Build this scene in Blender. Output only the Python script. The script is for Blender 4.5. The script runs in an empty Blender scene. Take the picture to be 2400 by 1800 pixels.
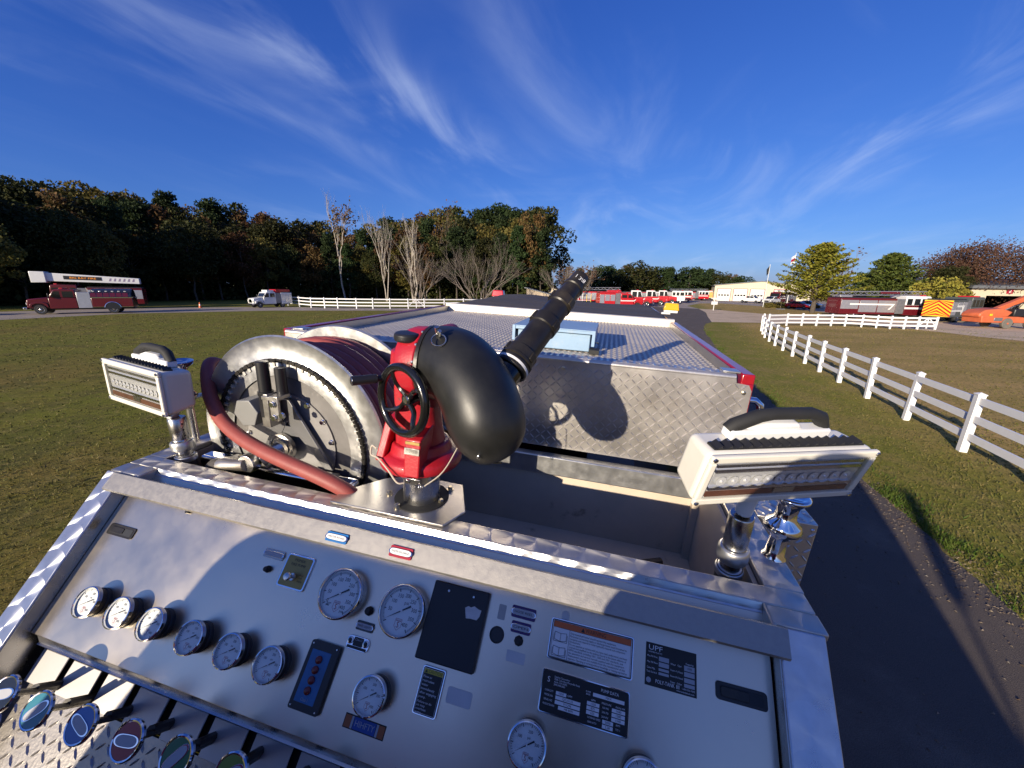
import bpy, math, random
from mathutils import Vector, Matrix, Quaternion
R = math.radians
rng = random.Random(7)
scene = bpy.context.scene
COL = scene.collection

# ------------------------------------------------------------------ camera, sky, sun, exposure
CAM_H = 3.3                                   # lens height above the drive
cam_d = bpy.data.cameras.new('camera')
cam = bpy.data.objects.new('camera', cam_d)
COL.objects.link(cam)
cam_d.sensor_fit = 'HORIZONTAL'; cam_d.sensor_width = 36.0
cam_d.lens = 36.0 * 890.0 / 2400.0            # 13 mm class ultra-wide
cam_d.clip_start = 0.02; cam_d.clip_end = 6000
WR = Matrix(((0.999888, -0.014998, 0.0), (0.003722, 0.248112, -0.968724), (0.014529, 0.968615, 0.24814)))   # camera axes in the world
cam.matrix_world = Matrix.Translation((0, 0, CAM_H)) @ WR.to_4x4()
scene.camera = cam

SKY_STRENGTH, EXPOSURE = 0.10, 0.5
SUN_EL, SUN_ROT = 14.0, 216.6                 # low autumn sun behind the left shoulder
world = bpy.data.worlds.new('World'); scene.world = world; world.use_nodes = True
nt = world.node_tree; nt.nodes.clear()
def wn(t, **k):
    n = nt.nodes.new(t)
    for a, b in k.items(): setattr(n, a, b)
    return n
out = wn('ShaderNodeOutputWorld'); bg = wn('ShaderNodeBackground')
sky = wn('ShaderNodeTexSky', sky_type='NISHITA', sun_disc=False, sun_elevation=R(SUN_EL), sun_rotation=R(SUN_ROT),
         altitude=200.0, air_density=1.0, dust_density=0.6, ozone_density=3.2)
# the camera's rendering of clear autumn air: deeper, bluer than the raw sky
ssep = wn('ShaderNodeSeparateColor'); scomb = wn('ShaderNodeCombineColor'); nt.links.new(sky.outputs[0], ssep.inputs[0])
# thin cirrus: streaks laid out on a flat layer high above the ground
tc = wn('ShaderNodeTexCoord'); sep = wn('ShaderNodeSeparateXYZ'); nt.links.new(tc.outputs['Generated'], sep.inputs[0])
def wm(op, a, b=None, clamp=False):
    n = wn('ShaderNodeMath', operation=op, use_clamp=clamp)
    for i, x in enumerate((a, b)):
        if x is None: continue
        if isinstance(x, (int, float)): n.inputs[i].default_value = x
        else: nt.links.new(x, n.inputs[i])
    return n.outputs[0]
zc = wm('MAXIMUM', sep.outputs[2], 0.02); zc = wm('ADD', zc, 0.10)
comb = wn('ShaderNodeCombineXYZ')
nt.links.new(wm('DIVIDE', sep.outputs[0], zc), comb.inputs[0]); nt.links.new(wm('DIVIDE', sep.outputs[1], zc), comb.inputs[1])
for _i, (_a, _g) in enumerate(((0.87, 1.175), (0.953, 1.0), (1.42, 0.715))):
    nt.links.new(wm('MULTIPLY', wm('POWER', wm('MULTIPLY', ssep.outputs[_i], 0.075), _g), _a / SKY_STRENGTH / 2 ** EXPOSURE), scomb.inputs[_i])
def streak(rot, sx, sy, scale, lo, hi, seed, detail=7, rough=0.62, dist=0.6):
    mq = wn('ShaderNodeMapping'); mq.inputs['Rotation'].default_value = (0, 0, R(rot)); nt.links.new(comb.outputs[0], mq.inputs[0])
    mp = wn('ShaderNodeMapping'); mp.inputs['Scale'].default_value = (sx, sy, 1); mp.inputs['Location'].default_value = (seed, seed * .7, 0)
    nt.links.new(mq.outputs[0], mp.inputs[0])
    nz = wn('ShaderNodeTexNoise'); nz.inputs['Scale'].default_value = scale; nz.inputs['Detail'].default_value = detail; nz.inputs['Roughness'].default_value = rough; nz.inputs['Distortion'].default_value = dist
    nt.links.new(mp.outputs[0], nz.inputs['Vector'])
    mr = wn('ShaderNodeMapRange', interpolation_type='SMOOTHSTEP'); mr.inputs[1].default_value = lo; mr.inputs[2].default_value = hi
    nt.links.new(nz.outputs[0], mr.inputs[0]); return mr.outputs[0]
band = streak(20, 0.8, 0.34, 0.85, 0.36, 0.60, 5.2, 3, 0.5, 0.8)       # where the cirrus lies
s1 = streak(20, 1.15, 0.42, 1.3, 0.42, 0.88, 6.3, 8, 0.56, 1.1)
s2 = streak(-35, 0.9, 0.6, 1.1, 0.46, 0.88, 9.2, 7, 0.56, 0.8)
cl = wm('MULTIPLY', wm('ADD', wm('MULTIPLY', s1, 1.0), wm('MULTIPLY', s2, 0.45)), wm('ADD', wm('MULTIPLY', band, 0.9), 0.10))
cl = wm('MULTIPLY', cl, 0.52, True)
mixc = wn('ShaderNodeMix', data_type='RGBA'); nt.links.new(cl, mixc.inputs['Factor'])
nt.links.new(scomb.outputs[0], mixc.inputs['A']); mixc.inputs['B'].default_value = (4.6, 5.4, 7.2, 1)
nt.links.new(mixc.outputs['Result'], bg.inputs['Color']); bg.inputs['Strength'].default_value = SKY_STRENGTH
nt.links.new(bg.outputs[0], out.inputs['Surface'])

sun_d = bpy.data.lights.new('sun', 'SUN'); sun_d.energy = 5.0; sun_d.angle = R(0.53); sun_d.color = (1.0, 0.87, 0.68)
sun = bpy.data.objects.new('sun', sun_d); COL.objects.link(sun)
_sd = Vector((math.sin(R(SUN_ROT)) * math.cos(R(SUN_EL)), math.cos(R(SUN_ROT)) * math.cos(R(SUN_EL)), math.sin(R(SUN_EL))))
sun.rotation_euler = _sd.to_track_quat('Z', 'Y').to_euler(); sun.location = (-60, -80, 60)
vs = scene.view_settings; vs.view_transform = 'Standard'; vs.look = 'None'; vs.gamma = 1.0; vs.exposure = EXPOSURE; vs.use_curve_mapping = False
cy = scene.cycles
cy.max_bounces = 5; cy.diffuse_bounces = 2; cy.glossy_bounces = 3; cy.transmission_bounces = 3; cy.transparent_max_bounces = 12
cy.caustics_reflective = False; cy.caustics_refractive = False; cy.sample_clamp_indirect = 6.0
cy.use_denoising = True

# ------------------------------------------------------------------ materials
def mat(name, col, rough=0.5, metal=0.0, var=0.12, scale=6.0, bump=0.0, bscale=40.0, coat=0.0, spec=0.5, rvar=0.0, trans=0.0, emit=None, aniso=None, detail=5.0, coord='Object', stretch=None, col2=None, c2=(0.5, 0.7), c2scale=2.0):
    m = bpy.data.materials.new(name); m.use_nodes = True
    n = m.node_tree.nodes; l = m.node_tree.links; b = n['Principled BSDF']
    b.inputs['Roughness'].default_value = rough; b.inputs['Metallic'].default_value = metal
    b.inputs['Specular IOR Level'].default_value = spec
    if coat: b.inputs['Coat Weight'].default_value = coat; b.inputs['Coat Roughness'].default_value = 0.06
    if trans: b.inputs['Transmission Weight'].default_value = trans
    t = n.new('ShaderNodeTexCoord'); vec = t.outputs[coord]
    if stretch:
        mp = n.new('ShaderNodeMapping'); mp.inputs['Scale'].default_value = stretch; l.new(vec, mp.inputs[0]); vec = mp.outputs[0]
    nz = n.new('ShaderNodeTexNoise'); nz.inputs['Scale'].default_value = scale; nz.inputs['Detail'].default_value = detail; nz.inputs['Roughness'].default_value = 0.6
    l.new(vec, nz.inputs['Vector'])
    rp = n.new('ShaderNodeMapRange'); rp.inputs[1].default_value = 0.25; rp.inputs[2].default_value = 0.75; rp.inputs[3].default_value = 1 - var; rp.inputs[4].default_value = 1 + var
    l.new(nz.outputs[0], rp.inputs[0])
    mx = n.new('ShaderNodeMix'); mx.data_type = 'RGBA'; mx.blend_type = 'MULTIPLY'; mx.inputs['Factor'].default_value = 1
    mx.inputs['A'].default_value = (*col, 1); l.new(rp.outputs[0], mx.inputs['B'])
    if col2:
        z2 = n.new('ShaderNodeTexNoise'); z2.inputs['Scale'].default_value = c2scale; z2.inputs['Detail'].default_value = 6; z2.inputs['Roughness'].default_value = 0.65; l.new(vec, z2.inputs['Vector'])
        r2 = n.new('ShaderNodeMapRange'); r2.interpolation_type = 'SMOOTHSTEP'; r2.inputs[1].default_value = c2[0]; r2.inputs[2].default_value = c2[1]; l.new(z2.outputs[0], r2.inputs[0])
        m2 = n.new('ShaderNodeMix'); m2.data_type = 'RGBA'; m2.inputs['A'].default_value = (*col, 1); m2.inputs['B'].default_value = (*col2, 1); l.new(r2.outputs[0], m2.inputs['Factor'])
        l.new(m2.outputs['Result'], mx.inputs['A'])
    l.new(mx.outputs['Result'], b.inputs['Base Color'])
    if rvar:
        rr = n.new('ShaderNodeMapRange'); rr.inputs[1].default_value = 0.3; rr.inputs[2].default_value = 0.7; rr.inputs[3].default_value = max(0.02, rough - rvar); rr.inputs[4].default_value = min(1, rough + rvar)
        l.new(nz.outputs[0], rr.inputs[0]); l.new(rr.outputs[0], b.inputs['Roughness'])
    if bump:
        z = n.new('ShaderNodeTexNoise'); z.inputs['Scale'].default_value = bscale; z.inputs['Detail'].default_value = 4; l.new(vec, z.inputs['Vector'])
        bp = n.new('ShaderNodeBump'); bp.inputs['Strength'].default_value = bump; bp.inputs['Distance'].default_value = 0.02; l.new(z.outputs[0], bp.inputs['Height']); l.new(bp.outputs[0], b.inputs['Normal'])
    if aniso:
        b.inputs['Anisotropic'].default_value = aniso[0]; vt = n.new('ShaderNodeVectorTransform'); vt.vector_type = 'VECTOR'; vt.convert_from = 'OBJECT'; vt.convert_to = 'WORLD'; vt.inputs[0].default_value = aniso[1]; l.new(vt.outputs[0], b.inputs['Tangent'])
    if emit: b.inputs['Emission Color'].default_value = (*emit[:3], 1); b.inputs['Emission Strength'].default_value = emit[3]
    return m
def glass(name, tint=(1, 1, 1), rough=0.02, refl=1.0):
    m = bpy.data.materials.new(name); m.use_nodes = True
    n = m.node_tree.nodes; l = m.node_tree.links; n.clear()
    o = n.new('ShaderNodeOutputMaterial'); t = n.new('ShaderNodeBsdfTransparent'); t.inputs[0].default_value = (*tint, 1)
    g = n.new('ShaderNodeBsdfGlossy'); g.inputs['Roughness'].default_value = rough
    lw = n.new('ShaderNodeLayerWeight'); lw.inputs[0].default_value = 0.5
    pw = n.new('ShaderNodeMath'); pw.operation = 'POWER'; pw.inputs[1].default_value = 4.0; l.new(lw.outputs['Facing'], pw.inputs[0])
    mu = n.new('ShaderNodeMath'); mu.operation = 'MULTIPLY_ADD'; mu.inputs[1].default_value = 0.85 * refl; mu.inputs[2].default_value = 0.04 * refl; l.new(pw.outputs[0], mu.inputs[0])
    mx = n.new('ShaderNodeMixShader'); l.new(mu.outputs[0], mx.inputs[0]); l.new(t.outputs[0], mx.inputs[1]); l.new(g.outputs[0], mx.inputs[2]); l.new(mx.outputs[0], o.inputs[0])
    return m
def swirl(name, col, rough, ax, r, pitch, row, phase=0.0):
    """engine-turned aluminium: overlapping round brush marks; ax picks the two object axes (unit vectors) of the sheet"""
    m = bpy.data.materials.new(name); m.use_nodes = True
    n = m.node_tree.nodes; l = m.node_tree.links; b = n['Principled BSDF']
    def mt(op, a, c=None):
        k = n.new('ShaderNodeMath'); k.operation = op
        for i, x in enumerate((a, c)):
            if x is None: continue
            if isinstance(x, (int, float)): k.inputs[i].default_value = x
            else: l.new(x, k.inputs[i])
        return k.outputs[0]
    def dot(v, w):
        k = n.new('ShaderNodeVectorMath'); k.operation = 'DOT_PRODUCT'; l.new(v, k.inputs[0]); k.inputs[1].default_value = w; return k.outputs['Value']
    def scl(v, s):
        k = n.new('ShaderNodeVectorMath'); k.operation = 'SCALE'; k.inputs[0].default_value = v; l.new(s, k.inputs['Scale']); return k.outputs[0]
    tcn = n.new('ShaderNodeTexCoord'); o = tcn.outputs['Object']
    s = dot(o, ax[0]); t = dot(o, ax[1]); s = mt('ADD', s, phase + 20.0)
    si = mt('FLOOR', mt('DIVIDE', s, row)); s = mt('SUBTRACT', s, mt('MULTIPLY', mt('ADD', si, 0.5), row))
    t = mt('ADD', mt('ADD', t, 20.0), mt('MULTIPLY', si, pitch * 0.37))
    half = mt('SQRT', mt('MAXIMUM', mt('SUBTRACT', r * r, mt('MULTIPLY', s, s)), 0.0))
    k = mt('FLOOR', mt('DIVIDE', mt('ADD', t, half), pitch))
    dt = mt('SUBTRACT', t, mt('MULTIPLY', k, pitch))
    va = n.new('ShaderNodeVectorMath'); va.operation = 'ADD'
    l.new(scl(ax[0], mt('MULTIPLY', dt, -1.0)), va.inputs[0]); l.new(scl(ax[1], s), va.inputs[1])
    vt = n.new('ShaderNodeVectorTransform'); vt.vector_type = 'VECTOR'; vt.convert_from = 'OBJECT'; vt.convert_to = 'WORLD'; l.new(va.outputs[0], vt.inputs[0])
    l.new(vt.outputs[0], b.inputs['Tangent'])
    nz = n.new('ShaderNodeTexNoise'); nz.inputs['Scale'].default_value = 25; nz.inputs['Detail'].default_value = 6; l.new(o, nz.inputs['Vector'])
    kr = mt('FRACT', mt('MULTIPLY', k, 0.618))
    cr = n.new('ShaderNodeMapRange'); cr.inputs[1].default_value = 0.3; cr.inputs[2].default_value = 0.7; cr.inputs[3].default_value = 0.9; cr.inputs[4].default_value = 1.08; l.new(nz.outputs[0], cr.inputs[0])
    mx = n.new('ShaderNodeMix'); mx.data_type = 'RGBA'; mx.blend_type = 'MULTIPLY'; mx.inputs['Factor'].default_value = 1; mx.inputs['A'].default_value = (*col, 1)
    l.new(mt('MULTIPLY', cr.outputs[0], mt('ADD', mt('MULTIPLY', kr, 0.10), 0.93)), mx.inputs['B']); l.new(mx.outputs['Result'], b.inputs['Base Color'])
    b.inputs['Metallic'].default_value = 0.82; b.inputs['Anisotropic'].default_value = 0.85
    l.new(mt('ADD', mt('MULTIPLY', nz.outputs[0], 0.16), rough - 0.08), b.inputs['Roughness'])
    return m
def foliage(name, cols, trans=0.25):
    """leaf material: each leaf takes one of a few colours by its random island value, each tree shifts a little"""
    m = bpy.data.materials.new(name); m.use_nodes = True
    n = m.node_tree.nodes; l = m.node_tree.links; b = n['Principled BSDF']
    g = n.new('ShaderNodeNewGeometry'); r = n.new('ShaderNodeValToRGB'); r.color_ramp.interpolation = 'LINEAR'
    e = r.color_ramp.elements
    while len(e) < len(cols): e.new(0.5)
    for i, c in enumerate(cols): e[i].position = i / max(1, len(cols) - 1); e[i].color = (*c, 1)
    l.new(g.outputs['Random Per Island'], r.inputs[0])
    oi = n.new('ShaderNodeObjectInfo'); hs = n.new('ShaderNodeHueSaturation')
    mr = n.new('ShaderNodeMapRange'); mr.inputs[3].default_value = 0.7; mr.inputs[4].default_value = 1.3; l.new(oi.outputs['Random'], mr.inputs[0]); l.new(mr.outputs[0], hs.inputs['Value'])
    mh = n.new('ShaderNodeMapRange'); mh.inputs[3].default_value = 0.485; mh.inputs[4].default_value = 0.515; l.new(oi.outputs['Random'], mh.inputs[0]); l.new(mh.outputs[0], hs.inputs['Hue'])
    l.new(r.outputs[0], hs.inputs['Color']); l.new(hs.outputs[0], b.inputs['Base Color'])
    b.inputs['Roughness'].default_value = 0.7; b.inputs['Specular IOR Level'].default_value = 0.2
    o = n['Material Output']; tr = n.new('ShaderNodeBsdfTranslucent'); l.new(hs.outputs[0], tr.inputs[0])
    mx = n.new('ShaderNodeMixShader'); mx.inputs[0].default_value = trans; l.new(b.outputs[0], mx.inputs[1]); l.new(tr.outputs[0], mx.inputs[2]); l.new(mx.outputs[0], o.inputs[0])
    return m

S2 = math.sqrt(0.5)
AXD = (Vector((1, 0, 0)), Vector((0, 1, 0))); AXP = (Vector((1, 0, 0)), Vector((0, -S2, -S2)))
M = dict(
    deck=swirl('swirled_aluminium_deck', (0.62, 0.58, 0.52), 0.40, (Vector((0, 1, 0)), Vector((1, 0, 0))), 0.07, 0.075, 0.10, 0.03),
    frame=swirl('swirled_aluminium_frame', (0.66, 0.66, 0.67), 0.30, AXP, 0.062, 0.088, 0.09, -0.028),
    chan=swirl('swirled_aluminium_channel', (0.62, 0.62, 0.64), 0.30, (Vector((0, -S2, -S2)), Vector((1, 0, 0))), 0.060, 0.082, 0.09, 0.02),
    steel=mat('brushed_steel_panel', (0.71, 0.62, 0.49), 0.31, 1.0, 0.05, 5, 0.012, 300, rvar=0.05, detail=9.0, aniso=(0.55, (0, 0.7071, 0.7071))),
    hood=mat('dull_aluminium_hood', (0.37, 0.35, 0.325), 0.48, 0.75, 0.08, 60, 0.05, 300, rvar=0.05),
    alu=mat('worn_aluminium', (0.46, 0.44, 0.41), 0.36, 0.95, 0.12, 9, 0.03, 90, rvar=0.1),
    tread=mat('tread_plate_aluminium', (0.63, 0.595, 0.555), 0.36, 0.84, 0.10, 9, 0.04, 160, rvar=0.05, col2=(0.50, 0.45, 0.39), c2=(0.48, 0.85), c2scale=7),
    kick=mat('dimmed_kick_plate', (0.26, 0.24, 0.22), 0.34, 0.9, 0.12, 9, 0.05, 120),  # tread plate sheet, darkened so the colour carries the dim light there
    treadbed=mat('tread_plate_weathered', (0.50, 0.455, 0.40), 0.45, 0.45, 0.12, 5, 0.06, 90, rvar=0.1),
    galv=mat('galvanised_flange', (0.60, 0.60, 0.59), 0.36, 0.88, 0.12, 22, 0.02, 60, rvar=0.06, detail=8.0),
    chrome=mat('chrome', (0.80, 0.80, 0.82), 0.07, 1.0, 0.02),
    satin=mat('satin_stainless', (0.58, 0.57, 0.55), 0.27, 1.0, 0.08, 14, rvar=0.06),
    cream=mat('cream_powder_coat', (0.74, 0.71, 0.62), 0.38, 0, 0.05, 8, 0.02, 200),
    creamrail=mat('cream_aluminium_rail', (0.78, 0.72, 0.62), 0.4, 0.2, 0.06, 8),
    red=mat('red_fire_paint', (0.30, 0.006, 0.014), 0.30, 0, 0.08, 6, coat=0.6),
    gunred=mat('red_cast_paint', (0.40, 0.010, 0.020), 0.44, 0, 0.14, 9, 0.08, 150, coat=0.2, rvar=0.08, col2=(0.16, 0.03, 0.03), c2=(0.64, 0.70), c2scale=26),
    black=mat('black_gloss_paint', (0.008, 0.008, 0.008), 0.20, 0, 0.1, 9, 0.05, 40, coat=0.4),
    blacksatin=mat('black_textured_casting', (0.013, 0.013, 0.012), 0.42, 0, 0.3, 14, 0.05, 420, rvar=0.06),
    blackplastic=mat('black_plastic', (0.016, 0.016, 0.018), 0.42, 0, 0.1, 12),
    doorblk=mat('black_panel_door', (0.010, 0.012, 0.016), 0.5, 0, 0.1, 6),
    nozzle=mat('worn_black_nozzle', (0.016, 0.014, 0.012), 0.38, 0.1, 0.4, 9, 0.04, 80, rvar=0.1, col2=(0.045, 0.036, 0.024), c2=(0.45, 0.75), c2scale=7),
    rubber=mat('black_rubber', (0.018, 0.018, 0.018), 0.7, 0, 0.2, 12),
    hose=mat('red_rubber_hose', (0.30, 0.066, 0.055), 0.55, 0, 0.12, 22, 0.06, 150),
    brass=mat('brass_plate', (0.30, 0.21, 0.075), 0.38, 0.8, 0.1, 20),
    bolt=mat('zinc_bolt', (0.62, 0.55, 0.40), 0.3, 1.0, 0.1, 30),
    white=mat('white_paint', (0.78, 0.78, 0.77), 0.45, 0, 0.04, 4),
    vinylfence=mat('white_vinyl', (0.80, 0.80, 0.80), 0.4, 0, 0.05, 5),
    lime=mat('sunlit_lever_plate', (0.50, 0.48, 0.46), 0.45, 0.3, 0.05, 9),  # bare metal plate, its sunlit brightness put into the colour
    print_white=mat('white_print', (0.75, 0.75, 0.75), 0.5, 0, 0.02),
    print_black=mat('black_print', (0.012, 0.012, 0.012), 0.5, 0, 0.02),
    print_red=mat('red_print', (0.34, 0.02, 0.03), 0.5, 0, 0.02),
    print_grey=mat('grey_print', (0.38, 0.39, 0.42), 0.5, 0, 0.02),
    dial=mat('pale_dial', (0.76, 0.77, 0.74), 0.5, 0, 0.03, 20),
    blue=mat('blue_enamel', (0.01, 0.14, 0.42), 0.35, 0, 0.05),
    teal=mat('teal_enamel', (0.01, 0.17, 0.24), 0.35, 0, 0.05),
    green=mat('green_enamel', (0.005, 0.13, 0.05), 0.35, 0, 0.05),
    olive=mat('yellow_green_enamel', (0.16, 0.22, 0.03), 0.35, 0, 0.05),
    crimson=mat('crimson_enamel', (0.33, 0.01, 0.03), 0.35, 0, 0.05),
    purple=mat('purple_enamel', (0.05, 0.01, 0.12), 0.35, 0, 0.05),
    orange=mat('orange_print', (0.62, 0.13, 0.03), 0.5, 0, 0.05),
    amberp=mat('yellow_print', (0.50, 0.40, 0.04), 0.5, 0, 0.05),
    bluebox=mat('pale_blue_box_paint', (0.27, 0.40, 0.55), 0.42, 0, 0.10, 5, 0.03, 60, col2=(0.40, 0.46, 0.50), c2=(0.55, 0.75), c2scale=4),
    tarp=mat('black_vinyl_tarp', (0.066, 0.056, 0.050), 0.8, 0, 0.35, 2.2, 0.35, 9, stretch=(0.35, 2.2, 1)),
    pitwall=mat('stained_cream_steel', (0.62, 0.52, 0.41), 0.55, 0.1, 0.10, 5, 0.03, 40, col2=(0.16, 0.11, 0.07), c2=(0.62, 0.78), c2scale=4.5),
    dark=mat('dark_pit_metal', (0.09, 0.08, 0.07), 0.5, 0.4, 0.3, 6),
    ledo=mat('led_optic_plastic', (0.88, 0.89, 0.90), 0.12, 0.3, 0.05, 20),
    led=mat('led_reflector', (0.80, 0.81, 0.82), 0.22, 0.45, 0.05, 20),
    rust=mat('rusty_strip', (0.16, 0.06, 0.035), 0.5, 0.3, 0.3, 20),
    lens=glass('lens_glass'), dialglass=glass('dial_glass', (0.97, 0.98, 0.98), 0.03, 1.0),
    label=mat('pale_grey_label', (0.56, 0.55, 0.54), 0.5, 0.2, 0.05, 20),
    paper=mat('torn_paper', (0.55, 0.54, 0.53), 0.8, 0, 0.15, 30, 0.2, 60),
    amber=mat('amber_beacon_lens', (0.98, 0.56, 0.005), 0.10, 0, 0.05, 8, trans=0.30, coat=0.8),
    redlens=mat('red_beacon_lens', (0.85, 0.01, 0.03), 0.08, 0, 0.05, 8, trans=0.4, coat=0.6),
)
# ------------------------------------------------------------------ geometry helpers
BASE = {}                                     # where a thing's own origin lies in its builder's coordinates
class MB:
    def __init__(s): s.v = []; s.f = []; s.mi = []; s.cur = 0; s.m = None
    def add(s, vs, fs):
        o = len(s.v)
        if s.m is not None: vs = [s.m @ Vector(p) for p in vs]
        s.v.extend(tuple(p) for p in vs); s.f.extend(tuple(i + o for i in f) for f in fs); s.mi.extend([s.cur] * len(fs)); return s
    def box(s, c, d, rot=None):
        x, y, z = d[0] / 2, d[1] / 2, d[2] / 2; c = Vector(c)
        p = [Vector(q) for q in ((-x, -y, -z), (x, -y, -z), (x, y, -z), (-x, y, -z), (-x, -y, z), (x, -y, z), (x, y, z), (-x, y, z))]
        if rot is not None: p = [rot @ q for q in p]
        return s.add([q + c for q in p], [(0, 3, 2, 1), (4, 5, 6, 7), (0, 1, 5, 4), (1, 2, 6, 5), (2, 3, 7, 6), (3, 0, 4, 7)])
    def bx(s, x0, x1, y0, y1, z0, z1): return s.box(((x0 + x1) / 2, (y0 + y1) / 2, (z0 + z1) / 2), (x1 - x0, y1 - y0, z1 - z0))
    def obox(s, o, X, Y, Z, d):                 # box on a local frame
        return s.box(o, d, Matrix((X, Y, Z)).transposed())
    def lathe(s, o, axis, prof, n=24, cap=True, a0=0.0, a1=2 * math.pi):
        o = Vector(o); k = Vector(axis).normalized(); u = k.orthogonal().normalized(); w = k.cross(u)
        full = abs(a1 - a0 - 2 * math.pi) < 1e-6; nn = n if full else n + 1
        vs = []
        for r, h in prof:
            for i in range(nn):
                a = a0 + (a1 - a0) * i / n; vs.append(o + k * h + (u * math.cos(a) + w * math.sin(a)) * r)
        fs = []
        for j in range(len(prof) - 1):
            for i in range(n):
                i2 = (i + 1) % nn if full else i + 1
                fs.append((j * nn + i, j * nn + i2, (j + 1) * nn + i2, (j + 1) * nn + i))
        if cap and full:
            if prof[0][0] > 1e-6: fs.append(tuple(range(nn - 1, -1, -1)))
            if prof[-1][0] > 1e-6: fs.append(tuple((len(prof) - 1) * nn + i for i in range(nn)))
        return s.add(vs, fs)
    def cyl(s, p0, p1, r0, r1=None, n=16, cap=True):
        p0 = Vector(p0); p1 = Vector(p1); d = p1 - p0
        return s.lathe(p0, d, [(r0, 0), (r0 if r1 is None else r1, d.length)], n, cap)
    def tube(s, pts, r, n=10, cap=True, flat=None):
        pts = [Vector(p) for p in pts]; rs = r if isinstance(r, (list, tuple)) else [r] * len(pts)
        vs = []; u = None
        for i, p in enumerate(pts):
            t = ((pts[min(i + 1, len(pts) - 1)] - pts[max(i - 1, 0)])).normalized()
            u = t.orthogonal().normalized() if u is None else (u - t * u.dot(t)).normalized()
            w = t.cross(u)
            for k in range(n):
                a = 2 * math.pi * k / n; vs.append(p + (u * math.cos(a) + w * math.sin(a)) * rs[i])
        fs = [(j * n + i, j * n + (i + 1) % n, (j + 1) * n + (i + 1) % n, (j + 1) * n + i) for j in range(len(pts) - 1) for i in range(n)]
        if cap: fs.append(tuple(range(n - 1, -1, -1))); fs.append(tuple((len(pts) - 1) * n + i for i in range(n)))
        return s.add(vs, fs)
    def prism(s, pts, vec):
        pts = [Vector(p) for p in pts]; n = len(pts); vec = Vector(vec)
        return s.add(pts + [p + vec for p in pts], [tuple(range(n - 1, -1, -1)), tuple(range(n, 2 * n))] + [(i, (i + 1) % n, n + (i + 1) % n, n + i) for i in range(n)])
    def poly(s, pts): return s.add([Vector(p) for p in pts], [tuple(range(len(pts)))])
    def build(s, name, mats, parent=None, smooth=40, bevel=0.0, seg=2, label=None, kind=None):
        me = bpy.data.meshes.new(name); off = BASE.get(parent.name, Vector()) if parent else Vector()
        me.from_pydata([(p[0] - off[0], p[1] - off[1], p[2] - off[2]) for p in s.v], [], s.f)
        mats = mats if isinstance(mats, (list, tuple)) else [mats]
        for m in mats: me.materials.append(m)
        if any(s.mi): me.polygons.foreach_set('material_index', s.mi)
        if smooth:
            me.polygons.foreach_set('use_smooth', [True] * len(me.polygons)); me.set_sharp_from_angle(angle=R(smooth))
        me.update()
        o = bpy.data.objects.new(name, me); COL.objects.link(o)
        if parent: o.parent = parent; BASE[o.name] = off
        if bevel:
            b = o.modifiers.new('bevel', 'BEVEL'); b.width = bevel; b.segments = seg; b.limit_method = 'ANGLE'; b.angle_limit = R(35); b.harden_normals = False
        if label: o['label'] = label
        if kind: o['kind'] = kind
        return o
TM = Matrix(((0.968351,0.246926,0.036372),(-0.245974,0.96885,-0.028745),(-0.042337,0.018889,0.998925))).to_4x4(); TM.translation = Vector((0, 0, CAM_H)) - TM.to_3x3() @ Vector((0.585, 0, 3.3))   # the engine stands on the crowned edge of the drive, leaning a little
def thing(name, label, cat, base=(0, 0, 0), frame=None, group=None):
    o = bpy.data.objects.new(name, None); COL.objects.link(o); o.empty_display_size = 0.2
    o['label'] = label; o['category'] = cat
    if group: o['group'] = group
    base = Vector(base); BASE[o.name] = base
    o.matrix_world = (frame if frame is not None else Matrix.Identity(4)) @ Matrix.Translation(base)
    return o
def tag(o, label, cat, group=None):
    o['label'] = label; o['category'] = cat
    if group: o['group'] = group
    return o
_tcache = {}
def text_mesh(s):
    if s not in _tcache:
        c = bpy.data.curves.new('lettering', 'FONT'); c.body = s; c.align_x = 'CENTER'; c.align_y = 'CENTER'; c.size = 1.0; c.resolution_u = 2
        t = bpy.data.objects.new('lettering', c); COL.objects.link(t)
        dg = bpy.context.evaluated_depsgraph_get(); me = bpy.data.meshes.new_from_object(t.evaluated_get(dg))
        _tcache[s] = ([v.co.copy() for v in me.vertices], [tuple(p.vertices) for p in me.polygons])
        bpy.data.objects.remove(t); bpy.data.curves.remove(c); bpy.data.meshes.remove(me)
    return _tcache[s]
def letter(mb, s, o, X, Y, size, wide=1.0, width=None):
    """flat lettering centred at o, running along X with Y up; width forces the overall width"""
    vs, fs = text_mesh(s); o = Vector(o); X = Vector(X); Y = Vector(Y)
    if width:
        w = max(v.x for v in vs) - min(v.x for v in vs); wide = width / (w * size)
    mb.add([o + X * (v.x * size * wide) + Y * (v.y * size) for v in vs], fs)
def copy_tree(o, parent=None):
    c = o.copy(); COL.objects.link(c); c.parent = parent
    for ch in o.children: copy_tree(ch, c)
    return c
# ------------------------------------------------------------------ the fire engine we stand on (seen from the pump panel towards its tail)
DZ = 2.487
def PP(s, t, h=0.0): return Vector((s, 0.911 - S2 * t - S2 * h, DZ - S2 * t + S2 * h))
PX, PU, PN = Vector((1, 0, 0)), Vector((0, S2, S2)), Vector((0, -S2, S2))
eng = thing('fire_engine', 'fire engine in the foreground with swirled aluminium pump panel and red side rails', 'fire engine', (0, 2.5, 0), TM)
H0 = -0.05
def pbox(mb, s0, s1, t0, t1, h0, h1): mb.obox(PP((s0 + s1) / 2, (t0 + t1) / 2, (h0 + h1) / 2), PX, PU, PN, (s1 - s0, t1 - t0, h1 - h0))

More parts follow.
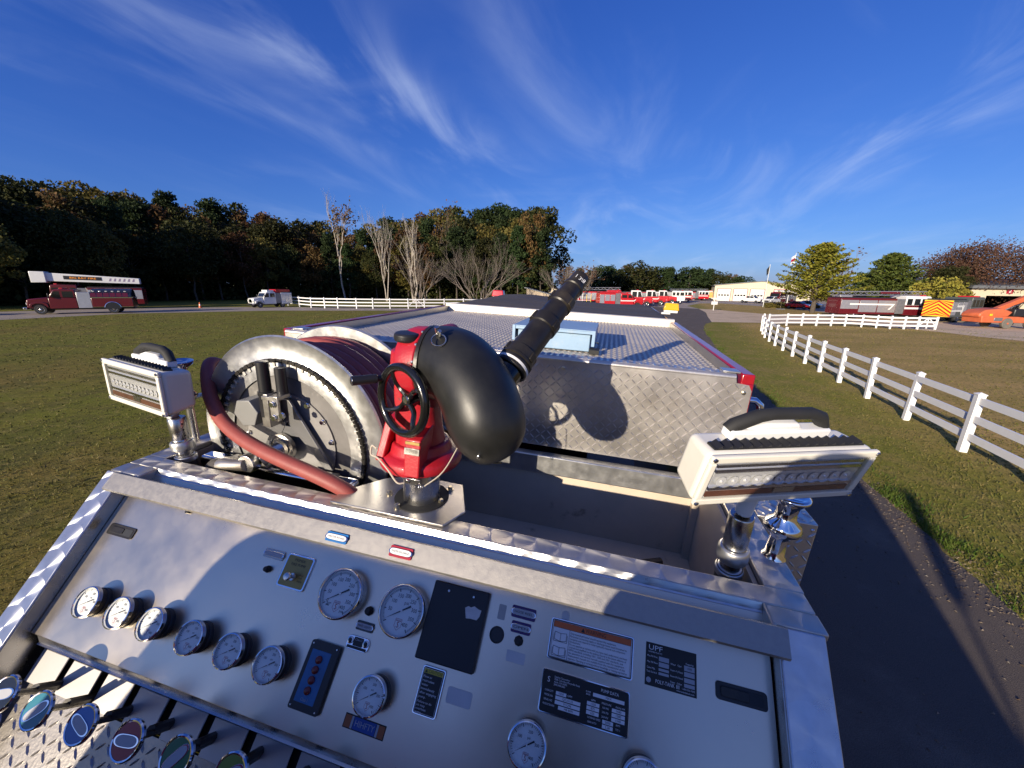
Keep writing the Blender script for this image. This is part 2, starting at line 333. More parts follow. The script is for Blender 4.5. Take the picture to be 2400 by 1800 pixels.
# body sides, chassis and the cab behind the viewer
b = MB(); b.bx(-1.22, -1.18, 1.78, 6.5, 0.75, 2.9); b.bx(1.18, 1.22, 1.78, 6.5, 0.75, 2.9); b.bx(-1.2, 1.2, 6.46, 6.5, 0.75, 2.85); b.build('body_side', M['red'], eng, bevel=0.008)
for x0, x1 in ((-1.238, -1.205), (1.165, 1.190)):
    b = MB(); b.prism([(x0, -0.05, 0.7), (x0, 1.779, 0.7), (x0, 1.779, 2.46), (x0, 0.912, 2.46), (x0, -0.05, 1.498)], (x1 - x0, 0, 0)); b.build('pump_house_side', M['alu'], eng)
b = MB(); b.bx(-0.5, 0.5, -4.6, 6.3, 0.6, 0.9); b.bx(-1.1, 1.1, -0.7, -0.1, 1.46, 1.50); b.build('chassis', M['dark'], eng)
for y in (-3.4, 4.6):
    for x in (-1.0, 1.0):
        b = MB(); b.lathe((x - 0.14, y, 0.5), (1, 0, 0), [(0.3, 0), (0.46, 0.01), (0.5, 0.05), (0.5, 0.23), (0.46, 0.27), (0.3, 0.28)], 28); w = b.build('wheel', M['rubber'], eng)
        b = MB(); b.lathe((x - 0.15, y, 0.5), (1, 0, 0), [(0.1, 0), (0.29, 0.02), (0.29, 0.28), (0.1, 0.30)], 20); b.build('rim', M['satin'], w)
b = MB(); b.prism([(-1.31, -0.72, 0.75), (-1.31, -0.72, 2.74), (-1.31, -0.78, 2.87), (-1.31, -0.9, 2.905), (-1.31, -1.7, 2.88), (-1.31, -2.7, 2.43), (-1.31, -3.5, 1.93), (-1.31, -4.8, 1.65), (-1.31, -4.9, 0.75)], (2.56, 0, 0)); b.build('cab', M['red'], eng, bevel=0.12, seg=5)
b = MB()
for x in (-0.62, 0.62): b.bx(x - 0.34, x + 0.34, -0.725, -0.712, 1.9, 2.5)
b.build('cab_rear_window', M['black'], eng, bevel=0.01)
b = MB(); b.tube([(0.80, -4.6, 1.6), (0.80, -4.6, 2.55), (0.80, -4.6, 2.60), (0.80, -4.6, 3.32)], [0.02, 0.02, 0.085, 0.085], 10); b.build('roof_gear', M['satin'], eng, bevel=0.02)

# top deck round the open pit
b = MB(); b.bx(-1.241, 1.2, 0.975, 1.045, 2.465, DZ); b.build('deck_front_edge', M['deck'], eng, bevel=0.004)
b = MB(); b.bx(-1.241, -1.15, 1.046, 1.778, 2.465, DZ); b.bx(-1.243, -1.088, 0.9115, 0.974, 2.465, DZ - 0.001); b.build('deck_side', M['deck'], eng, bevel=0.004)
b = MB(); b.bx(1.10, 1.203, 1.046, 1.778, 2.465, DZ); b.bx(1.075, 1.202, 0.9115, 0.974, 2.465, DZ - 0.001); b.build('deck_side', M['deck'], eng, bevel=0.004)
# pit
b = MB(); b.bx(-1.15, 1.10, 1.735, 1.75, 1.85, 2.345); b.build('pit_wall', M['pitwall'], eng)
for x0, x1 in ((1.085, 1.099), (-1.149, -1.14)): b = MB(); b.bx(x0, x1, 1.05, 1.735, 1.85, 2.464); b.build('pit_wall', M['pitwall'], eng)
b = MB(); b.bx(-1.14, 1.085, 1.046, 1.056, 1.85, 2.464); b.build('pit_lining', M['dark'], eng)
b = MB(); b.bx(-0.23, 1.084, 1.056, 1.734, 2.015, 2.030); b.build('pit_floor', M['pitwall'], eng)
b = MB(); b.bx(-0.25, -0.235, 1.2, 1.73, 1.85, 2.44); b.build('pit_divider', M['dark'], eng)
b = MB(); b.bx(-1.14, 1.075, 1.715, 1.765, 2.343, 2.443); b.build('pit_beam', M['galv'], eng, bevel=0.006)
b = MB(); b.bx(1.055, 1.084, 1.70, 1.734, 2.03, 2.342); b.build('corner_angle', M['pitwall'], eng)
b = MB(); b.tube([(-0.2, 1.2, 2.05), (0.2, 1.5, 2.05), (0.6, 1.45, 2.05), (0.95, 1.62, 2.05)], 0.018, 8); b.build('drain_hose', M['dark'], eng)
# front channel, hood strip, sloped frame
b = MB(); b.add([(-1.087, 0.9748, DZ - 0.001), (1.073, 0.9748, DZ - 0.001), (1.073, 0.966, DZ - 0.019), (-1.087, 0.966, DZ - 0.019), (-1.087, 0.925, 2.433), (1.073, 0.925, 2.433)], [(3, 2, 1, 0), (4, 5, 2, 3)])
b.build('hood_channel', M['chan'], eng, smooth=0)
for x in (1.0735, -1.0985): b = MB(); b.prism([(x, 0.985, 2.486), (x, 0.90, 2.486), (x, 0.90, 2.39)], (0.011, 0, 0)); b.build('channel_end', M['alu'], eng, bevel=0.003)
b = MB(); b.add([PP(-1.2, 0.004, 0.0), PP(-1.2, 0.008, 0.010), PP(-1.2, 0.070, 0.012), PP(-1.2, 0.075, 0.004), PP(-1.2, 0.072, -0.004),
                 PP(1.105, 0.004, 0.0), PP(1.105, 0.008, 0.010), PP(1.105, 0.070, 0.012), PP(1.105, 0.075, 0.004), PP(1.105, 0.072, -0.004)],
                [(0, 1, 6, 5), (1, 2, 7, 6), (2, 3, 8, 7), (3, 4, 9, 8), (4, 0, 5, 9), (0, 4, 3, 2, 1), (5, 6, 7, 8, 9)]); b.build('hood_strip', M['hood'], eng, smooth=50)
for s0, s1 in ((-1.252, -1.162), (1.088, 1.192)):
    b = MB(); pbox(b, s0, s1, 0.004, 1.5, -0.03, 0.0); b.build('panel_frame', M['frame'], eng, bevel=0.004)
    b = MB(); si = s1 - 0.002 if s0 < 0 else s0 + 0.002; pbox(b, si - 0.004, si + 0.004, 0.01, 1.5, -0.16, -0.006); b.build('frame_return', M['satin'], eng)
b = MB(); pbox(b, -1.158, 1.083, -0.02, 0.535, H0 - 0.006, H0); b.build('panel_sheet', M['steel'], eng, bevel=0.002)
b = MB(); b.add([PP(-1.13, 0.533, H0 - 0.001), PP(1.083, 0.533, H0 - 0.001), PP(1.083, 0.556, H0 - 0.022), PP(-1.13, 0.556, H0 - 0.022), PP(1.083, 0.562, H0 - 0.018), PP(-1.13, 0.562, H0 - 0.018), PP(-1.13, 0.562, H0 - 0.05), PP(1.083, 0.562, H0 - 0.05)],
                [(0, 1, 2, 3), (3, 2, 4, 5), (5, 4, 7, 6)]); b.build('panel_flange', M['satin'], eng, smooth=0)
b = MB(); pbox(b, 1.094, 1.10, 0.05, 0.6, H0, -0.004); b.build('panel_seal', M['rubber'], eng)

# tread plate: raised lugs on sheets
def lugs(mb, O, X, Y, w, h, pitch, ln, wd, up, mask=None):
    X = Vector(X); Y = Vector(Y); Z = X.cross(Y); O = Vector(O); j = 0; y = pitch * 0.4
    a = X * S2; c = Y * S2
    while y < h - pitch * 0.25:
        i = 0; x = pitch * 0.4
        while x < w - pitch * 0.25:
            d = (a + c) if (i + j) % 2 else (a - c); e = d.cross(Z)
            p = O + X * x + Y * y
            if mask is None or mask(x, y):
                L = ln / 2; W2 = wd / 2
                mb.add([p - d * L, p - d * L * .45 + e * W2 * .8, p + d * L * .45 + e * W2 * .8, p + d * L, p + d * L * .45 - e * W2 * .8, p - d * L * .45 - e * W2 * .8, p - d * L * .5 + Z * up, p + d * L * .5 + Z * up],
                       [(0, 6, 1), (1, 6, 7, 2), (2, 7, 3), (3, 7, 4), (4, 7, 6, 5), (5, 6, 0)])
            x += pitch; i += 1
        y += pitch; j += 1
# head board across the front of the hose bed
b = MB(); pts = [(-1.2, 2.468), (1.2, 2.468), (1.214, 2.49), (1.214, 2.87), (1.20, 2.895), (1.15, 2.90), (1.145, 2.922), (-1.2, 2.922)]
b.prism([(x, 1.785, z) for x, z in pts], (0, -0.006, 0))
b.tube([(-1.2, 1.793, 2.922), (1.145, 1.793, 2.922)], 0.015, 12); b.bx(-1.2, 1.145, 1.793, 1.86, 2.929, 2.937); hb = b.build('head_board', M['tread'], eng, smooth=30)
b = MB(); lugs(b, (-1.195, 1.779, 2.475), (1, 0, 0), (0, 0, 1), 2.40, 0.435, 0.0285, 0.0330, 0.0080, 0.0055)
lugs(b, (-1.195, 1.80, 2.9372), (1, 0, 0), (0, 1, 0), 2.33, 0.06, 0.030, 0.0345, 0.0090, 0.005); b.build('tread_lugs', M['tread'], hb, smooth=0, kind='stuff')
b = MB()
for x, z in ((0.40, 2.885), (1.185, 2.86), (1.19, 2.51), (-0.4, 2.885), (-1.1, 2.885)): b = MB(); b.lathe((x, 1.779, z), (0, -1, 0), [(0.010, 0), (0.009, 0.004), (0.005, 0.006)], 10); b.build('rivet', M['bolt'], hb)
b = MB(); b.bx(-1.17, 1.17, 1.80, 4.02, 2.875, 2.885); bd = b.build('bed_sheet', M['treadbed'], eng)
b = MB(); lugs(b, (-1.168, 1.87, 2.885), (1, 0, 0), (0, 1, 0), 2.336, 2.14, 0.032, 0.034, 0.011, 0.0036); b.build('tread_lugs', M['treadbed'], bd, smooth=0, kind='stuff')
for sx in (-1, 1):
    b = MB(); b.bx(sx * 1.195 - 0.027, sx * 1.195 + 0.027, 1.79, 4.0, 2.87, 2.94); b.bx(sx * 1.195 - 0.027, sx * 1.195 + 0.027, 4.0, 6.5, 2.86, 2.92); b.build('side_rail', M['red'], eng, bevel=0.006)
    b = MB(); x0 = sx * 1.166; b.bx(min(x0, x0 - sx * 0.004), max(x0, x0 - sx * 0.004), 1.87, 4.0, 2.876, 2.932); b.build('rail_liner', M['alu'], eng)
    b = MB(); b.bx(sx * 1.13 - 0.035, sx * 1.13 + 0.035, 1.80, 1.87, 2.938, 2.946); b.build('rail_bracket', M['galv'], eng, bevel=0.002)
b = MB(); b.prism([(-1.205, 4.0, 2.878), (-1.205, 4.0, 2.925), (-1.205, 4.012, 2.925), (-1.205, 4.012, 2.955), (-1.205, 4.03, 2.962), (-1.205, 4.07, 2.962), (-1.205, 4.07, 2.878)], (2.41, 0, 0)); b.build('cover_rail', M['creamrail'], eng, smooth=0, bevel=0.003)

# gauges
BIG1 = [('30"', 232, 0.72), ('0', 216, 0.70), ('50', 183, 0.63), ('100', 150, 0.63), ('150', 115, 0.64), ('200', 80, 0.66), ('250', 45, 0.63), ('300', 8, 0.62), ('350', -27, 0.62), ('400', -58, 0.66)]
BIG2 = [('50', 183.5, 0.62), ('100', 149, 0.62), ('150', 114.5, 0.64), ('200', 80, 0.66), ('250', 45.5, 0.64), ('300', 11, 0.62), ('350', -23.5, 0.62), ('400', -58, 0.64)]
SML = [('100', 149, 0.58), ('200', 80, 0.62), ('300', 11, 0.58), ('400', -58, 0.62)]
def gauge(s, t, r, hf, nums, words, bez=0.075):
    o = PP(s, t, 0)
    def at(h): return PP(s, t, h)
    b = MB(); b.lathe(at(H0), PN, [(r * 0.93, 0), (r * 0.93, 0.012), (r * 0.86, 0.014), (r * 0.86, hf - H0 - 0.012)], 40); g = b.build('gauge', M['blackplastic'] if r < 0.06 else M['satin'], eng)
    ri = r * (1 - bez * 1.25)
    b = MB(); b.lathe(at(hf - 0.014), PN, [(r * 0.9, 0), (r, 0.003), (r, 0.010), (r * 0.975, 0.0145), (ri + r * 0.03, 0.0155), (ri, 0.013), (ri, 0.006)], 56, cap=False); b.build('bezel', M['chrome'], g, smooth=50)
    b = MB(); b.lathe(at(hf - 0.0085), PN, [(r * 0.95, -0.003), (r * 0.95, 0)], 48); b.build('dial', M['dial'], g)
    hd = hf - 0.0080; c = at(hd); b = MB(); k = 8 if r > 0.06 else 8
    for i in range(8 * 5 * (2 if r > 0.06 else 1) + 1):
        nn = 10 if r > 0.06 else 5
        a = R(218 - 276 * i / (8 * nn)); d = PX * math.cos(a) + PU * math.sin(a); e = PX * -math.sin(a) + PU * math.cos(a)
        L = 0.13 if i % nn == 0 else 0.08; w = r * (0.017 if i % nn == 0 else 0.007); r0 = r * 0.84
        b.add([c + d * r0 + e * w, c + d * r0 - e * w, c + d * (r0 - r * L) - e * w, c + d * (r0 - r * L) + e * w], [(0, 1, 2, 3)])
    for tx, a, rr in nums:
        a = R(a); letter(b, tx, c + (PX * math.cos(a) + PU * math.sin(a)) * r * rr * 0.86, PX, PU, r * (0.205 if r > 0.06 else 0.19), 0.86)
    for tx, x, y, sz in words: letter(b, tx, c + PX * x * r + PU * y * r, PX, PU, sz * r)
    b.build('dial_markings', M['print_black'], g, smooth=0)
    b = MB(); q = c - PU * r * 0.52 + PX * r * 0.0
    letter(b, 'S', q, PX, PU, r * 0.30, 0.9)
    for k in range(5):
        x = (k - 2) * r * 0.045; b.add([q + PX * (x - r * 0.018) + PU * r * 0.13, q + PX * (x + r * 0.018) + PU * r * 0.13, q + PX * x * 1.25 + PU * r * 0.21], [(0, 1, 2)])
    sh = [(-0.14, 0.22), (0.14, 0.22), (0.15, -0.05), (0.0, -0.19), (-0.15, -0.05)]
    for k in range(5):
        p0 = q + PX * sh[k][0] * r + PU * sh[k][1] * r; p1 = q + PX * sh[(k + 1) % 5][0] * r + PU * sh[(k + 1) % 5][1] * r; d = (p1 - p0).normalized().cross(PN) * r * 0.006
        b.add([p0 - d, p1 - d, p1 + d, p0 + d], [(0, 1, 2, 3)])
    b.build('emblem', M['print_red'], g, smooth=0)
    b = MB(); a = R(213); d = PX * math.cos(a) + PU * math.sin(a); e = PX * -math.sin(a) + PU * math.cos(a); cn = at(hd + 0.0018)
    b.add([cn + d * r * 0.78, cn + e * r * 0.022 + d * r * 0.1, cn - e * r * 0.022 + d * r * 0.1], [(0, 2, 1)])
    b.add([cn + e * r * 0.02 + d * r * 0.1, cn - e * r * 0.02 + d * r * 0.1, cn - e * r * 0.04 - d * r * 0.42, cn + e * r * 0.04 - d * r * 0.42], [(0, 1, 2, 3)])
    nd = b.build('needle', M['print_black'], g, smooth=0)
    b = MB(); b.lathe(at(hd + 0.0015), PN, [(r * 0.045, 0), (r * 0.04, 0.003)], 12); b.build('hub', M['print_white'], nd)
    b = MB(); b.lathe(at(hf - 0.0035), PN, [(r * 0.9, 0), (r * 0.0001, 0.0012)], 40, cap=False); b.build('glass', M['dialglass'], g)
gauge(-0.112, 0.191, 0.070, -0.012, BIG1, [('vac', -0.42, -0.50, 0.13), ('psi', 0.30, -0.62, 0.14)])
gauge(0.096, 0.191, 0.070, -0.012, BIG2, [('psi', 0.12, 0.30, 0.19)])
for s in (-0.968, -0.827, -0.689, -0.531, -0.384, -0.242): gauge(s, 0.402, 0.0465, -0.004, SML, [('psi', 0.05, 0.28, 0.15)], 0.095)
gauge(0.083, 0.394, 0.0465, -0.004, SML, [('psi', 0.05, 0.28, 0.15)], 0.095)
gauge(0.512, 0.386, 0.0480, -0.006, SML, [('psi', 0.05, 0.28, 0.15)], 0.09)
gauge(0.783, 0.386, 0.0480, -0.006, SML, [('psi', 0.05, 0.28, 0.15)], 0.09)

def rrect(s0, s1, t0, t1, h, r, n=4):
    out = []
    for cx, cy, a0 in ((s1 - r, t0 + r, 90), (s0 + r, t0 + r, 180), (s0 + r, t1 - r, 270), (s1 - r, t1 - r, 0)):
        for i in range(n + 1):
            a = R(a0 - 0 + (-90 + 90 * i / n) * 1 + 0)
            a = R(a0 - 90 + 90 * i / n); out.append(PP(cx + r * math.cos(a), cy - r * math.sin(a), h))
    return out
def plate(name, mt, s0, s1, t0, t1, th, r=0.004, parent=None, h=H0, bevel=0.0008, label=None):
    b = MB(); b.prism(rrect(s0, s1, t0, t1, h, r), PN * th); return b.build(name, mt, parent or eng, smooth=50, bevel=bevel, label=label)
def words(parent, mt, items, h):
    b = MB()
    for tx, s, t, sz, w in items: letter(b, tx, PP(s, t, h), PX, PU, sz, 1.0, w)
    return b.build('lettering', mt, parent, smooth=0)
# recessed pull handles
for s0, s1, t0, t1, mt in ((-1.128, -1.004, 0.172, 0.210, M['satin']), (0.951, 1.067, 0.155, 0.193, M['black'])):
    p = plate('pull_handle', M['blackplastic'] if s0 > 0 else M['nozzle'], s0, s1, t0, t1, 0.0035, 0.008)
    plate('pull_recess', M['doorblk'], s0 + 0.009, s1 - 0.009, t0 + 0.007, t1 - 0.007, 0.0008, 0.005, p, H0 + 0.0036)
    plate('pull_paddle', M['nozzle'], s0 + 0.011, s0 + 0.075, t0 + 0.009, t1 - 0.009, 0.002, 0.004, p, H0 + 0.0045)
# small enamel tags with a raised oval
def enamel(name, s0, s1, t0, t1, mt, tx, h=H0, face=None, parent=None):
    p = plate(name, mt, s0, s1, t0, t1, 0.004, 0.004, None, h)
    tc = (t0 + t1) / 2; sc = (s0 + s1) / 2; hw = (s1 - s0) / 2; b = MB(); pts = []
    for i in range(28):
        a = 2 * math.pi * i / 28; ca, sa = math.cos(a), math.sin(a)
        pts.append(PP(sc + hw * 1.04 * math.copysign(abs(ca) ** 0.35, ca), tc - (t1 - t0) * 0.30 * math.copysign(abs(sa) ** 0.8, sa), h + 0.0045))
    b.prism(pts, PN * 0.003); o = b.build('tag_oval', M['chrome'], p, smooth=30, bevel=0.001)
    b = MB(); b.poly([PP(sc, tc, h + 0.0078) + ((q - PP(sc, tc, h + 0.0045)) * 0.90) for q in pts]); b.build('tag_face', face or M['print_grey'], p)
    if tx: words(p, M['print_black'], [(tx, sc, tc, 0.0085, hw * 1.5)], h + 0.0082)
    return p
enamel('blank_tag', -0.452, -0.374, 0.124, 0.151, M['alu'], '')
enamel('intake_tag', -0.214, -0.137, 0.031, 0.060, M['blue'], 'MASTER INTAKE', 0.012, M['print_white'])
enamel('discharge_tag', 0.014, 0.089, 0.028, 0.060, M['crimson'], 'MASTER DISCHARGE', 0.012, M['print_white'])
enamel('panel_light_tag', -0.040, 0.016, 0.245, 0.269, M['black'], 'PANEL LIGHTS')
enamel('hose_reel_tag', 0.411, 0.481, 0.105, 0.135, M['purple'], 'HOSE REEL')
enamel('open_tag', 0.417, 0.473, 0.143, 0.171, M['purple'], 'OPEN')
# push knobs and the round port
for s, t, r in ((-0.411, 0.183, 0.011), (-0.015, 0.217, 0.013), (0.445, 0.188, 0.013)):
    b = MB(); b.lathe(PP(s, t, H0), PN, [(r, 0), (r, 0.006), (r * 0.75, 0.008), (r * 0.75, 0.016), (r * 0.6, 0.018)], 8); b.build('push_knob', M['rubber'], eng, bevel=0.001)
b = MB(); b.lathe(PP(0.381, 0.188, H0), PN, [(0.021, 0), (0.021, 0.003), (0.0185, 0.004), (0.0185, 0.001)], 28); b.build('round_port', M['blackplastic'], eng)
b = MB(); b.cyl(PP(-0.835, 0.078, H0), PP(-0.835, 0.078, H0 + 0.012), 0.006, None, 8); b.build('hood_screw', M['blackplastic'], eng)
# primer plate
p = plate('primer_plate', M['chrome'], -0.358, -0.256, 0.120, 0.219, 0.006, 0.008)
plate('primer_face', M['brass'], -0.353, -0.261, 0.125, 0.214, 0.0006, 0.006, p, H0 + 0.006)
words(p, M['print_black'], [('PRIMER', -0.306, 0.137, 0.011, 0.040), ('FIRE PUMP', -0.306, 0.150, 0.011, 0.055), ('PULL', -0.279, 0.176, 0.007, None), ('TO', -0.279, 0.185, 0.007, None), ('PRIME', -0.279, 0.194, 0.007, None)], H0 + 0.007)
b = MB(); b.lathe(PP(-0.310, 0.185, H0 + 0.0066), PN, [(0.012, 0), (0.011, 0.003)], 20); b.cyl(PP(-0.310, 0.185, H0 + 0.006), PP(-0.310, 0.185, H0 + 0.026), 0.005); b.lathe(PP(-0.310, 0.185, H0 + 0.024), PN, [(0.004, 0), (0.011, 0.003), (0.0125, 0.009), (0.010, 0.014), (0.002, 0.016)], 20); b.build('primer_button', M['satin'], p)
# panel light jack plate
p = plate('switch_plate', M['chrome'], -0.052, 0.021, 0.284, 0.318, 0.005, 0.012)
plate('switch_face', M['doorblk'], -0.031, 0.001, 0.286, 0.308, 0.0006, 0.003, p, H0 + 0.005); plate('switch_band', M['doorblk'], -0.047, 0.016, 0.3085, 0.3155, 0.0006, 0.002, p, H0 + 0.005)
for s in (-0.041, 0.010):
    b = MB(); b.lathe(PP(s, 0.297, H0 + 0.005), PN, [(0.0095, 0), (0.0095, 0.002), (0.006, 0.003), (0.005, 0.001)], 20); b.build('jack', M['satin'], p)
    b = MB(); b.lathe(PP(s, 0.297, H0 + 0.0085), PN, [(0.005, 0), (0.0045, 0.0004)], 16); b.build('jack_hole', M['print_black'], p)
words(p, M['print_grey'], [('Class1', -0.015, 0.292, 0.008, 0.022)], H0 + 0.006)
# black box with four red lamps
p = plate('valve_controller', M['blackplastic'], -0.154, -0.058, 0.320, 0.481, 0.012, 0.006)
plate('controller_face', mat('blue_controller_print', (0.02, 0.13, 0.30), 0.4, 0, 0.3, 14), -0.142, -0.079, 0.341, 0.463, 0.0006, 0.002, p, H0 + 0.012)
for t in (0.362, 0.386, 0.410, 0.434):
    b = MB(); b.lathe(PP(-0.110, t, H0 + 0.0126), PN, [(0.0098, 0), (0.0098, 0.004), (0.007, 0.0065), (0.001, 0.007)], 18); b.build('red_lamp', mat('red_lamp_cap', (0.16, 0.02, 0.02), 0.25, 0, 0.1), p)
words(p, M['print_grey'], [('Class 1', -0.110, 0.455, 0.010, 0.022)], H0 + 0.0135)
for s in (-0.146, -0.067):
    for t in (0.328, 0.473): b = MB(); b.lathe(PP(s, t, H0 + 0.012), PN, [(0.003, 0), (0.002, 0.002)], 8); b.build('screw', M['satin'], p)
# black access door with a torn sticker
p = plate('access_door', M['doorblk'], 0.168, 0.340, 0.092, 0.290, 0.020, 0.004, bevel=0.003)
b = MB(); pts = [(0.278, 0.143), (0.287, 0.137), (0.295, 0.139), (0.304, 0.134), (0.318, 0.139), (0.327, 0.140), (0.325, 0.156), (0.319, 0.166), (0.300, 0.166), (0.287, 0.168), (0.283, 0.157)]
b.prism([PP(s, t, H0 + 0.0203) for s, t in pts], PN * 0.0008); b.build('torn_sticker', M['paper'], p)
for s in (0.218, 0.296): b = MB(); b.lathe(PP(s, 0.112, H0 + 0.02), PN, [(0.004, 0), (0.003, 0.002)], 10); b.build('screw', M['satin'], p)
# engraved and printed plates
def placard(name, s0, s1, t0, t1, face, border=True, tilt=0.0):
    p = plate(name, M['chrome'] if border else face, s0, s1, t0, t1, 0.006 if border else 0.0012, 0.006 if border else 0.001)
    if border:
        plate('placard_edge', M['print_black'], s0 + 0.003, s1 - 0.003, t0 + 0.003, t1 - 0.003, 0.0005, 0.005, p, H0 + 0.006)
        plate('placard_face', face, s0 + 0.0055, s1 - 0.0055, t0 + 0.0055, t1 - 0.0055, 0.0005, 0.003, p, H0 + 0.0066)
    return p
HW = H0 + 0.0078
p = placard('caution_placard', 0.197, 0.265, 0.300, 0.408, M['print_black'])
plate('caution_band', M['amberp'], 0.203, 0.259, 0.306, 0.317, 0.0004, 0.001, p, H0 + 0.0072)
b = MB(); b.poly([PP(0.206, 0.3155, HW), PP(0.214, 0.3155, HW), PP(0.210, 0.3075, HW)]); b.build('warning_triangle', M['print_black'], p)
words(p, M['print_black'], [('CAUTION', 0.2365, 0.3117, 0.0105, 0.040)], HW)
words(p, M['print_white'], [(tx, 0.2055 + w / 2, 0.3245 + 0.0088 * i, 0.0075, w) for i, (tx, w) in enumerate((('Flow or', 0.025), ('recirculate', 0.034), ('water', 0.019), ('immediately', 0.040), ('after engaging', 0.048), ('pump.', 0.020))) ] +
      [(tx, 0.2055 + w / 2, 0.382 - 0.003 + 0.0075 * i, 0.0072, w) for i, (tx, w) in enumerate((('Failure to do', 0.041), ('so may', 0.024), ('overheat', 0.029), ('pump.', 0.020)))], HW)
b = MB()
for s0, s1, t0, t1 in ((0.2025, 0.2595, 0.3055, 0.3063), (0.2025, 0.2595, 0.4018, 0.4026), (0.2025, 0.2033, 0.3055, 0.4026), (0.2587, 0.2595, 0.3055, 0.4026)): b.poly([PP(s0, t0, HW), PP(s0, t1, HW), PP(s1, t1, HW), PP(s1, t0, HW)])
b.build('placard_line', M['print_white'], p)
p = plate('blank_label', M['label'], 0.279, 0.349, 0.330, 0.366, 0.001, 0.006)
plate('blank_label', M['label'], 0.418, 0.470, 0.214, 0.240, 0.0008, 0.003)
plate('blank_label', M['label'], 0.553, 0.574, 0.088, 0.118, 0.0006, 0.010)
plate('blank_label', M['hood'], 0.372, 0.394, 0.112, 0.150, 0.0005, 0.003)
p = placard('hihfty_badge', 0.017, 0.140, 0.452, 0.483, M['print_black'], False)
for s0, s1, mt in ((0.0195, 0.038, mat('rust_orange_print', (0.34, 0.10, 0.03), 0.5)), (0.0385, 0.0445, M['print_grey']), (0.046, 0.112, mat('royal_blue_print', (0.02, 0.07, 0.30), 0.45)), (0.1135, 0.1195, M['print_grey']), (0.120, 0.1375, mat('rust_orange_print', (0.34, 0.10, 0.03), 0.5))):
    plate('badge_band', mt, s0, s1, 0.4545, 0.4805, 0.0003, 0.0005, p, H0 + 0.0012)
words(p, M['print_grey'], [('HIHFTY', 0.079, 0.4675, 0.019, 0.058)], H0 + 0.0018)
p = placard('warning_placard', 0.527, 0.751, 0.110, 0.207, M['print_white'])
plate('warning_band', M['orange'], 0.535, 0.743, 0.117, 0.131, 0.0004, 0.001, p, H0 + 0.0072)
words(p, M['print_black'], [('WARNING', 0.650, 0.1243, 0.0135, 0.055)] + [(tx, 0.583 + w / 2, 0.1385 + 0.0063 * i, 0.0062, w) for i, (tx, w) in enumerate((('Only trained personnel should operate this equipment.', 0.122), ('Personnel connecting supply or discharge hoses must be trained to', 0.150), ('recognize and respond to water hydraulics hazards and component', 0.146), ('limitations.', 0.030), ('Do not operate or service until you have read, understood, and been', 0.152), ('trained and qualified on the policies found in the latest editions of', 0.150), ('NFPA standards, including 1001, 1500 and 1901 standards, and', 0.142), ('the operation and service manuals supplied with this equipment.', 0.146), ('Replacement manuals are available from the manufacturer of this', 0.148), ('apparatus. Operating or servicing without knowledge or training may lead to', 0.153)))], HW)
b = MB(); b.poly([PP(0.610, 0.129, HW), PP(0.621, 0.129, HW), PP(0.6155, 0.119, HW)])
for s0, s1, t0, t1 in ((0.5345, 0.7435, 0.1162, 0.1168), (0.5345, 0.7435, 0.1311, 0.1319), (0.580, 0.5808, 0.1311, 0.2005), (0.5345, 0.7435, 0.2000, 0.2007), (0.5345, 0.5352, 0.1162, 0.2005), (0.7428, 0.7435, 0.1162, 0.2005)): b.poly([PP(s0, t0, HW), PP(s0, t1, HW), PP(s1, t1, HW), PP(s1, t0, HW)])
for s, t, k in ((0.557, 0.151, 0.016), (0.557, 0.184, 0.016)):
    ln = [((-1, -.55), (-1, .55)), ((-1, .55), (0, .75)), ((0, .75), (1, .55)), ((1, .55), (1, -.55)), ((-1, -.55), (0, -.4)), ((0, -.4), (1, -.55)), ((0, -.4), (0, .75)), ((-1.15, -.3), (-1.15, .8)), ((-1.15, .8), (1.15, .8)), ((1.15, .8), (1.15, -.3))]
    for p0, p1 in ln:
        q0 = PP(s + p0[0] * k, t + p0[1] * k, HW); q1 = PP(s + p1[0] * k, t + p1[1] * k, HW); e = (q1 - q0).normalized().cross(PN) * 0.0005
        b.add([q0 - e, q1 - e, q1 + e, q0 + e], [(0, 1, 2, 3)])
b.build('pictogram', M['print_black'], p, smooth=0)
p = placard('pump_data_placard', 0.523, 0.748, 0.230, 0.323, M['print_black'])
words(p, M['print_white'], [('PUMP DATA', 0.698, 0.243, 0.0095, 0.044), ('S', 0.5415, 0.2515, 0.017, None)] + [(tx, 0.556 + w / 2, 0.2425 + 0.0055 * i, 0.0058, w) for i, (tx, w) in enumerate((('Sutphen Corporation', 0.040), ('7000 Columbus-Marysville Road', 0.066), ('Amlin, OH 43002', 0.034), ('(800) 848-5860', 0.029)))] +
      [('CAPACITY', 0.546, 0.2745, 0.006, 0.022), ('MODEL NO', 0.546, 0.284, 0.006, 0.022), ('SERIAL NO', 0.546, 0.2935, 0.006, 0.022), ('PRODUCTION NO', 0.549, 0.303, 0.006, 0.030), ('GPM', 0.600, 0.2745, 0.006, None), ('PUMP', 0.645, 0.2535, 0.005, None), ('BASE', 0.645, 0.2585, 0.005, None), ('GPM', 0.659, 0.268, 0.0055, None), ('PRESSURE', 0.692, 0.268, 0.0055, None), ('ENGINE RPM', 0.726, 0.268, 0.0055, 0.022), ('150 PSI', 0.690, 0.2765, 0.0055, None), ('200 PSI', 0.690, 0.2855, 0.0055, None), ('250 PSI', 0.690, 0.2945, 0.0055, None), ('GOVERNED SPEED', 0.664, 0.3035, 0.0055, 0.032), ('GEAR RATIO', 0.660, 0.312, 0.0055, 0.022), ('RPM', 0.723, 0.303, 0.0055, None), ('TO 1', 0.723, 0.3115, 0.0055, None)], HW)
b = MB(); bt = []
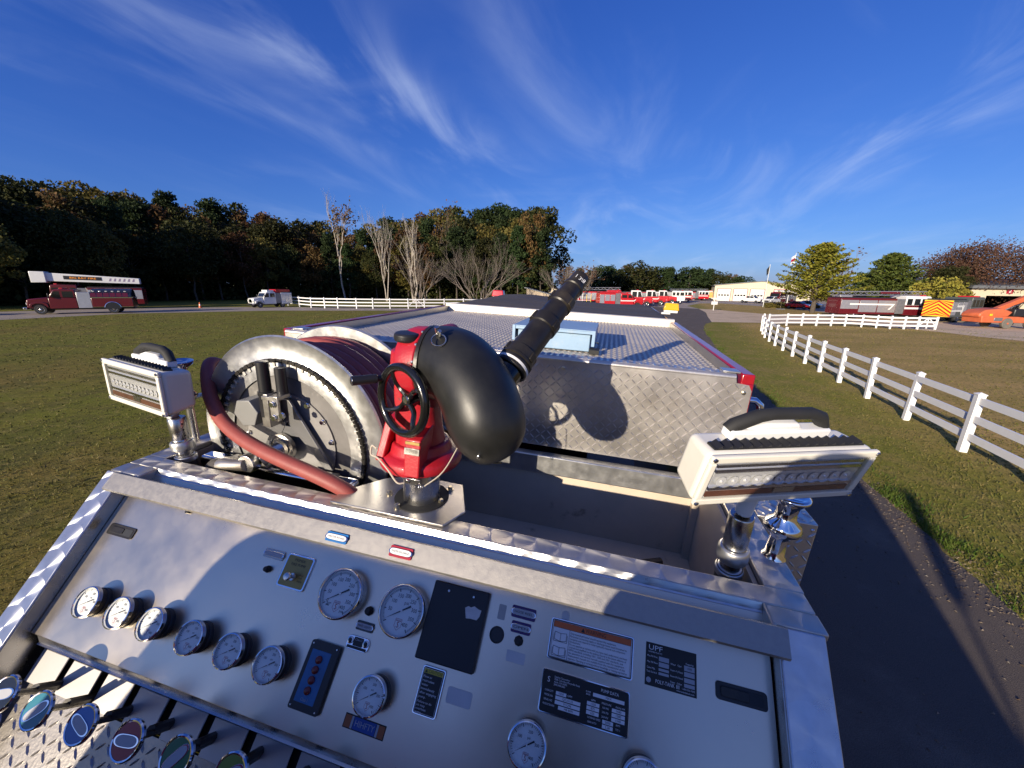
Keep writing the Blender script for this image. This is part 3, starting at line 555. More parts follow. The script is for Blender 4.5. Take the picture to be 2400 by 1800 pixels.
for s0, s1, t0, tx in ((0.564, 0.591, 0.271, '1250'), (0.564, 0.628, 0.2805, 'QFLO125'), (0.564, 0.628, 0.290, '911296'), (0.574, 0.628, 0.2995, 'HB 8091'), (0.657, 0.735, 0.252, 'MAX'), (0.644, 0.675, 0.272, '1250'), (0.644, 0.675, 0.2812, '875'), (0.644, 0.675, 0.2904, '625'), (0.706, 0.738, 0.272, '1440'), (0.706, 0.738, 0.2812, '1580'), (0.706, 0.738, 0.2904, '1540'), (0.685, 0.711, 0.2998, '2050'), (0.685, 0.711, 0.309, '2.28')):
    b = MB(); b.poly([PP(s0, t0, HW), PP(s0, t0 + 0.0075, HW), PP(s1, t0 + 0.0075, HW), PP(s1, t0, HW)]); b.build('data_field', M['print_white'], p); bt.append((tx, (s0 + s1) / 2, t0 + 0.0038, 0.0068, None))
words(p, M['print_black'], bt, HW + 0.0004)
p = placard('tank_placard', 0.782, 0.907, 0.111, 0.205, M['print_black'], False)
HT = H0 + 0.0016
words(p, M['print_white'], [('POLY-TANK', 0.831, 0.1925, 0.0115, 0.046), ('III', 0.862, 0.1925, 0.0115, None), ('1-800-222-7002', 0.887, 0.193, 0.005, 0.030), ('www.unitedplastic.com', 0.880, 0.1995, 0.005, 0.042), ('UPF', 0.806, 0.122, 0.016, 0.034), ('UNITED PLASTIC', 0.806, 0.1315, 0.0045, 0.034), ('Max Fill Pres.', 0.799, 0.141, 0.0055, 0.026), ('Max Fill Rate', 0.799, 0.154, 0.0055, 0.026), ('Date Mfg.', 0.796, 0.1665, 0.0055, 0.020), ('Tank Serial #', 0.798, 0.175, 0.0055, 0.025), ('Water   Oper.', 0.858, 0.147, 0.0055, 0.028), ('Foam A (Class)', 0.859, 0.160, 0.0055, 0.030), ('Foam B (Class)', 0.859, 0.1725, 0.0055, 0.030), ('Foam   Other', 0.858, 0.185, 0.0055, 0.028), ('Capacity', 0.890, 0.1385, 0.0055, 0.019)], HT)
b = MB(); bt = []
for s0, s1, t0, t1, tx in ((0.815, 0.840, 0.1375, 0.1475, ''), (0.815, 0.840, 0.150, 0.1595, ''), (0.815, 0.840, 0.163, 0.1685, ''), (0.815, 0.840, 0.1715, 0.177, ''), (0.877, 0.902, 0.1425, 0.154, '1000'), (0.877, 0.902, 0.156, 0.166, ''), (0.877, 0.902, 0.169, 0.1785, ''), (0.877, 0.902, 0.181, 0.1885, '')):
    b = MB(); b.poly([PP(s0, t0, HT), PP(s0, t1, HT), PP(s1, t1, HT), PP(s1, t0, HT)]); b.build('data_field', M['print_grey'], p)
    if tx: bt.append((tx, (s0 + s1) / 2, (t0 + t1) / 2, 0.006, None))
b = MB(); b.lathe(PP(0.791, 0.193, HT - 0.001), PN, [(0.006, 0), (0.006, 0.0012)], 16); b.build('maker_mark', M['print_grey'], p); words(p, M['print_black'], bt, HT + 0.0005)

# discharge levers and the slotted plate below the panel
LH = H0 - 0.05
slots = [-0.998, -0.846, -0.705, -0.56, -0.41, -0.262, -0.11, 0.04]
b = MB(); edges = [-1.13] + [e for s in slots for e in (s - 0.014, s + 0.014)] + [0.25]
for i in range(0, len(edges), 2):
    if edges[i + 1] > edges[i]: pbox(b, edges[i], edges[i + 1], 0.575, 0.665, LH - 0.004, LH + (0.002 if i % 4 else 0.0))
b.build('lever_guide', M['lime'], eng, bevel=0.002)
b = MB(); pbox(b, -1.15, 1.08, 0.56, 0.67, LH - 0.05, LH - 0.03); b.build('lever_well', M['rubber'], eng)
b = MB(); pbox(b, -1.158, 1.083, 0.668, 1.4, LH - 0.02, LH - 0.01); tp = b.build('kick_sheet', M['kick'], eng)
b = MB(); lugs(b, PP(-1.15, 1.05, LH - 0.01), PX, PU, 1.5, 0.38, 0.034, 0.034, 0.0085, 0.005); b.build('tread_lugs', M['tread'], tp, smooth=0, kind='stuff')
def lever(s, t, mt, line):
    c = PP(s, t, 0.085); k = PP(s + 0.012, t - 0.012, 0.0)
    b = MB(); b.tube([PP(s - 0.072, t + 0.032, LH - 0.04), PP(s - 0.045, t + 0.022, -0.03), c - PN * 0.006], 0.0085, 8); b.tube([PP(s - 0.066, t + 0.020, LH - 0.02), PP(s - 0.045, t + 0.014, -0.02)], 0.012, 8); lv = b.build('valve_lever', M['nozzle'], eng)
    r = 0.044; b = MB(); b.lathe(c, PN, [(r * 0.9, -0.006), (r, -0.003), (r, 0.003), (r * 0.93, 0.006), (r * 0.86, 0.005), (r * 0.86, 0.003)], 40); b.build('lever_knob', M['chrome'], lv)
    a = R(line); d = PX * math.cos(a) + PU * math.sin(a); e = PX * -math.sin(a) + PU * math.cos(a); cc = c + PN * 0.0045
    b = MB(); b.lathe(c + PN * 0.0032, PN, [(r * 0.85, 0), (r * 0.85, 0.0012)], 36); b.build('knob_enamel', mt, lv)
    pts = []
    for i in range(24):
        q = 2 * math.pi * i / 24; x = 0.83 * math.copysign(abs(math.cos(q)) ** 0.6, math.cos(q)); y = 0.30 * math.sin(q)
        pts.append(cc + d * x * r + e * y * r)
    b = MB(); b.prism(pts, PN * 0.0012); b.build('knob_label', M['chrome'], lv, bevel=0.0004)
    b = MB(); b.poly([cc + PN * 0.0014 + (q - cc) * 0.86 for q in pts]); b.build('knob_print', M['print_grey'], lv)
for s, t, mt, ln in ((-0.922, 0.620, M['black'], 20), (-0.783, 0.622, M['teal'], 45), (-0.625, 0.612, M['blue'], -18), (-0.468, 0.604, M['crimson'], 8), (-0.313, 0.596, M['green'], 52), (-0.155, 0.588, M['olive'], 40), (0.0, 0.588, M['crimson'], 20)): lever(s, t, mt, ln)

# chrome spool roller and tread box at the right shoulder, grab loops
def spool(p, ax, h, r, name='spool_roller'):
    b = MB(); b.lathe(p, ax, [(r * .55, 0), (r * .95, .04 * h), (r * .9, .10 * h), (r * .62, .30 * h), (r * .6, .36 * h), (r * 1.25, .44 * h), (r * 1.3, .50 * h), (r * 1.1, .56 * h), (r * .62, .70 * h), (r * .6, .80 * h), (r * .95, .92 * h), (r * 1.25, .97 * h), (r * 1.28, h), (r * 1.0, h * 1.01), (r * .7, h * .97)], 36)
    return b.build(name, M['chrome'], eng, smooth=60)
b = MB(); b.lathe((1.176, 1.195, DZ), (0.0, -0.03, 1), [(0.034, 0), (0.033, 0.004), (0.027, 0.012), (0.024, 0.07), (0.027, 0.082), (0.048, 0.10), (0.052, 0.112), (0.046, 0.126), (0.030, 0.142), (0.027, 0.165), (0.030, 0.19), (0.044, 0.208), (0.050, 0.214), (0.050, 0.222), (0.040, 0.226), (0.030, 0.216)], 40); b.build('spool_roller', M['chrome'], eng, smooth=70)
b = MB(); b.bx(1.205, 1.405, 1.43, 1.66, 2.0, 2.487); bx_ = b.build('side_box', M['tread'], eng, bevel=0.004)
b = MB(); lugs(b, (1.208, 1.4295, 2.02), (1, 0, 0), (0, 0, 1), 0.195, 0.46, 0.034, 0.036, 0.009, 0.005); lugs(b, (1.208, 1.44, 2.4872), (1, 0, 0), (0, 1, 0), 0.195, 0.22, 0.034, 0.036, 0.009, 0.005); b.build('tread_lugs', M['tread'], bx_, smooth=0, kind='stuff')
b = MB(); b.lathe((1.39, 1.429, 2.462), (0, -1, 0), [(0.007, 0), (0.004, 0.004)], 10); b.build('rivet', M['chrome'], bx_)
b = MB(); b.tube([(1.22, 1.90, 2.80), (1.28, 1.90, 2.80), (1.305, 1.90, 2.78), (1.31, 1.90, 2.74), (1.31, 1.90, 2.3), (1.30, 1.90, 2.26), (1.22, 1.90, 2.25)], 0.016, 12); b.build('grab_rail', M['chrome'], eng)
b = MB(); b.tube([(1.19, 1.02, 2.38), (1.235, 1.02, 2.38), (1.25, 1.02, 2.36), (1.25, 1.02, 2.0), (1.19, 1.02, 1.98)], 0.014, 12); b.build('grab_rail', M['chrome'], eng)
# left hose fairlead
b = MB(); b.lathe((-1.215, 1.22, 2.70), (0.05, -0.05, 1), [(0.036, 0), (0.04, 0.01), (0.018, 0.035), (0.015, 0.09), (0.02, 0.13), (0.044, 0.155), (0.046, 0.166), (0.034, 0.170), (0.024, 0.160)], 32); b.build('spool_roller', M['chrome'], eng, smooth=70)
b = MB(); b.cyl((-1.09, 1.30, 2.735), (-1.235, 1.36, 2.80), 0.035, 0.037, 24); b.build('fairlead_roller', M['chrome'], eng, bevel=0.004)
b = MB(); b.tube([(-1.215, 1.22, 2.47), (-1.215, 1.22, 2.71)], 0.016, 10); b.tube([(-1.215, 1.25, 2.69), (-1.16, 1.33, 2.70), (-1.10, 1.33, 2.72)], 0.012, 8); b.build('fairlead_post', M['satin'], eng)
# rear beacons
for x, y, z, mt, nm in ((1.41, 5.85, 2.935, M['amber'], 'amber_beacon'), (-1.28, 6.35, 2.94, M['redlens'], 'red_beacon')):
    b = MB(); b.prism([(x - 0.09, y - 0.06, z), (x + 0.09, y - 0.06, z), (x + 0.09, y + 0.06, z), (x - 0.09, y + 0.06, z)], (0, 0, -0.035)); b.bx(x - 0.12 if x > 0 else x, x if x > 0 else x + 0.12, y - 0.04, y + 0.04, z - 0.06, z - 0.036)
    bb = b.build('beacon_base', M['white'], eng, bevel=0.008)
    b = MB(); b.add([(x - 0.105, y - 0.07, z), (x + 0.105, y - 0.07, z), (x + 0.105, y + 0.07, z), (x - 0.105, y + 0.07, z), (x - 0.085, y - 0.055, z + 0.10), (x + 0.085, y - 0.055, z + 0.10), (x + 0.085, y + 0.055, z + 0.10), (x - 0.085, y + 0.055, z + 0.10)],
                     [(0, 3, 2, 1), (4, 5, 6, 7), (0, 1, 5, 4), (1, 2, 6, 5), (2, 3, 7, 6), (3, 0, 4, 7)]); b.build(nm, mt, bb, bevel=0.012, seg=3)
    b = MB(); b.lathe((x, y, z + 0.01), (0, 0, 1), [(0.05, 0), (0.06, 0.04), (0.02, 0.075)], 16); b.build('reflector', M['chrome'], bb)
# ------------------------------------------------------------------ equipment carried on the engine
# deck gun
gun = thing('deck_gun', 'red and black deck gun with handwheel and long black nozzle above the panel', 'deck gun', (0, 1.13, DZ), TM)
b = MB(); z0 = DZ + 0.0015
pl = [(-0.40, 1.02), (-0.235, 1.05), (-0.235, 1.02), (0.155, 1.02), (0.175, 1.10), (0.105, 1.245), (-0.10, 1.255), (-0.23, 1.12)]
pl = [(-0.30, 0.99), (0.135, 0.99), (0.178, 1.085), (0.105, 1.245), (-0.10, 1.25), (-0.20, 1.19), (-0.30, 1.06)]
b.prism([(x, y, z0) for x, y in pl], (0, 0, 0.010)); b.build('mounting_plate', M['alu'], gun, bevel=0.003)
gx, gy = -0.006, 1.118
b = MB(); b.lathe((gx, gy, z0 + 0.010), (0, 0, 1), [(0.098, 0), (0.098, 0.003), (0.070, 0.004)], 40); b.build('gasket', M['rubber'], gun)
b = MB(); b.lathe((gx, gy, z0 + 0.010), (0, 0, 1), [(0.066, 0), (0.066, 0.085), (0.0668, 0.088), (0.066, 0.091), (0.066, 0.17)], 40); b.build('riser_pipe', M['satin'], gun)
for x, y in ((0.073, 1.195), (0.075, 1.105), (-0.125, 1.095), (-0.090, 1.20), (-0.055, 1.03)):
    b = MB(); b.lathe((x, y, z0 + 0.010), (0, 0, 1), [(0.013, 0), (0.013, 0.003)], 14); b.lathe((x, y, z0 + 0.013), (0, 0, 1), [(0.0095, 0), (0.0095, 0.010), (0.007, 0.012)], 6); b.build('bolt', M['bolt'], gun)
zb = 2.650
b = MB(); b.lathe((gx, gy, zb), (0, 0, 1), [(0.07, -0.004), (0.135, 0), (0.142, 0.008), (0.142, 0.032), (0.135, 0.042), (0.108, 0.052), (0.098, 0.085)], 40)
b.prism([(gx - 0.115, gy - 0.11, zb + 0.03), (gx - 0.115, gy + 0.07, zb + 0.03), (gx - 0.09, gy + 0.05, zb + 0.19), (gx - 0.10, gy - 0.06, zb + 0.16)], (0.03, 0, 0))
b.prism([(gx + 0.01, gy - 0.125, zb + 0.012), (gx + 0.01, gy - 0.145, zb + 0.012), (gx + 0.01, gy - 0.125, zb + 0.135), (gx + 0.01, gy - 0.03, zb + 0.16), (gx + 0.01, gy - 0.03, zb + 0.012)], (0.055, 0, 0))
b.build('swivel_base', M['gunred'], gun, bevel=0.006, seg=3)
b = MB(); b.lathe((gx, gy, zb + 0.07), (0, 0, 1), [(0.088, 0), (0.076, 0.06), (0.070, 0.13), (0.080, 0.20), (0.096, 0.26)], 32)
b.lathe((gx, gy, zb + 0.31), (0, 0, 1), [(0.096, 0.02), (0.09, 0.09)], 32); b.bx(gx - 0.06, gx + 0.0, gy - 0.07, gy + 0.05, zb + 0.08, zb + 0.40); b.build('column', M['gunred'], gun, bevel=0.008, seg=3)
hz = 3.004; hy = 1.118; gx += 0.040
b = MB(); b.lathe((gx - 0.085, hy, hz), (1, 0, 0), [(0.03, -0.004), (0.090, 0), (0.112, 0.012), (0.122, 0.04), (0.124, 0.085)], 40); b.lathe((gx + 0.005, hy + 0.06, hz + 0.085), (0.25, 1, 0.05), [(0.030, -0.07), (0.034, -0.05), (0.034, 0.07), (0.030, 0.08)], 18)
b.prism([(gx - 0.055, hy - 0.045, hz + 0.03), (gx - 0.055, hy - 0.045, hz + 0.105), (gx - 0.055, hy + 0.03, hz + 0.112), (gx - 0.055, hy + 0.05, hz + 0.04)], (0.04, 0, 0))
b.tube([(gx - 0.050, hy - 0.065, hz - 0.10), (gx - 0.047, hy - 0.062, hz + 0.045)], 0.018, 14); b.build('elevation_hub', M['gunred'], gun, bevel=0.005, seg=2)
b = MB(); b.cyl((gx - 0.047, hy - 0.062, hz + 0.04), (gx - 0.047, hy - 0.062, hz + 0.078), 0.008); b.lathe((gx - 0.047, hy - 0.062, hz + 0.072), (0.03, -0.05, 1), [(0.012, 0), (0.012, 0.008), (0.038, 0.012), (0.042, 0.018), (0.041, 0.032), (0.036, 0.037), (0.01, 0.039)], 28); b.build('lock_knob', M['blackplastic'], gun, bevel=0.001)
b = MB(); b.lathe((gx + 0.000, hy, hz), (1, 0, 0), [(0.120, 0), (0.128, 0.003), (0.128, 0.014), (0.120, 0.017)], 40); b.build('flange_ring', M['nozzle'], gun)
# curved black waterway
def spline(pts, n):
    P = [Vector(p) for p in pts]; P = [P[0] * 2 - P[1]] + P + [P[-1] * 2 - P[-2]]; out = []
    for i in range(1, len(P) - 2):
        for k in range(n):
            t = k / n; a, b_, c, d = P[i - 1], P[i], P[i + 1], P[i + 2]
            out.append(0.5 * ((2 * b_) + (c - a) * t + (2 * a - 5 * b_ + 4 * c - d) * t * t + (3 * b_ - a - 3 * c + d) * t ** 3))
    out.append(P[-2]); return out
def spl1(vals, n):
    return [v.x for v in spline([(v, 0, 0) for v in vals], n)]
path = [(0.045, 1.122, 3.006), (0.09, 1.112, 3.014), (0.145, 1.085, 3.010), (0.200, 1.05, 2.982), (0.240, 1.02, 2.938), (0.268, 1.0, 2.888), (0.290, 0.995, 2.845), (0.306, 0.995, 2.812), (0.317, 0.997, 2.790), (0.322, 0.998, 2.780)]
rad = [0.118, 0.121, 0.120, 0.117, 0.117, 0.116, 0.107, 0.088, 0.060, 0.014]
b = MB(); b.tube(spline(path, 5), spl1(rad, 5), 36); b.build('waterway_elbow', M['blacksatin'], gun, smooth=60)
b = MB(); b.lathe((0.312, 0.99, 2.790), (0.25, -0.1, -1), [(0.036, -0.02), (0.036, 0.008), (0.03, 0.012)], 20); b.tube([(0.27, 0.96, 2.775), (0.31, 0.96, 2.772), (0.33, 0.97, 2.772)], 0.003, 6); b.build('drain_plug', M['blacksatin'], gun)
for p, d in (((0.222, 0.915, 2.83), (-0.4, -0.8, -0.3)), ((0.285, 0.89, 2.82), (0.0, -1, -0.2))): b = MB(); b.lathe(p, d, [(0.006, -0.006), (0.006, 0.002), (0.003, 0.004)], 10); b.build('screw', M['satin'], gun)
na = Vector((0.266, 1.085, 2.958)); nb = Vector((0.463, 1.50, 3.302)); nd_ = (nb - na).normalized(); nl = (nb - na).length
b = MB(); b.lathe(na - nd_ * 0.12, nd_, [(0.049, 0), (0.049, 0.215)], 32); b.build('barrel', M['black'], gun)
q = nl
prof = [(0.0546, 0.085), (0.0581, 0.090), (0.0581, 0.102), (0.0537, 0.104), (0.0537, 0.110), (0.0576, 0.112), (0.0576, 0.118), (0.0537, 0.120), (0.0537, 0.126), (0.0576, 0.128), (0.0576, 0.136), (0.0546, 0.139), (0.0546, 0.172), (0.0475, 0.178), (0.0466, 0.30), (0.0510, 0.304), (0.0515, 0.345), (0.0431, 0.350), (0.0414, 0.425), (0.0458, 0.430), (0.0462, 0.470), (0.0396, 0.474), (0.0370, 0.535), (0.0405, 0.539), (0.0400, 0.552), (0.0348, 0.556), (0.0334, 0.612), (0.0290, 0.614), (0.0264, 0.56)]
k = q / 0.612
b = MB(); b.lathe(na, nd_, [(r, h * k) for r, h in prof], 36, cap=False); nz_ = b.build('stacked_tip', M['nozzle'], gun, smooth=35)
b = MB(); b.lathe(na, nd_, [(0.0535, 0.0995 * k), (0.0588, 0.1 * k), (0.0588, 0.109 * k), (0.0535, 0.1095 * k)], 36, cap=False); b.build('collar_band', M['print_white'], nz_)
u_ = nd_.orthogonal().normalized(); w_ = nd_.cross(u_); b = MB()
for h0, h1, r in ((0.14, 0.172, 0.0568), (0.305, 0.345, 0.0528), (0.431, 0.47, 0.0480)):
    for i in range(3):
        b = MB(); a = 2 * math.pi * i / 3 + 0.6; d = u_ * math.cos(a) + w_ * math.sin(a); e = nd_.cross(d); b.obox(na + nd_ * (h0 + h1) / 2 * k + d * (r - 0.003), nd_, d, e, ((h1 - h0) * k * 0.95, 0.010, 0.022)); b.build('spanner_lug', M['nozzle'], nz_, bevel=0.002)
fv = (Vector((0.585, 0, 3.3)) - nb).normalized(); fx = (fv - nd_ * fv.dot(nd_)).normalized(); sx_ = fx.cross(nd_)
b = MB(); letter(b, '1 3/8', nb - nd_ * 0.035 + fx * 0.0348, nd_.cross(fx), nd_ * -1, 0.024, 0.9); b.build('lettering', M['print_white'], nz_, smooth=0)
# handwheel
wc = Vector((0.004, 0.985, 2.915)); wn_ = Vector((-0.38, -0.92, 0.04)).normalized(); wu = Vector((0, 0, 1)); wu = (wu - wn_ * wu.dot(wn_)).normalized(); wv = wn_.cross(wu)
b = MB(); b.tube([wc + (wu * math.cos(a) + wv * math.sin(a)) * 0.104 for a in [2 * math.pi * i / 48 for i in range(49)]], 0.0135, 12, cap=False); hw_ = b.build('handwheel', M['black'], gun, smooth=60)
for i in range(4):
    a = 2 * math.pi * i / 4 + 0.5; d = wu * math.cos(a) + wv * math.sin(a); e = wn_.cross(d)
    b = MB(); b.tube(spline([wc - wn_ * 0.02 + d * 0.012, wc - wn_ * 0.016 + d * 0.045 + e * 0.014, wc - wn_ * 0.004 + d * 0.075 + e * 0.010, wc + d * 0.102], 4), 0.0085, 8); b.build('spoke', M['black'], hw_)
b = MB(); b.lathe(wc - wn_ * 0.05, wn_, [(0.012, -0.05), (0.016, 0.0), (0.021, 0.02), (0.020, 0.038)], 20); b.build('wheel_hub', M['black'], hw_); b = MB(); b.lathe(wc - wn_ * 0.012, wn_, [(0.013, 0), (0.011, 0.003)], 16); b.build('hub_nut', M['satin'], hw_)
hp = wc + (wu * 0.52 + wv * -0.85) * 0.104
if (hp - wc).dot(Vector((1, 0, 0))) > 0: hp = wc + (wu * 0.52 + wv * 0.85) * 0.104
hd_ = (Vector((-0.62, -0.78, 0.02))).normalized()
b = MB(); b.tube([hp, hp + hd_ * 0.022, hp + hd_ * 0.026, hp + hd_ * 0.100], [0.010, 0.010, 0.0145, 0.0145], 16); b.build('crank_grip', M['blackplastic'], hw_); b = MB(); b.lathe(hp + hd_ * 0.1, hd_, [(0.011, 0), (0.010, 0.002)], 14); b.build('grip_bolt', M['satin'], hw_)
gx -= 0.040
# pins, split rings, lanyard, data plates
def ring(o, ax, r, t, mt, name, parent):
    k = Vector(ax).normalized(); u = k.orthogonal().normalized(); w = k.cross(u); o = Vector(o); b = MB(); b.tube([o + (u * math.cos(a) + w * math.sin(a)) * r for a in [2 * math.pi * i / 28 for i in range(29)]], t, 6, cap=False); return b.build(name, mt, parent, smooth=60)
ring((0.115, 1.005, 3.108), (0.2, -0.7, 0.7), 0.021, 0.0024, M['satin'], 'split_ring', gun)
b = MB(); b.tube([(0.103, 1.035, 3.10), (0.106, 1.01, 3.145)], 0.007, 8); b.tube([(0.110, 1.02, 3.12), (0.118, 1.005, 3.135)], 0.006, 8); b.build('stow_pin', M['satin'], gun)
ring((gx + 0.012, hy - 0.03, hz + 0.092), (0.5, -0.7, 0.2), 0.020, 0.002, M['satin'], 'split_ring', gun)
b = MB(); b.lathe((gx + 0.03, hy - 0.02, hz + 0.098), (-0.9, -0.4, 0.1), [(0.006, 0), (0.006, 0.03), (0.010, 0.032), (0.010, 0.045)], 12); b.lathe((gx + 0.04, hy - 0.035, hz + 0.100), (0.3, -0.9, 0.1), [(0.014, 0), (0.014, 0.018), (0.010, 0.019)], 18); b.build('travel_pin', M['nozzle'], gun)
b = MB(); b.tube(spline([(gx - 0.128, gy - 0.075, zb + 0.055), (gx - 0.15, gy - 0.07, zb + 0.06), (gx - 0.145, gy - 0.085, zb + 0.035), (gx - 0.10, gy - 0.115, zb + 0.045), (gx - 0.04, gy - 0.150, zb + 0.03), (gx + 0.0, gy - 0.165, zb + 0.0), (gx + 0.02, gy - 0.155, zb - 0.004)], 5), 0.0028, 6); b.tube(spline([(gx + 0.08, gy - 0.15, zb - 0.012), (gx + 0.13, gy - 0.10, zb + 0.03), (gx + 0.16, gy - 0.02, zb + 0.11)], 5), 0.0022, 6); b.build('lanyard', mat('pale_cord', (0.55, 0.48, 0.38), 0.7), gun)
b = MB(); b.obox((gx + 0.045, gy - 0.148, zb + 0.003), Vector((1, 0, 0)), Vector((0, 0, 1)), Vector((0, -1, 0)), (0.055, 0.018, 0.003)); b.lathe((gx + 0.03, gy - 0.15, zb + 0.003), (0, -1, 0), [(0.009, 0), (0.008, 0.006)], 8); b.build('lanyard_tab', M['satin'], gun, bevel=0.001)
ring((gx + 0.075, gy - 0.156, zb - 0.006), (1, 0.2, 0.2), 0.010, 0.0016, M['satin'], 'split_ring', gun)
b = MB(); o = Vector((gx + 0.0375, gy - 0.133, zb + 0.098)); b.obox(o, Vector((1, 0, 0)), Vector((0, 0.16, 0.987)), Vector((0, -0.987, 0.16)), (0.052, 0.022, 0.004)); b.build('data_plate', M['alu'], gun, bevel=0.001)
b = MB(); b.obox(o + Vector((0, 0.006, 0.026)), Vector((1, 0, 0)), Vector((0, 0.16, 0.987)), Vector((0, -0.987, 0.16)), (0.050, 0.010, 0.004)); b.build('data_plate', M['brass'], gun, bevel=0.001)
b = MB()
for i in range(4): letter(b, 'PRESSURE FLOW MAX', o + Vector((0, -0.0022 - 0.0, 0.007 - 0.0045 * i)) + Vector((0, -0.987, 0.16)) * 0.0004, Vector((1, 0, 0)), Vector((0, 0.16, 0.987)), 0.0045, 1, 0.042)
b.build('lettering', M['print_black'], gun, smooth=0)
for i in range(7):
    a = R(105 + 26 * i); b = MB(); b.lathe((gx + 0.040, hy + 0.120 * math.sin(a) * -1, hz + 0.120 * math.cos(a) * -1), (-1, 0, 0), [(0.007, 0), (0.006, 0.006)], 8); b.build('flange_screw', M['satin'], gun)

# hose reel with its wound hose
rc = Vector((-0.69, 0, 2.551)); Y0, Y1 = 1.25, 1.60
reel = thing('hose_reel', 'galvanised hose reel with chain drive in the open pit beside the deck gun', 'hose reel', (-0.69, 1.42, 1.95), TM)
for y, d in ((Y0, -1), (Y1, 1)):
    b = MB(); b.lathe((rc.x, y, rc.z), (0, d, 0), [(0.30, 0.016), (0.36, 0.016), (0.380, 0.006), (0.445, 0.004), (0.462, 0.012), (0.468, 0.006), (0.462, -0.004), (0.445, -0.004), (0.36, -0.004), (0.30, -0.002)], 96, cap=False); b.build('flange', M['galv'], reel, smooth=50)
b = MB(); b.lathe((rc.x, Y0, rc.z), (0, 1, 0), [(0.16, -0.004), (0.16, 0.34)], 40); b.build('drum', M['galv'], reel)
b = MB(); b.lathe((rc.x, Y0 - 0.004, rc.z), (0, -1, 0), [(0.355, 0), (0.355, 0.004), (0.0, 0.004)], 80, cap=False); b.build('side_disc', mat('shaded_reel_disc', (0.20, 0.19, 0.18), 0.5, 0.3, 0.35, 7, col2=(0.42, 0.40, 0.37), c2=(0.52, 0.66), c2scale=5), reel)  # the shadow over the reel is put into this dark, patchy disc colour
b = MB(); b.lathe((rc.x, Y0 - 0.010, rc.z), (0, -1, 0), [(0.225, 0), (0.225, 0.005), (0.0, 0.005)], 60, cap=False); b.build('hub_disc', mat('shaded_hub_disc', (0.34, 0.33, 0.32), 0.45, 0.5, 0.25, 6), reel)  # hub colour darkened as well, standing for that shadow
b = MB()
for i in range(150):
    a = 2 * math.pi * i / 150; c = Vector((rc.x + 0.366 * math.cos(a), Y0 - 0.022, rc.z + 0.366 * math.sin(a))); t_ = Vector((-math.sin(a), 0, math.cos(a))); r_ = Vector((math.cos(a), 0, math.sin(a)))
    b.obox(c, t_, r_, Vector((0, 1, 0)), (0.0135, 0.015 if i % 2 else 0.0125, 0.014 if i % 2 else 0.011))
b.build('drive_chain', M['nozzle'], reel, smooth=0, kind='stuff')
b = MB()
for i in range(64):
    a = 2 * math.pi * i / 64; c = Vector((rc.x + 0.352 * math.cos(a), Y0 - 0.018, rc.z + 0.352 * math.sin(a))); t_ = Vector((-math.sin(a), 0, math.cos(a))); r_ = Vector((math.cos(a), 0, math.sin(a)))
    b.obox(c, t_, r_, Vector((0, 1, 0)), (0.012, 0.022, 0.006))
b.build('sprocket_teeth', mat('pale_sprocket', (0.6, 0.57, 0.52), 0.5, 0.4, 0.2, 20), reel, smooth=0, kind='stuff')
for a in (10, 35, 60, 85, 120, 150, 175):
    b = MB(); b.lathe((rc.x + 0.215 * math.cos(R(a)), Y0 - 0.014, rc.z + 0.215 * math.sin(R(a))), (0, -1, 0), [(0.013, 0), (0.013, 0.004), (0.010, 0.004), (0.010, 0.012)], 6); b.build('bolt', M['chrome'], reel)
for a in (28, 52, 78): b = MB(); b.lathe((rc.x + 0.30 * math.cos(R(a)), Y0 - 0.008, rc.z + 0.30 * math.sin(R(a))), (0, -1, 0), [(0.010, 0), (0.008, 0.001)], 14); b.build('bolt_hole', M['print_black'], reel)
# stand: beam, A-frame bearing bracket, motor
by = 1.175
b = MB(); b.bx(-1.11, -0.33, by - 0.035, by + 0.035, 2.395, 2.462); b.build('stand_beam', M['chrome'], reel, bevel=0.018, seg=4)
b = MB(); b.bx(-1.0, -0.43, by + 0.05, by + 0.06, 2.27, 2.392); b.build('stand_bracket', M['galv'], reel, bevel=0.004)
b = MB(); b.prism([(-0.95, by - 0.03, 2.463), (-0.74, by - 0.03, 2.463), (-0.74, by + 0.02, 2.463), (-0.95, by + 0.02, 2.463)], (0, 0, 0.010)); b.prism([(-0.58, by - 0.03, 2.463), (-0.42, by - 0.03, 2.463), (-0.42, by + 0.02, 2.463), (-0.58, by + 0.02, 2.463)], (0, 0, 0.010)); b.build('stand_foot', M['alu'], reel, bevel=0.002)
afr = mat('grey_aframe', (0.24, 0.24, 0.24), 0.4, 0.7, 0.1, 8)  # grey deepened to carry the shadow lying over the reel
b = MB(); b.prism([(-0.50, 1.205, 2.473), (-0.46, 1.205, 2.473), (-0.645, 1.205, 2.76), (-0.70, 1.205, 2.76), (-0.70, 1.205, 2.70)], (0, 0.012, 0)); b.prism([(-0.84, 1.205, 2.473), (-0.78, 1.205, 2.473), (-0.645, 1.205, 2.70), (-0.66, 1.205, 2.73), (-0.69, 1.205, 2.71)], (0, 0.012, 0)); b.prism([(-0.79, 1.207, 2.60), (-0.58, 1.207, 2.60), (-0.60, 1.207, 2.645), (-0.78, 1.207, 2.645)], (0, 0.008, 0)); b.build('bearing_frame', afr, reel, bevel=0.002)
b = MB(); b.lathe((rc.x, 1.20, rc.z), (0, -1, 0), [(0.060, 0), (0.060, 0.018), (0.048, 0.022), (0.048, 0.014), (0.036, 0.014), (0.036, 0.020), (0.026, 0.022)], 32); b.build('bearing', M['alu'], reel)
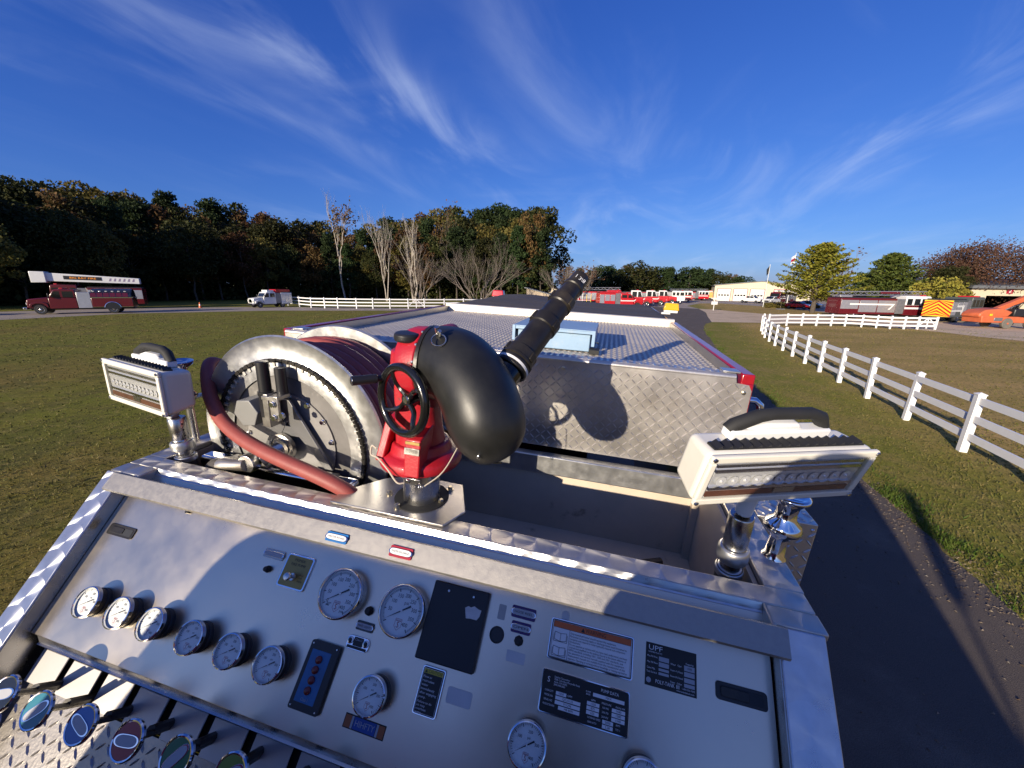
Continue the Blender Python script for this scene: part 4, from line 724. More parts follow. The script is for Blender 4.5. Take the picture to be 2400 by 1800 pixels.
b = MB(); hx = [(-0.80 + 0.062 * math.cos(R(60 * i + 8)), 1.14, 2.705 + 0.062 * math.sin(R(60 * i + 8))) for i in range(6)]; b.prism(hx, (0, 0.10, 0)); b.build('gear_motor', mat('grey_motor', (0.26, 0.26, 0.25), 0.5, 0.3, 0.1), reel, bevel=0.003)
b = MB(); b.bx(-0.72, -0.68, 1.14, 1.20, 2.66, 2.80); b.bx(-0.70, -0.63, 1.13, 1.20, 2.78, 2.795); b.bx(-0.66, -0.62, 1.128, 1.138, 2.70, 2.80); b.build('motor_bracket', M['alu'], reel, bevel=0.002)
b = MB(); b.lathe((-0.712, 1.165, 2.70), (0, 0, 1), [(0.026, 0), (0.026, 0.085), (0.028, 0.09), (0.028, 0.105), (0.023, 0.106), (0.023, 0.225), (0.019, 0.227)], 24); b.build('solenoid', M['blackplastic'], reel)
b = MB(); b.lathe((-0.655, 1.19, 2.78), (0, 0, 1), [(0.021, 0), (0.021, 0.12), (0.018, 0.122)], 20); b.build('solenoid', M['blackplastic'], reel)
for x, z in ((-0.64, 2.77), (-0.64, 2.715), (-0.60, 2.73)): b = MB(); b.lathe((x, 1.126, z), (0, -1, 0), [(0.014, 0), (0.014, 0.003), (0.011, 0.003), (0.011, 0.011)], 6); b.build('bolt', M['chrome'], reel)
for x, y in ((-0.90, by - 0.005), (-0.80, by - 0.005), (-0.55, by - 0.005), (-0.46, by - 0.005)): b = MB(); b.lathe((x, y, 2.474), (0, 0, 1), [(0.012, 0), (0.012, 0.003), (0.009, 0.003), (0.009, 0.011)], 6); b.build('bolt', M['bolt'], reel)
# swivel elbow and feed line
b = MB(); b.cyl((rc.x, 1.20, rc.z), (rc.x - 0.05, 1.13, 2.515), 0.030, None, 24); b.lathe((rc.x - 0.035, 1.15, 2.525), (-0.5, -0.7, -0.35), [(0.038, 0), (0.038, 0.03)], 6); b.lathe((-0.775, 1.095, 2.505), (0.1, -1, 0.05), [(0.040, -0.03), (0.041, 0.0), (0.038, 0.012)], 24); b.build('swivel', M['satin'], reel, bevel=0.002)
b = MB(); b.tube([(-0.775, 1.09, 2.503), (-0.83, 1.09, 2.492), (-0.87, 1.09, 2.486), (-0.905, 1.09, 2.475)], [0.026, 0.026, 0.034, 0.034], 20); b.build('elbow', mat('dull_brass_fitting', (0.55, 0.50, 0.42), 0.35, 0.9, 0.1, 15), reel, bevel=0.001)
b = MB(); b.tube(spline([(-0.90, 1.09, 2.475), (-0.96, 1.10, 2.45), (-1.0, 1.12, 2.38), (-1.02, 1.14, 2.2)], 4), [0.036] * 13, 14); b.build('feed_hose', M['dark'], reel)

hose = thing('booster_hose', 'dull red rubber booster hose wound on the reel with its loose end crossing in front', 'hose', (-0.69, 1.42, 2.1), TM)
b = MB(); hr = 0.029
for layer, rr in ((0, 0.30), (1, 0.352), (2, 0.404)):
    pts = []; turns = 5.5; ys = Y0 + 0.035 + 0.028 * (layer % 2)
    for i in range(int(turns * 40)):
        a = 2 * math.pi * i / 40; j_ = 0.007 * math.sin(0.31 * i + layer) + 0.005 * math.sin(0.113 * i); pts.append((rc.x + (rr + j_) * math.cos(a), ys + 0.0545 * i / 40 * (0.95 if layer == 2 else 1) + 0.006 * math.sin(0.17 * i + layer), rc.z + (rr + j_) * math.sin(a)))
    b.tube(pts, hr, 8)
b.build('wound_hose', M['hose'], hose, smooth=60)
b = MB(); b.tube(spline([(-1.17, 1.50, 2.72), (-1.20, 1.40, 2.80), (-1.185, 1.33, 2.835), (-1.155, 1.285, 2.815), (-1.10, 1.235, 2.765), (-1.05, 1.20, 2.712), (-0.93, 1.14, 2.655), (-0.80, 1.105, 2.612), (-0.66, 1.08, 2.585), (-0.52, 1.065, 2.562), (-0.40, 1.06, 2.537), (-0.31, 1.062, 2.508), (-0.26, 1.075, 2.47), (-0.235, 1.11, 2.40), (-0.24, 1.18, 2.30)], 5), 0.0275, 18); b.build('loose_end', M['hose'], hose, smooth=60)

# floodlights
def flood(name, label, TL, X, D, w, h, post, top, knob_side):
    X = Vector(X).normalized(); D = Vector(D); D = (D - X * D.dot(X)).normalized(); U = -D; N = X.cross(U)
    if N.y > 0: N = -N
    TL = Vector(TL); c = TL + X * w / 2 + D * h / 2
    L = thing(name, label, 'floodlight', post, TM)
    W2, H2 = w + 0.046, h + 0.040
    def q(x, u, n): return c + X * x + U * u + N * n
    b = MB(); pr = []
    for (x, u) in ((-1, -1), (1, -1), (1, 1), (-1, 1)): pr.append((x * W2 / 2, u * H2 / 2))
    front = [q(x, u, 0.0) for x, u in pr]; back = [q(x * 0.94, u * 0.86, -0.105) for x, u in pr]
    b.add(front + back, [(3, 2, 1, 0), (4, 5, 6, 7), (0, 1, 5, 4), (1, 2, 6, 5), (2, 3, 7, 6), (3, 0, 4, 7)]); b.build('lamp_housing', M['cream'], L, bevel=0.017, seg=4, smooth=60)
    b = MB(); wi, hi = w / 2, h / 2
    for x0, x1, u0, u1 in ((-W2 / 2, W2 / 2, hi, H2 / 2), (-W2 / 2, W2 / 2, -H2 / 2, -hi), (-W2 / 2, -wi, -hi, hi), (wi, W2 / 2, -hi, hi)): b.obox(q((x0 + x1) / 2, (u0 + u1) / 2, 0.005), X, U, N, (x1 - x0 - 0.004, u1 - u0, 0.013))
    b.build('bezel', M['cream'], L, smooth=0, bevel=0.004)
    b = MB(); b.obox(q(0, 0, 0.0012), X, U, N, (w, h, 0.002)); rf = b.build('reflector', M['led'], L)
    for u0, dep, mt in ((hi * 0.78, 0.004, M['satin']), (hi * 0.52, 0.006, M['chrome']), (hi * 0.30, 0.004, M['led']), (-hi * 0.46, 0.006, M['chrome'])):
        b = MB(); b.obox(q(0, u0, 0.002 + dep / 2), X, U, N, (w * 0.97, h * 0.075, dep)); b.build('reflector_rib', mt, rf)
    b = MB(); b.obox(q(0, -hi * 0.80, 0.004), X, U, N, (w * 0.97, h * 0.14, 0.004)); b.build('amber_strip', M['rust'], rf)
    b = MB(); b.obox(q(w * 0.03, -hi * 0.72, 0.0068), X, U, N, (w * 0.14, h * 0.15, 0.002)); b.build('lens_clip', M['satin'], rf)
    for i in range(12):
        x = -w * 0.46 + w * 0.92 * (i + 0.5) / 12; b = MB(); b.lathe(q(x, -hi * 0.06, 0.002), N, [(w * 0.034, 0.004), (w * 0.028, 0.002), (w * 0.012, 0.0), (w * 0.011, 0.004), (w * 0.006, 0.007), (0.0005, 0.008)], 8); b.build('led_optic', M['ledo'], rf, smooth=20)
    b = MB(); b.obox(q(0, 0, 0.0105), X, U, N, (w, h, 0.0012)); b.build('lens', M['lens'], L)
    for x in (-1, 1):
        for u in (-1, 1): b = MB(); b.lathe(q(x * (wi + 0.014), u * (hi + 0.012), 0.013), N, [(0.0058, -0.002), (0.0052, 0.0015), (0.002, 0.001)], 12); b.build('bezel_screw', M['satin'], L)
    b = MB(); b.obox(q(0, H2 / 2 - 0.003, -0.032), X, U, N, (W2 * 0.90, 0.008, 0.030)); b.build('vent_slot', M['rubber'], L)
    for i in range(16):
        x = -W2 * 0.42 + W2 * 0.84 * i / 15; b = MB(); b.prism([q(x - 0.010, H2 / 2 - 0.002, -0.046), q(x + 0.010, H2 / 2 - 0.002, -0.046), q(x + 0.004, H2 / 2 + 0.010, -0.046)], N * 0.028); b.build('cooling_fin', M['blackplastic'], L)
    # carrying handle
    b = MB(); b.obox(q(0, H2 / 2 + 0.006, -0.074), X, U, N, (W2 * 0.62, 0.030, 0.040)); b.prism([q(-W2 * 0.24, H2 / 2 + 0.018, -0.092), q(W2 * 0.14, H2 / 2 + 0.018, -0.092), q(W2 * 0.10, H2 / 2 + 0.036, -0.092), q(-W2 * 0.10, H2 / 2 + 0.036, -0.092)], N * 0.03); b.build('handle_base', M['white'], L, bevel=0.008, seg=3)
    b = MB(); pts = [(-0.30, 0.012), (-0.27, 0.026), (-0.15, 0.052), (-0.06, 0.058), (0.17, 0.058), (0.24, 0.046), (0.29, 0.013)]
    vs = []
    for (x, u) in [(W2 * p[0], H2 / 2 + p[1]) for p in pts]: vs.append(q(x, u, -0.078))
    b.tube(vs, [0.017, 0.019, 0.018, 0.016, 0.016, 0.018, 0.017], 10); b.build('handle', M['rubber'] if knob_side > 0 else mat('grey_grip', (0.11, 0.11, 0.10), 0.6), L, smooth=50)
    # knuckle and telescoping post
    post = Vector(post); top = Vector(top); ax = (top - post).normalized(); ll = (top - post).length
    kn = q(0, -H2 / 2 - 0.012, -0.055)
    b = MB(); b.obox(q(0, -H2 / 2 - 0.004, -0.055), X, U, N, (0.10, 0.035, 0.060)); b.tube([kn - X * 0.04, kn + X * 0.04], 0.030, 18); b.tube([kn, top + ax * 0.005], [0.024, 0.022], 14); b.build('knuckle', M['white'], L, bevel=0.006, seg=3)
    b = MB(); b.lathe(kn + X * 0.04 * knob_side, X * knob_side, [(0.020, 0), (0.030, 0.003), (0.033, 0.010), (0.033, 0.026), (0.028, 0.032)], 12); b.build('tilt_knob', M['rubber'], L, bevel=0.002)
    b = MB(); b.lathe(post, ax, [(0.036, -0.03), (0.036, 0.03), (0.037, 0.03)], 28); b.build('post_socket', M['dark'], L)
    b = MB(); b.lathe(post, ax, [(0.029, -0.06), (0.029, ll * 0.40)], 28); b.build('post_inner', M['satin'], L)
    b = MB(); b.lathe(post, ax, [(0.030, ll * 0.26), (0.041, ll * 0.28), (0.043, ll * 0.32), (0.043, ll * 0.44), (0.038, ll * 0.48), (0.030, ll * 0.485)], 32); b.lathe(post, ax, [(0.030, 0.0), (0.040, 0.006), (0.040, 0.025), (0.030, 0.032)], 28); b.build('clamp_collar', M['galv'], L, bevel=0.002)
    b = MB(); b.lathe(post, ax, [(0.033, ll * 0.47), (0.033, ll * 0.52), (0.0322, ll * 0.525), (0.033, ll * 0.53), (0.033, ll * 0.98), (0.030, ll)], 32); b.build('post_tube', M['satin'], L)
    for k in range(3): b = MB(); pp = post + ax * ll * (0.62 + 0.13 * k) + X * 0.0325; b.lathe(pp, X, [(0.0045, -0.001), (0.004, 0.001)], 10); b.build('post_hole', M['print_black'], L)
    return L
flood('floodlight', 'cream floodlight on a stainless post at the right corner of the panel', (0.866, 0.905, 2.905), (0.91, 0.415, 0), (-0.07, 0.23, -0.97), 0.432, 0.114, (1.036, 1.128, 2.44), (1.02, 1.09, 2.672), 1)
flood('floodlight', 'cream floodlight on a stainless post at the left corner, standing over the grass side', (-1.386, 1.062, 2.868), (0.985, -0.17, 0), (0.03, -0.02, -1), 0.375, 0.135, (-1.115, 1.10, 2.455), (-1.125, 1.10, 2.655), 1)

# pale blue steel box on the hose bed
bb_ = thing('steel_box', 'dented pale blue steel box with overhanging lid on the tread plate hose bed', 'box', (0.28, 2.43, 2.89), TM)
b = MB(); b.bx(0.062, 0.492, 2.225, 2.635, 2.892, 2.990); b.build('box_body', M['bluebox'], bb_, bevel=0.004)
b = MB(); t = 0.006; x0, x1, y0, y1, z = 0.034, 0.520, 2.20, 2.66, 3.018
b.bx(x0, x1, y0, y1, z - t, z); b.bx(x0, x1, y0, y0 + t, z - 0.022, z - t - 0.0003); b.bx(x0, x0 + t, y0 + t + 0.0003, y1, z - 0.085, z - t - 0.0003); b.bx(x1 - t, x1, y0 + t + 0.0003, y1, z - 0.085, z - t - 0.0003)
for xx in (x0, x1 - 0.018): b.bx(xx, xx + 0.018, y0 - 0.004, y0 - 0.0003, z - 0.09, z)
b.build('box_lid', M['bluebox'], bb_, smooth=0, bevel=0.002)
b = MB(); b.lathe((x1 + 0.001, 2.26, 2.945), (1, 0, 0), [(0.005, -0.02), (0.005, 0.012), (0.009, 0.013), (0.009, 0.020)], 10); b.build('lid_catch', M['bolt'], bb_)
b = MB(); b.bx(0.495, 0.55, 2.16, 2.24, 2.892, 2.915); b.build('box_foot', M['rubber'], bb_)

# black vinyl cover over the rear of the hose bed
b = MB(); nx, ny = 60, 44; vs = []; 
for j in range(ny + 1):
    for i in range(nx + 1):
        u = i / nx; v = j / ny; x = -1.205 + 2.41 * u; y = 4.055 + 2.33 * v
        z = 2.952 + 0.055 * math.exp(-((x + 0.70) / 0.42) ** 2) * min(1, v * 1.6) + 0.02 * math.sin(v * 3.0) - 0.012 * abs(math.sin(x * 2.3 + 0.4)) * math.sin(math.pi * v)
        z += 0.006 * math.sin(9 * v + 2 * math.sin(3 * x)) + 0.004 * math.sin(23 * v + 5 * x) - 0.05 * max(0, abs(x) - 1.12) / 0.085
        if v > 0.93: z -= (v - 0.93) * 1.0
        vs.append((x, y, z))
fs = [(j * (nx + 1) + i, j * (nx + 1) + i + 1, (j + 1) * (nx + 1) + i + 1, (j + 1) * (nx + 1) + i) for j in range(ny) for i in range(nx)]
b.add(vs, fs); o = b.build('hose_bed_cover', M['tarp'], None, smooth=180)
o.matrix_world = TM; sm = o.modifiers.new('thickness', 'SOLIDIFY'); sm.thickness = 0.004
tag(o, 'black vinyl tarpaulin stretched over the rear of the hose bed', 'cover')
# ------------------------------------------------------------------ ground, drives and grass
def ground_mat():
    m = bpy.data.materials.new('autumn_grass'); m.use_nodes = True
    n = m.node_tree.nodes; l = m.node_tree.links; b = n['Principled BSDF']; b.inputs['Roughness'].default_value = 0.95; b.inputs['Specular IOR Level'].default_value = 0.1
    t = n.new('ShaderNodeTexCoord')
    def nz(scale, det=6, ro=0.6, st=None):
        v = t.outputs['Object']
        if st: mp = n.new('ShaderNodeMapping'); mp.inputs['Scale'].default_value = st; l.new(v, mp.inputs[0]); v = mp.outputs[0]
        k = n.new('ShaderNodeTexNoise'); k.inputs['Scale'].default_value = scale; k.inputs['Detail'].default_value = det; k.inputs['Roughness'].default_value = ro; l.new(v, k.inputs['Vector']); return k.outputs[0]
    def ramp(x, lo, hi):
        k = n.new('ShaderNodeMapRange'); k.interpolation_type = 'SMOOTHSTEP'; k.inputs[1].default_value = lo; k.inputs[2].default_value = hi; l.new(x, k.inputs[0]); return k.outputs[0]
    def mix(f, a, c):
        k = n.new('ShaderNodeMix'); k.data_type = 'RGBA'
        if isinstance(f, float): k.inputs['Factor'].default_value = f
        else: l.new(f, k.inputs['Factor'])
        for nm, x in (('A', a), ('B', c)):
            if isinstance(x, tuple): k.inputs[nm].default_value = (*x, 1)
            else: l.new(x, k.inputs[nm])
        return k.outputs['Result']
    green, brown, straw = (0.185, 0.188, 0.024), (0.235, 0.168, 0.040), (0.34, 0.26, 0.08)
    sp = n.new('ShaderNodeSeparateXYZ'); l.new(t.outputs['Object'], sp.inputs[0])
    # the paddock on the right has gone brown, the mown strips stay greener
    def line(ax, ay, c, soft):
        k = n.new('ShaderNodeVectorMath'); k.operation = 'DOT_PRODUCT'; l.new(t.outputs['Object'], k.inputs[0]); k.inputs[1].default_value = (ax, ay, 0)
        s = n.new('ShaderNodeMath'); s.operation = 'SUBTRACT'; l.new(k.outputs['Value'], s.inputs[0]); s.inputs[1].default_value = c
        return ramp(s.outputs[0], -soft, soft)
    pad = line(0.928, -0.372, 6.4, 1.2)            # right of the fence line
    c = mix(ramp(nz(0.13, 7, 0.7), 0.44, 0.66), green, brown)
    c = mix(ramp(nz(0.9, 6, 0.75), 0.46, 0.62), c, (0.135, 0.118, 0.030))
    c = mix(ramp(nz(0.5, 6, 0.7, (1, 0.45, 1)), 0.45, 0.70), c, (0.135, 0.140, 0.022))
    pc = mix(ramp(nz(0.35, 6, 0.7, (0.4, 1, 1)), 0.38, 0.62), (0.36, 0.255, 0.075), (0.52, 0.335, 0.125))
    verge = line(0.94, -0.34, 3.2, 0.8)
    c = mix(verge, c, mix(ramp(nz(0.6, 7, 0.7), 0.42, 0.62), (0.21, 0.205, 0.030), (0.29, 0.225, 0.06)))
    k = n.new('ShaderNodeMath'); k.operation = 'MULTIPLY'; l.new(pad, k.inputs[0]); k.inputs[1].default_value = 0.9
    c = mix(k.outputs[0], c, pc)
    c = mix(ramp(nz(2.6, 6, 0.75), 0.50, 0.74), c, straw)
    c = mix(ramp(nz(9.0, 4, 0.7), 0.46, 0.72), c, (0.085, 0.085, 0.018))
    c = mix(ramp(nz(38.0, 3, 0.7), 0.52, 0.75), c, (0.25, 0.185, 0.06))
    l.new(c, b.inputs['Base Color'])
    bp = n.new('ShaderNodeBump'); bp.inputs['Strength'].default_value = 0.6; bp.inputs['Distance'].default_value = 0.03; l.new(nz(26, 5, 0.75), bp.inputs['Height']); l.new(bp.outputs[0], b.inputs['Normal'])
    return m
def sheet(name, pts, z, m):
    g = MB(); g.poly([(x, y, z) for x, y in pts]); o = g.build(name, m, None, smooth=0); o['kind'] = 'structure'; return o
g = MB(); g.poly([(-900, -400, 0), (900, -400, 0), (900, 1500, 0), (-900, 1500, 0)]); o = g.build('ground', ground_mat(), None, smooth=0); o['kind'] = 'structure'
asphalt = mat('dark_asphalt', (0.115, 0.094, 0.078), 0.9, 0, 0.5, 140, 0.5, 160, spec=0.2, col2=(0.17, 0.138, 0.11), c2=(0.50, 0.75), c2scale=0.7)
oldasph = mat('worn_asphalt', (0.32, 0.27, 0.22), 0.9, 0, 0.15, 3, 0.2, 60, spec=0.2, col2=(0.42, 0.35, 0.28), c2=(0.45, 0.7), c2scale=0.25)
gravelm = mat('pale_gravel', (0.60, 0.46, 0.31), 0.95, 0, 0.2, 9, 0.5, 50, spec=0.1, col2=(0.42, 0.32, 0.21), c2=(0.45, 0.75), c2scale=0.35)
R_EDGE = [(3.1, -14.0), (3.9, -6.0), (4.55, -1.0), (5.395, 3.257), (5.966, 4.799), (6.372, 6.18), (8.3, 12.2), (10.6, 18.7), (13.325, 25.459), (16.2, 32.5), (19.15, 38.18)]
def rough_edge(e):
    r = random.Random(5); out = []
    for (x0, y0), (x1, y1) in zip(e, e[1:]):
        n = max(2, int(math.hypot(x1 - x0, y1 - y0) / 0.16))
        for i in range(n): t = i / n; out.append((x0 + (x1 - x0) * t + r.gauss(0, 0.022) + 0.05 * math.sin(y0 + (y1 - y0) * t * 1.3), y0 + (y1 - y0) * t + r.gauss(0, 0.02)))
    return out + [e[-1]]
L_EDGE = [(14.6, 40.0), (11.6, 34.0), (8.9, 27.6), (6.1, 20.6), (3.6, 13.8), (1.7, 8.0), (0.9, 5.5), (0.0, 1.0), (-0.9, -4.0), (-2.0, -14.0)]
sheet('drive', rough_edge(R_EDGE) + [(20.9, 40.3), (24.5, 48.5), (28.4, 56.9), (32.8, 68.1), (26.0, 74.0), (20.5, 60.0), (17.0, 48.0)] + L_EDGE, 0.008, asphalt)
sheet('yard', [(8.0, 62.0), (20.5, 60.0), (32.82, 68.1), (35.71, 79.72), (45.96, 95.76), (52.43, 98.05), (53.32, 87.08), (54.79, 76.92), (49.06, 58.66), (63.87, 66.04), (97.0, 100.8), (118.0, 122.0), (84.0, 150.0), (60.0, 150.0), (38.0, 122.0), (18.0, 92.0)], 0.004, oldasph)
sheet('gravel_drive', [(20.89, 40.35), (26.8, 40.34), (35.76, 40.34), (37.08, 37.09), (37.37, 33.55), (36.86, 29.99), (37.12, 27.61), (40.0, 14.0), (95.0, 20.0), (95.0, 46.0), (66.0, 52.0), (56.21, 49.5), (50.93, 51.5), (40.62, 53.6), (36.35, 56.0), (35.2, 61.0), (34.6, 66.0), (32.82, 68.5), (28.45, 56.93), (24.5, 48.5)], 0.012, gravelm)
sheet('track', [(-70.0, 20.0), (-56.0, 26.0), (-42.66, 31.76), (-40.19, 40.07), (-29.76, 47.76), (-17.04, 50.89), (-4.0, 54.0), (8.0, 58.5), (20.5, 60.0), (18.0, 64.0), (-1.0, 59.5), (-11.19, 58.0), (-19.27, 57.0), (-35.24, 55.0), (-48.42, 48.45), (-54.0, 38.5), (-72.0, 31.0)], 0.006, oldasph)

leafg = foliage('grass_blades', [(0.095, 0.10, 0.018), (0.125, 0.115, 0.028), (0.17, 0.13, 0.05), (0.08, 0.092, 0.016)], 0.2)
lushg = foliage('verge_grass', [(0.045, 0.085, 0.010), (0.075, 0.115, 0.014), (0.10, 0.125, 0.022), (0.05, 0.075, 0.012)], 0.25)
def blades(mb, x, y, h, w):
    a = rng.uniform(0, 6.283); dx, dy = math.cos(a) * w, math.sin(a) * w; lx, ly = rng.gauss(0, h * 0.45), rng.gauss(0, h * 0.45)
    mb.v.extend(((x - dx, y - dy, 0), (x + dx, y + dy, 0), (x + lx, y + ly, h * rng.uniform(0.6, 1)))); n = len(mb.v); mb.f.append((n - 3, n - 2, n - 1)); mb.mi.append(0)
def seg_side(p, line):
    best = None
    for (x0, y0), (x1, y1) in zip(line, line[1:]):
        dx, dy = x1 - x0, y1 - y0; t = max(0, min(1, ((p[0] - x0) * dx + (p[1] - y0) * dy) / (dx * dx + dy * dy))); qx, qy = x0 + dx * t, y0 + dy * t
        d = math.hypot(p[0] - qx, p[1] - qy); s = (p[0] - x0) * dy - (p[1] - y0) * dx
        if best is None or d < best[0]: best = (d, s)
    return best[0] if best[1] > 0 else -best[0]
mb = MB()
for i in range(52000):                                   # short turf on the left of the engine
    d = 3.5 + 13 * rng.random() ** 1.4; a = R(rng.uniform(-62, -6)); x, y = d * math.sin(a), d * math.cos(a)
    if seg_side((x, y), L_EDGE[::-1]) > -0.1 or rng.random() < (d - 5) / 11: continue
    blades(mb, x, y, rng.uniform(0.015, 0.045), 0.004 + d * 0.0005)
for i in range(40000):                                   # right of the drive
    d = 5.5 + 13 * rng.random() ** 1.3; a = R(rng.uniform(18, 60)); x, y = d * math.sin(a), d * math.cos(a)
    if seg_side((x, y), R_EDGE) < 0.05 or rng.random() < (d - 7) / 11: continue
    blades(mb, x, y, rng.uniform(0.02, 0.05), 0.005 + d * 0.0006)
for i in range(30000):                                   # coarser tufts further out
    d = 9 + 46 * rng.random() ** 1.5; a = R(rng.uniform(-60, 60)); x, y = d * math.sin(a), d * math.cos(a)
    s_ = seg_side((x, y), R_EDGE); t_ = seg_side((x, y), L_EDGE[::-1])
    if (-6.5 < s_ < 0.05) or -0.1 < t_ < 6.5 or (x > 18 and y > 38) or y > 47 + 0.2 * x: continue
    blades(mb, x, y, rng.uniform(0.03, 0.07), 0.003 + d * 0.0011)
o = mb.build('grass', leafg, None, smooth=0, kind='stuff'); o['label'] = 'short mown autumn grass on both sides of the drive'; o['category'] = 'grass'
mb = MB()
for k in range(9000):
    i = rng.randrange(2, 9); t = rng.random(); (x0, y0), (x1, y1) = R_EDGE[i], R_EDGE[i + 1]; L = math.hypot(x1 - x0, y1 - y0); off = abs(rng.gauss(0, 0.28)) - 0.03
    x = x0 + (x1 - x0) * t + (y1 - y0) / L * off; y = y0 + (y1 - y0) * t - (x1 - x0) / L * off
    if math.sin(x * 5.1) * math.sin(y * 3.7) + 0.5 < rng.random() * 0.9: continue
    blades(mb, x, y, rng.uniform(0.04, 0.10), 0.009)
o = mb.build('verge_grass', lushg, None, smooth=0, kind='stuff'); o['label'] = 'lush green grass growing over the right edge of the drive'; o['category'] = 'grass'

mb = MB()
for k in range(5200):                                    # grit and leaf crumbs along the edge of the drive
    i = rng.randrange(2, 9); t = rng.random(); (x0, y0), (x1, y1) = R_EDGE[i], R_EDGE[i + 1]; L = math.hypot(x1 - x0, y1 - y0); off = rng.gauss(-0.10, 0.22) if k % 3 else rng.uniform(-3.5, 0.2)
    x = x0 + (x1 - x0) * t + (y1 - y0) / L * off; y = y0 + (y1 - y0) * t - (x1 - x0) / L * off; a = rng.uniform(0, 6.28); s_ = rng.uniform(0.006, 0.020); n = len(mb.v)
    mb.v.extend(((x + math.cos(a) * s_, y + math.sin(a) * s_, 0.012), (x - math.sin(a) * s_ * .6, y + math.cos(a) * s_ * .6, 0.013), (x - math.cos(a) * s_, y - math.sin(a) * s_, 0.012), (x, y, 0.012 + s_ * 0.6))); mb.f.extend(((n, n + 1, n + 3), (n + 1, n + 2, n + 3), (n + 2, n, n + 3))); mb.mi.extend((0, 0, 0))
o = mb.build('edge_grit', foliage('grit_and_crumbs', [(0.16, 0.12, 0.08), (0.30, 0.25, 0.18), (0.10, 0.06, 0.03), (0.22, 0.20, 0.17)], 0.0), None, smooth=0, kind='stuff'); o['label'] = 'grit and leaf crumbs along the right edge of the drive'; o['category'] = 'grit'
# ------------------------------------------------------------------ white rail fences
def fence(name, label, pts, h, gate=None, pw=0.125, rails=(0.30, 0.62, 0.94)):
    F = thing(name, label, 'fence', (pts[0][0], pts[0][1], 0), None, 'white three rail fences')
    for i, (x, y) in enumerate(pts):
        a = math.atan2(pts[min(i + 1, len(pts) - 1)][1] - pts[max(i - 1, 0)][1], pts[min(i + 1, len(pts) - 1)][0] - pts[max(i - 1, 0)][0]); rt = Matrix.Rotation(a, 3, 'Z')
        rt = rt @ Matrix.Rotation(rng.gauss(0, 0.010), 3, 'Y') @ Matrix.Rotation(rng.gauss(0, 0.012), 3, 'X'); b = MB(); hh = h * rng.uniform(0.975, 1.025); b.box(Vector((x, y, 0)) + rt @ Vector((0, 0, hh / 2)), (pw, pw, hh), rt); p = b.build('post', M['vinylfence'], F, smooth=0)
        o = Vector((x, y, 0)) + rt @ Vector((0, 0, hh)); q = [o + rt @ Vector((sx * pw * 0.58, sy * pw * 0.58, 0)) for sx, sy in ((-1, -1), (1, -1), (1, 1), (-1, 1))]
        b = MB(); b.add(q + [v + Vector((0, 0, 0.02)) for v in q] + [o + Vector((0, 0, 0.055))], [(3, 2, 1, 0), (0, 1, 5, 4), (1, 2, 6, 5), (2, 3, 7, 6), (3, 0, 4, 7), (4, 5, 8), (5, 6, 8), (6, 7, 8), (7, 4, 8)]); b.build('post_cap', M['vinylfence'], p, smooth=0)
    for (x0, y0), (x1, y1) in zip(pts, pts[1:]):
        a = math.atan2(y1 - y0, x1 - x0); L = math.hypot(x1 - x0, y1 - y0) - pw * 0.9
        for z in rails: b = MB(); b.box(((x0 + x1) / 2, (y0 + y1) / 2, h * z * 0.96), (L, 0.04, 0.145 if pw > 0.1 else 0.13), Matrix.Rotation(a, 3, 'Z')); b.build('rail', M['vinylfence'], F, smooth=0)
    if gate:
        (x0, y0), (x1, y1) = gate; d = Vector((x1 - x0, y1 - y0, 0)); zz = Vector((0, 0, 1)); p0 = Vector((x0, y0, 0)); p1 = Vector((x1, y1, 0))
        for s0, s1 in (((0.02, 0.28), (0.5, 0.95)), ((0.98, 0.28), (0.5, 0.95))):
            b = MB(); b.tube([p0 + d * s0[0] + zz * h * s0[1], p0 + d * s1[0] + zz * h * s1[1]], 0.05, 4); b.build('gate_brace', M['vinylfence'], F, smooth=0)
        b = MB(); b.tube([p0 + d * 0.5 + zz * 0.1, p0 + d * 0.5 + zz * h * 0.95], 0.05, 4); b.build('gate_stile', M['vinylfence'], F, smooth=0)
    return F
near = [(8.9, 5.6), (9.72, 7.62), (10.55, 9.66), (11.39, 11.74), (12.24, 13.85), (12.98, 15.74), (13.74, 17.6), (14.58, 19.6), (15.38, 21.5), (16.2, 23.4), (17.15, 25.4), (18.2, 27.5), (19.45, 29.7), (20.8, 32.0), (22.3, 34.2)]
fence('rail_fence', 'white three-rail fence running alongside the right of the drive, nearest the camera', near, 1.27)
far = [(22.3, 34.3), (24.1, 36.2), (26.6, 37.3), (28.2, 37.5), (29.75, 37.65), (31.3, 37.78), (32.6, 37.7), (33.7, 37.1), (34.4, 36.3), (35.1, 35.7), (36.3, 35.6), (37.5, 35.55), (39.1, 35.5)]
fence('rail_fence', 'white three-rail fence curving away along the gravel drive, in front of the ladder truck', far[1:], 1.15, ((37.5, 35.55), (39.1, 35.5)), 0.12)
mid = [(-34.3, 59.0), (-31.2, 56.5), (-28.22, 54.02), (-26.3, 53.95), (-24.44, 53.9), (-21.84, 53.9), (-19.68, 54.2), (-17.47, 54.8), (-15.04, 55.4), (-12.9, 56.2), (-10.2, 57.2), (-7.5, 58.4), (-4.9, 59.6), (-2.3, 60.8), (0.4, 62.0)]
fence('rail_fence', 'white three-rail fence across the far field in front of the bare trees', mid, 1.45, ((-15.04, 55.4), (-12.9, 56.2)), 0.13)

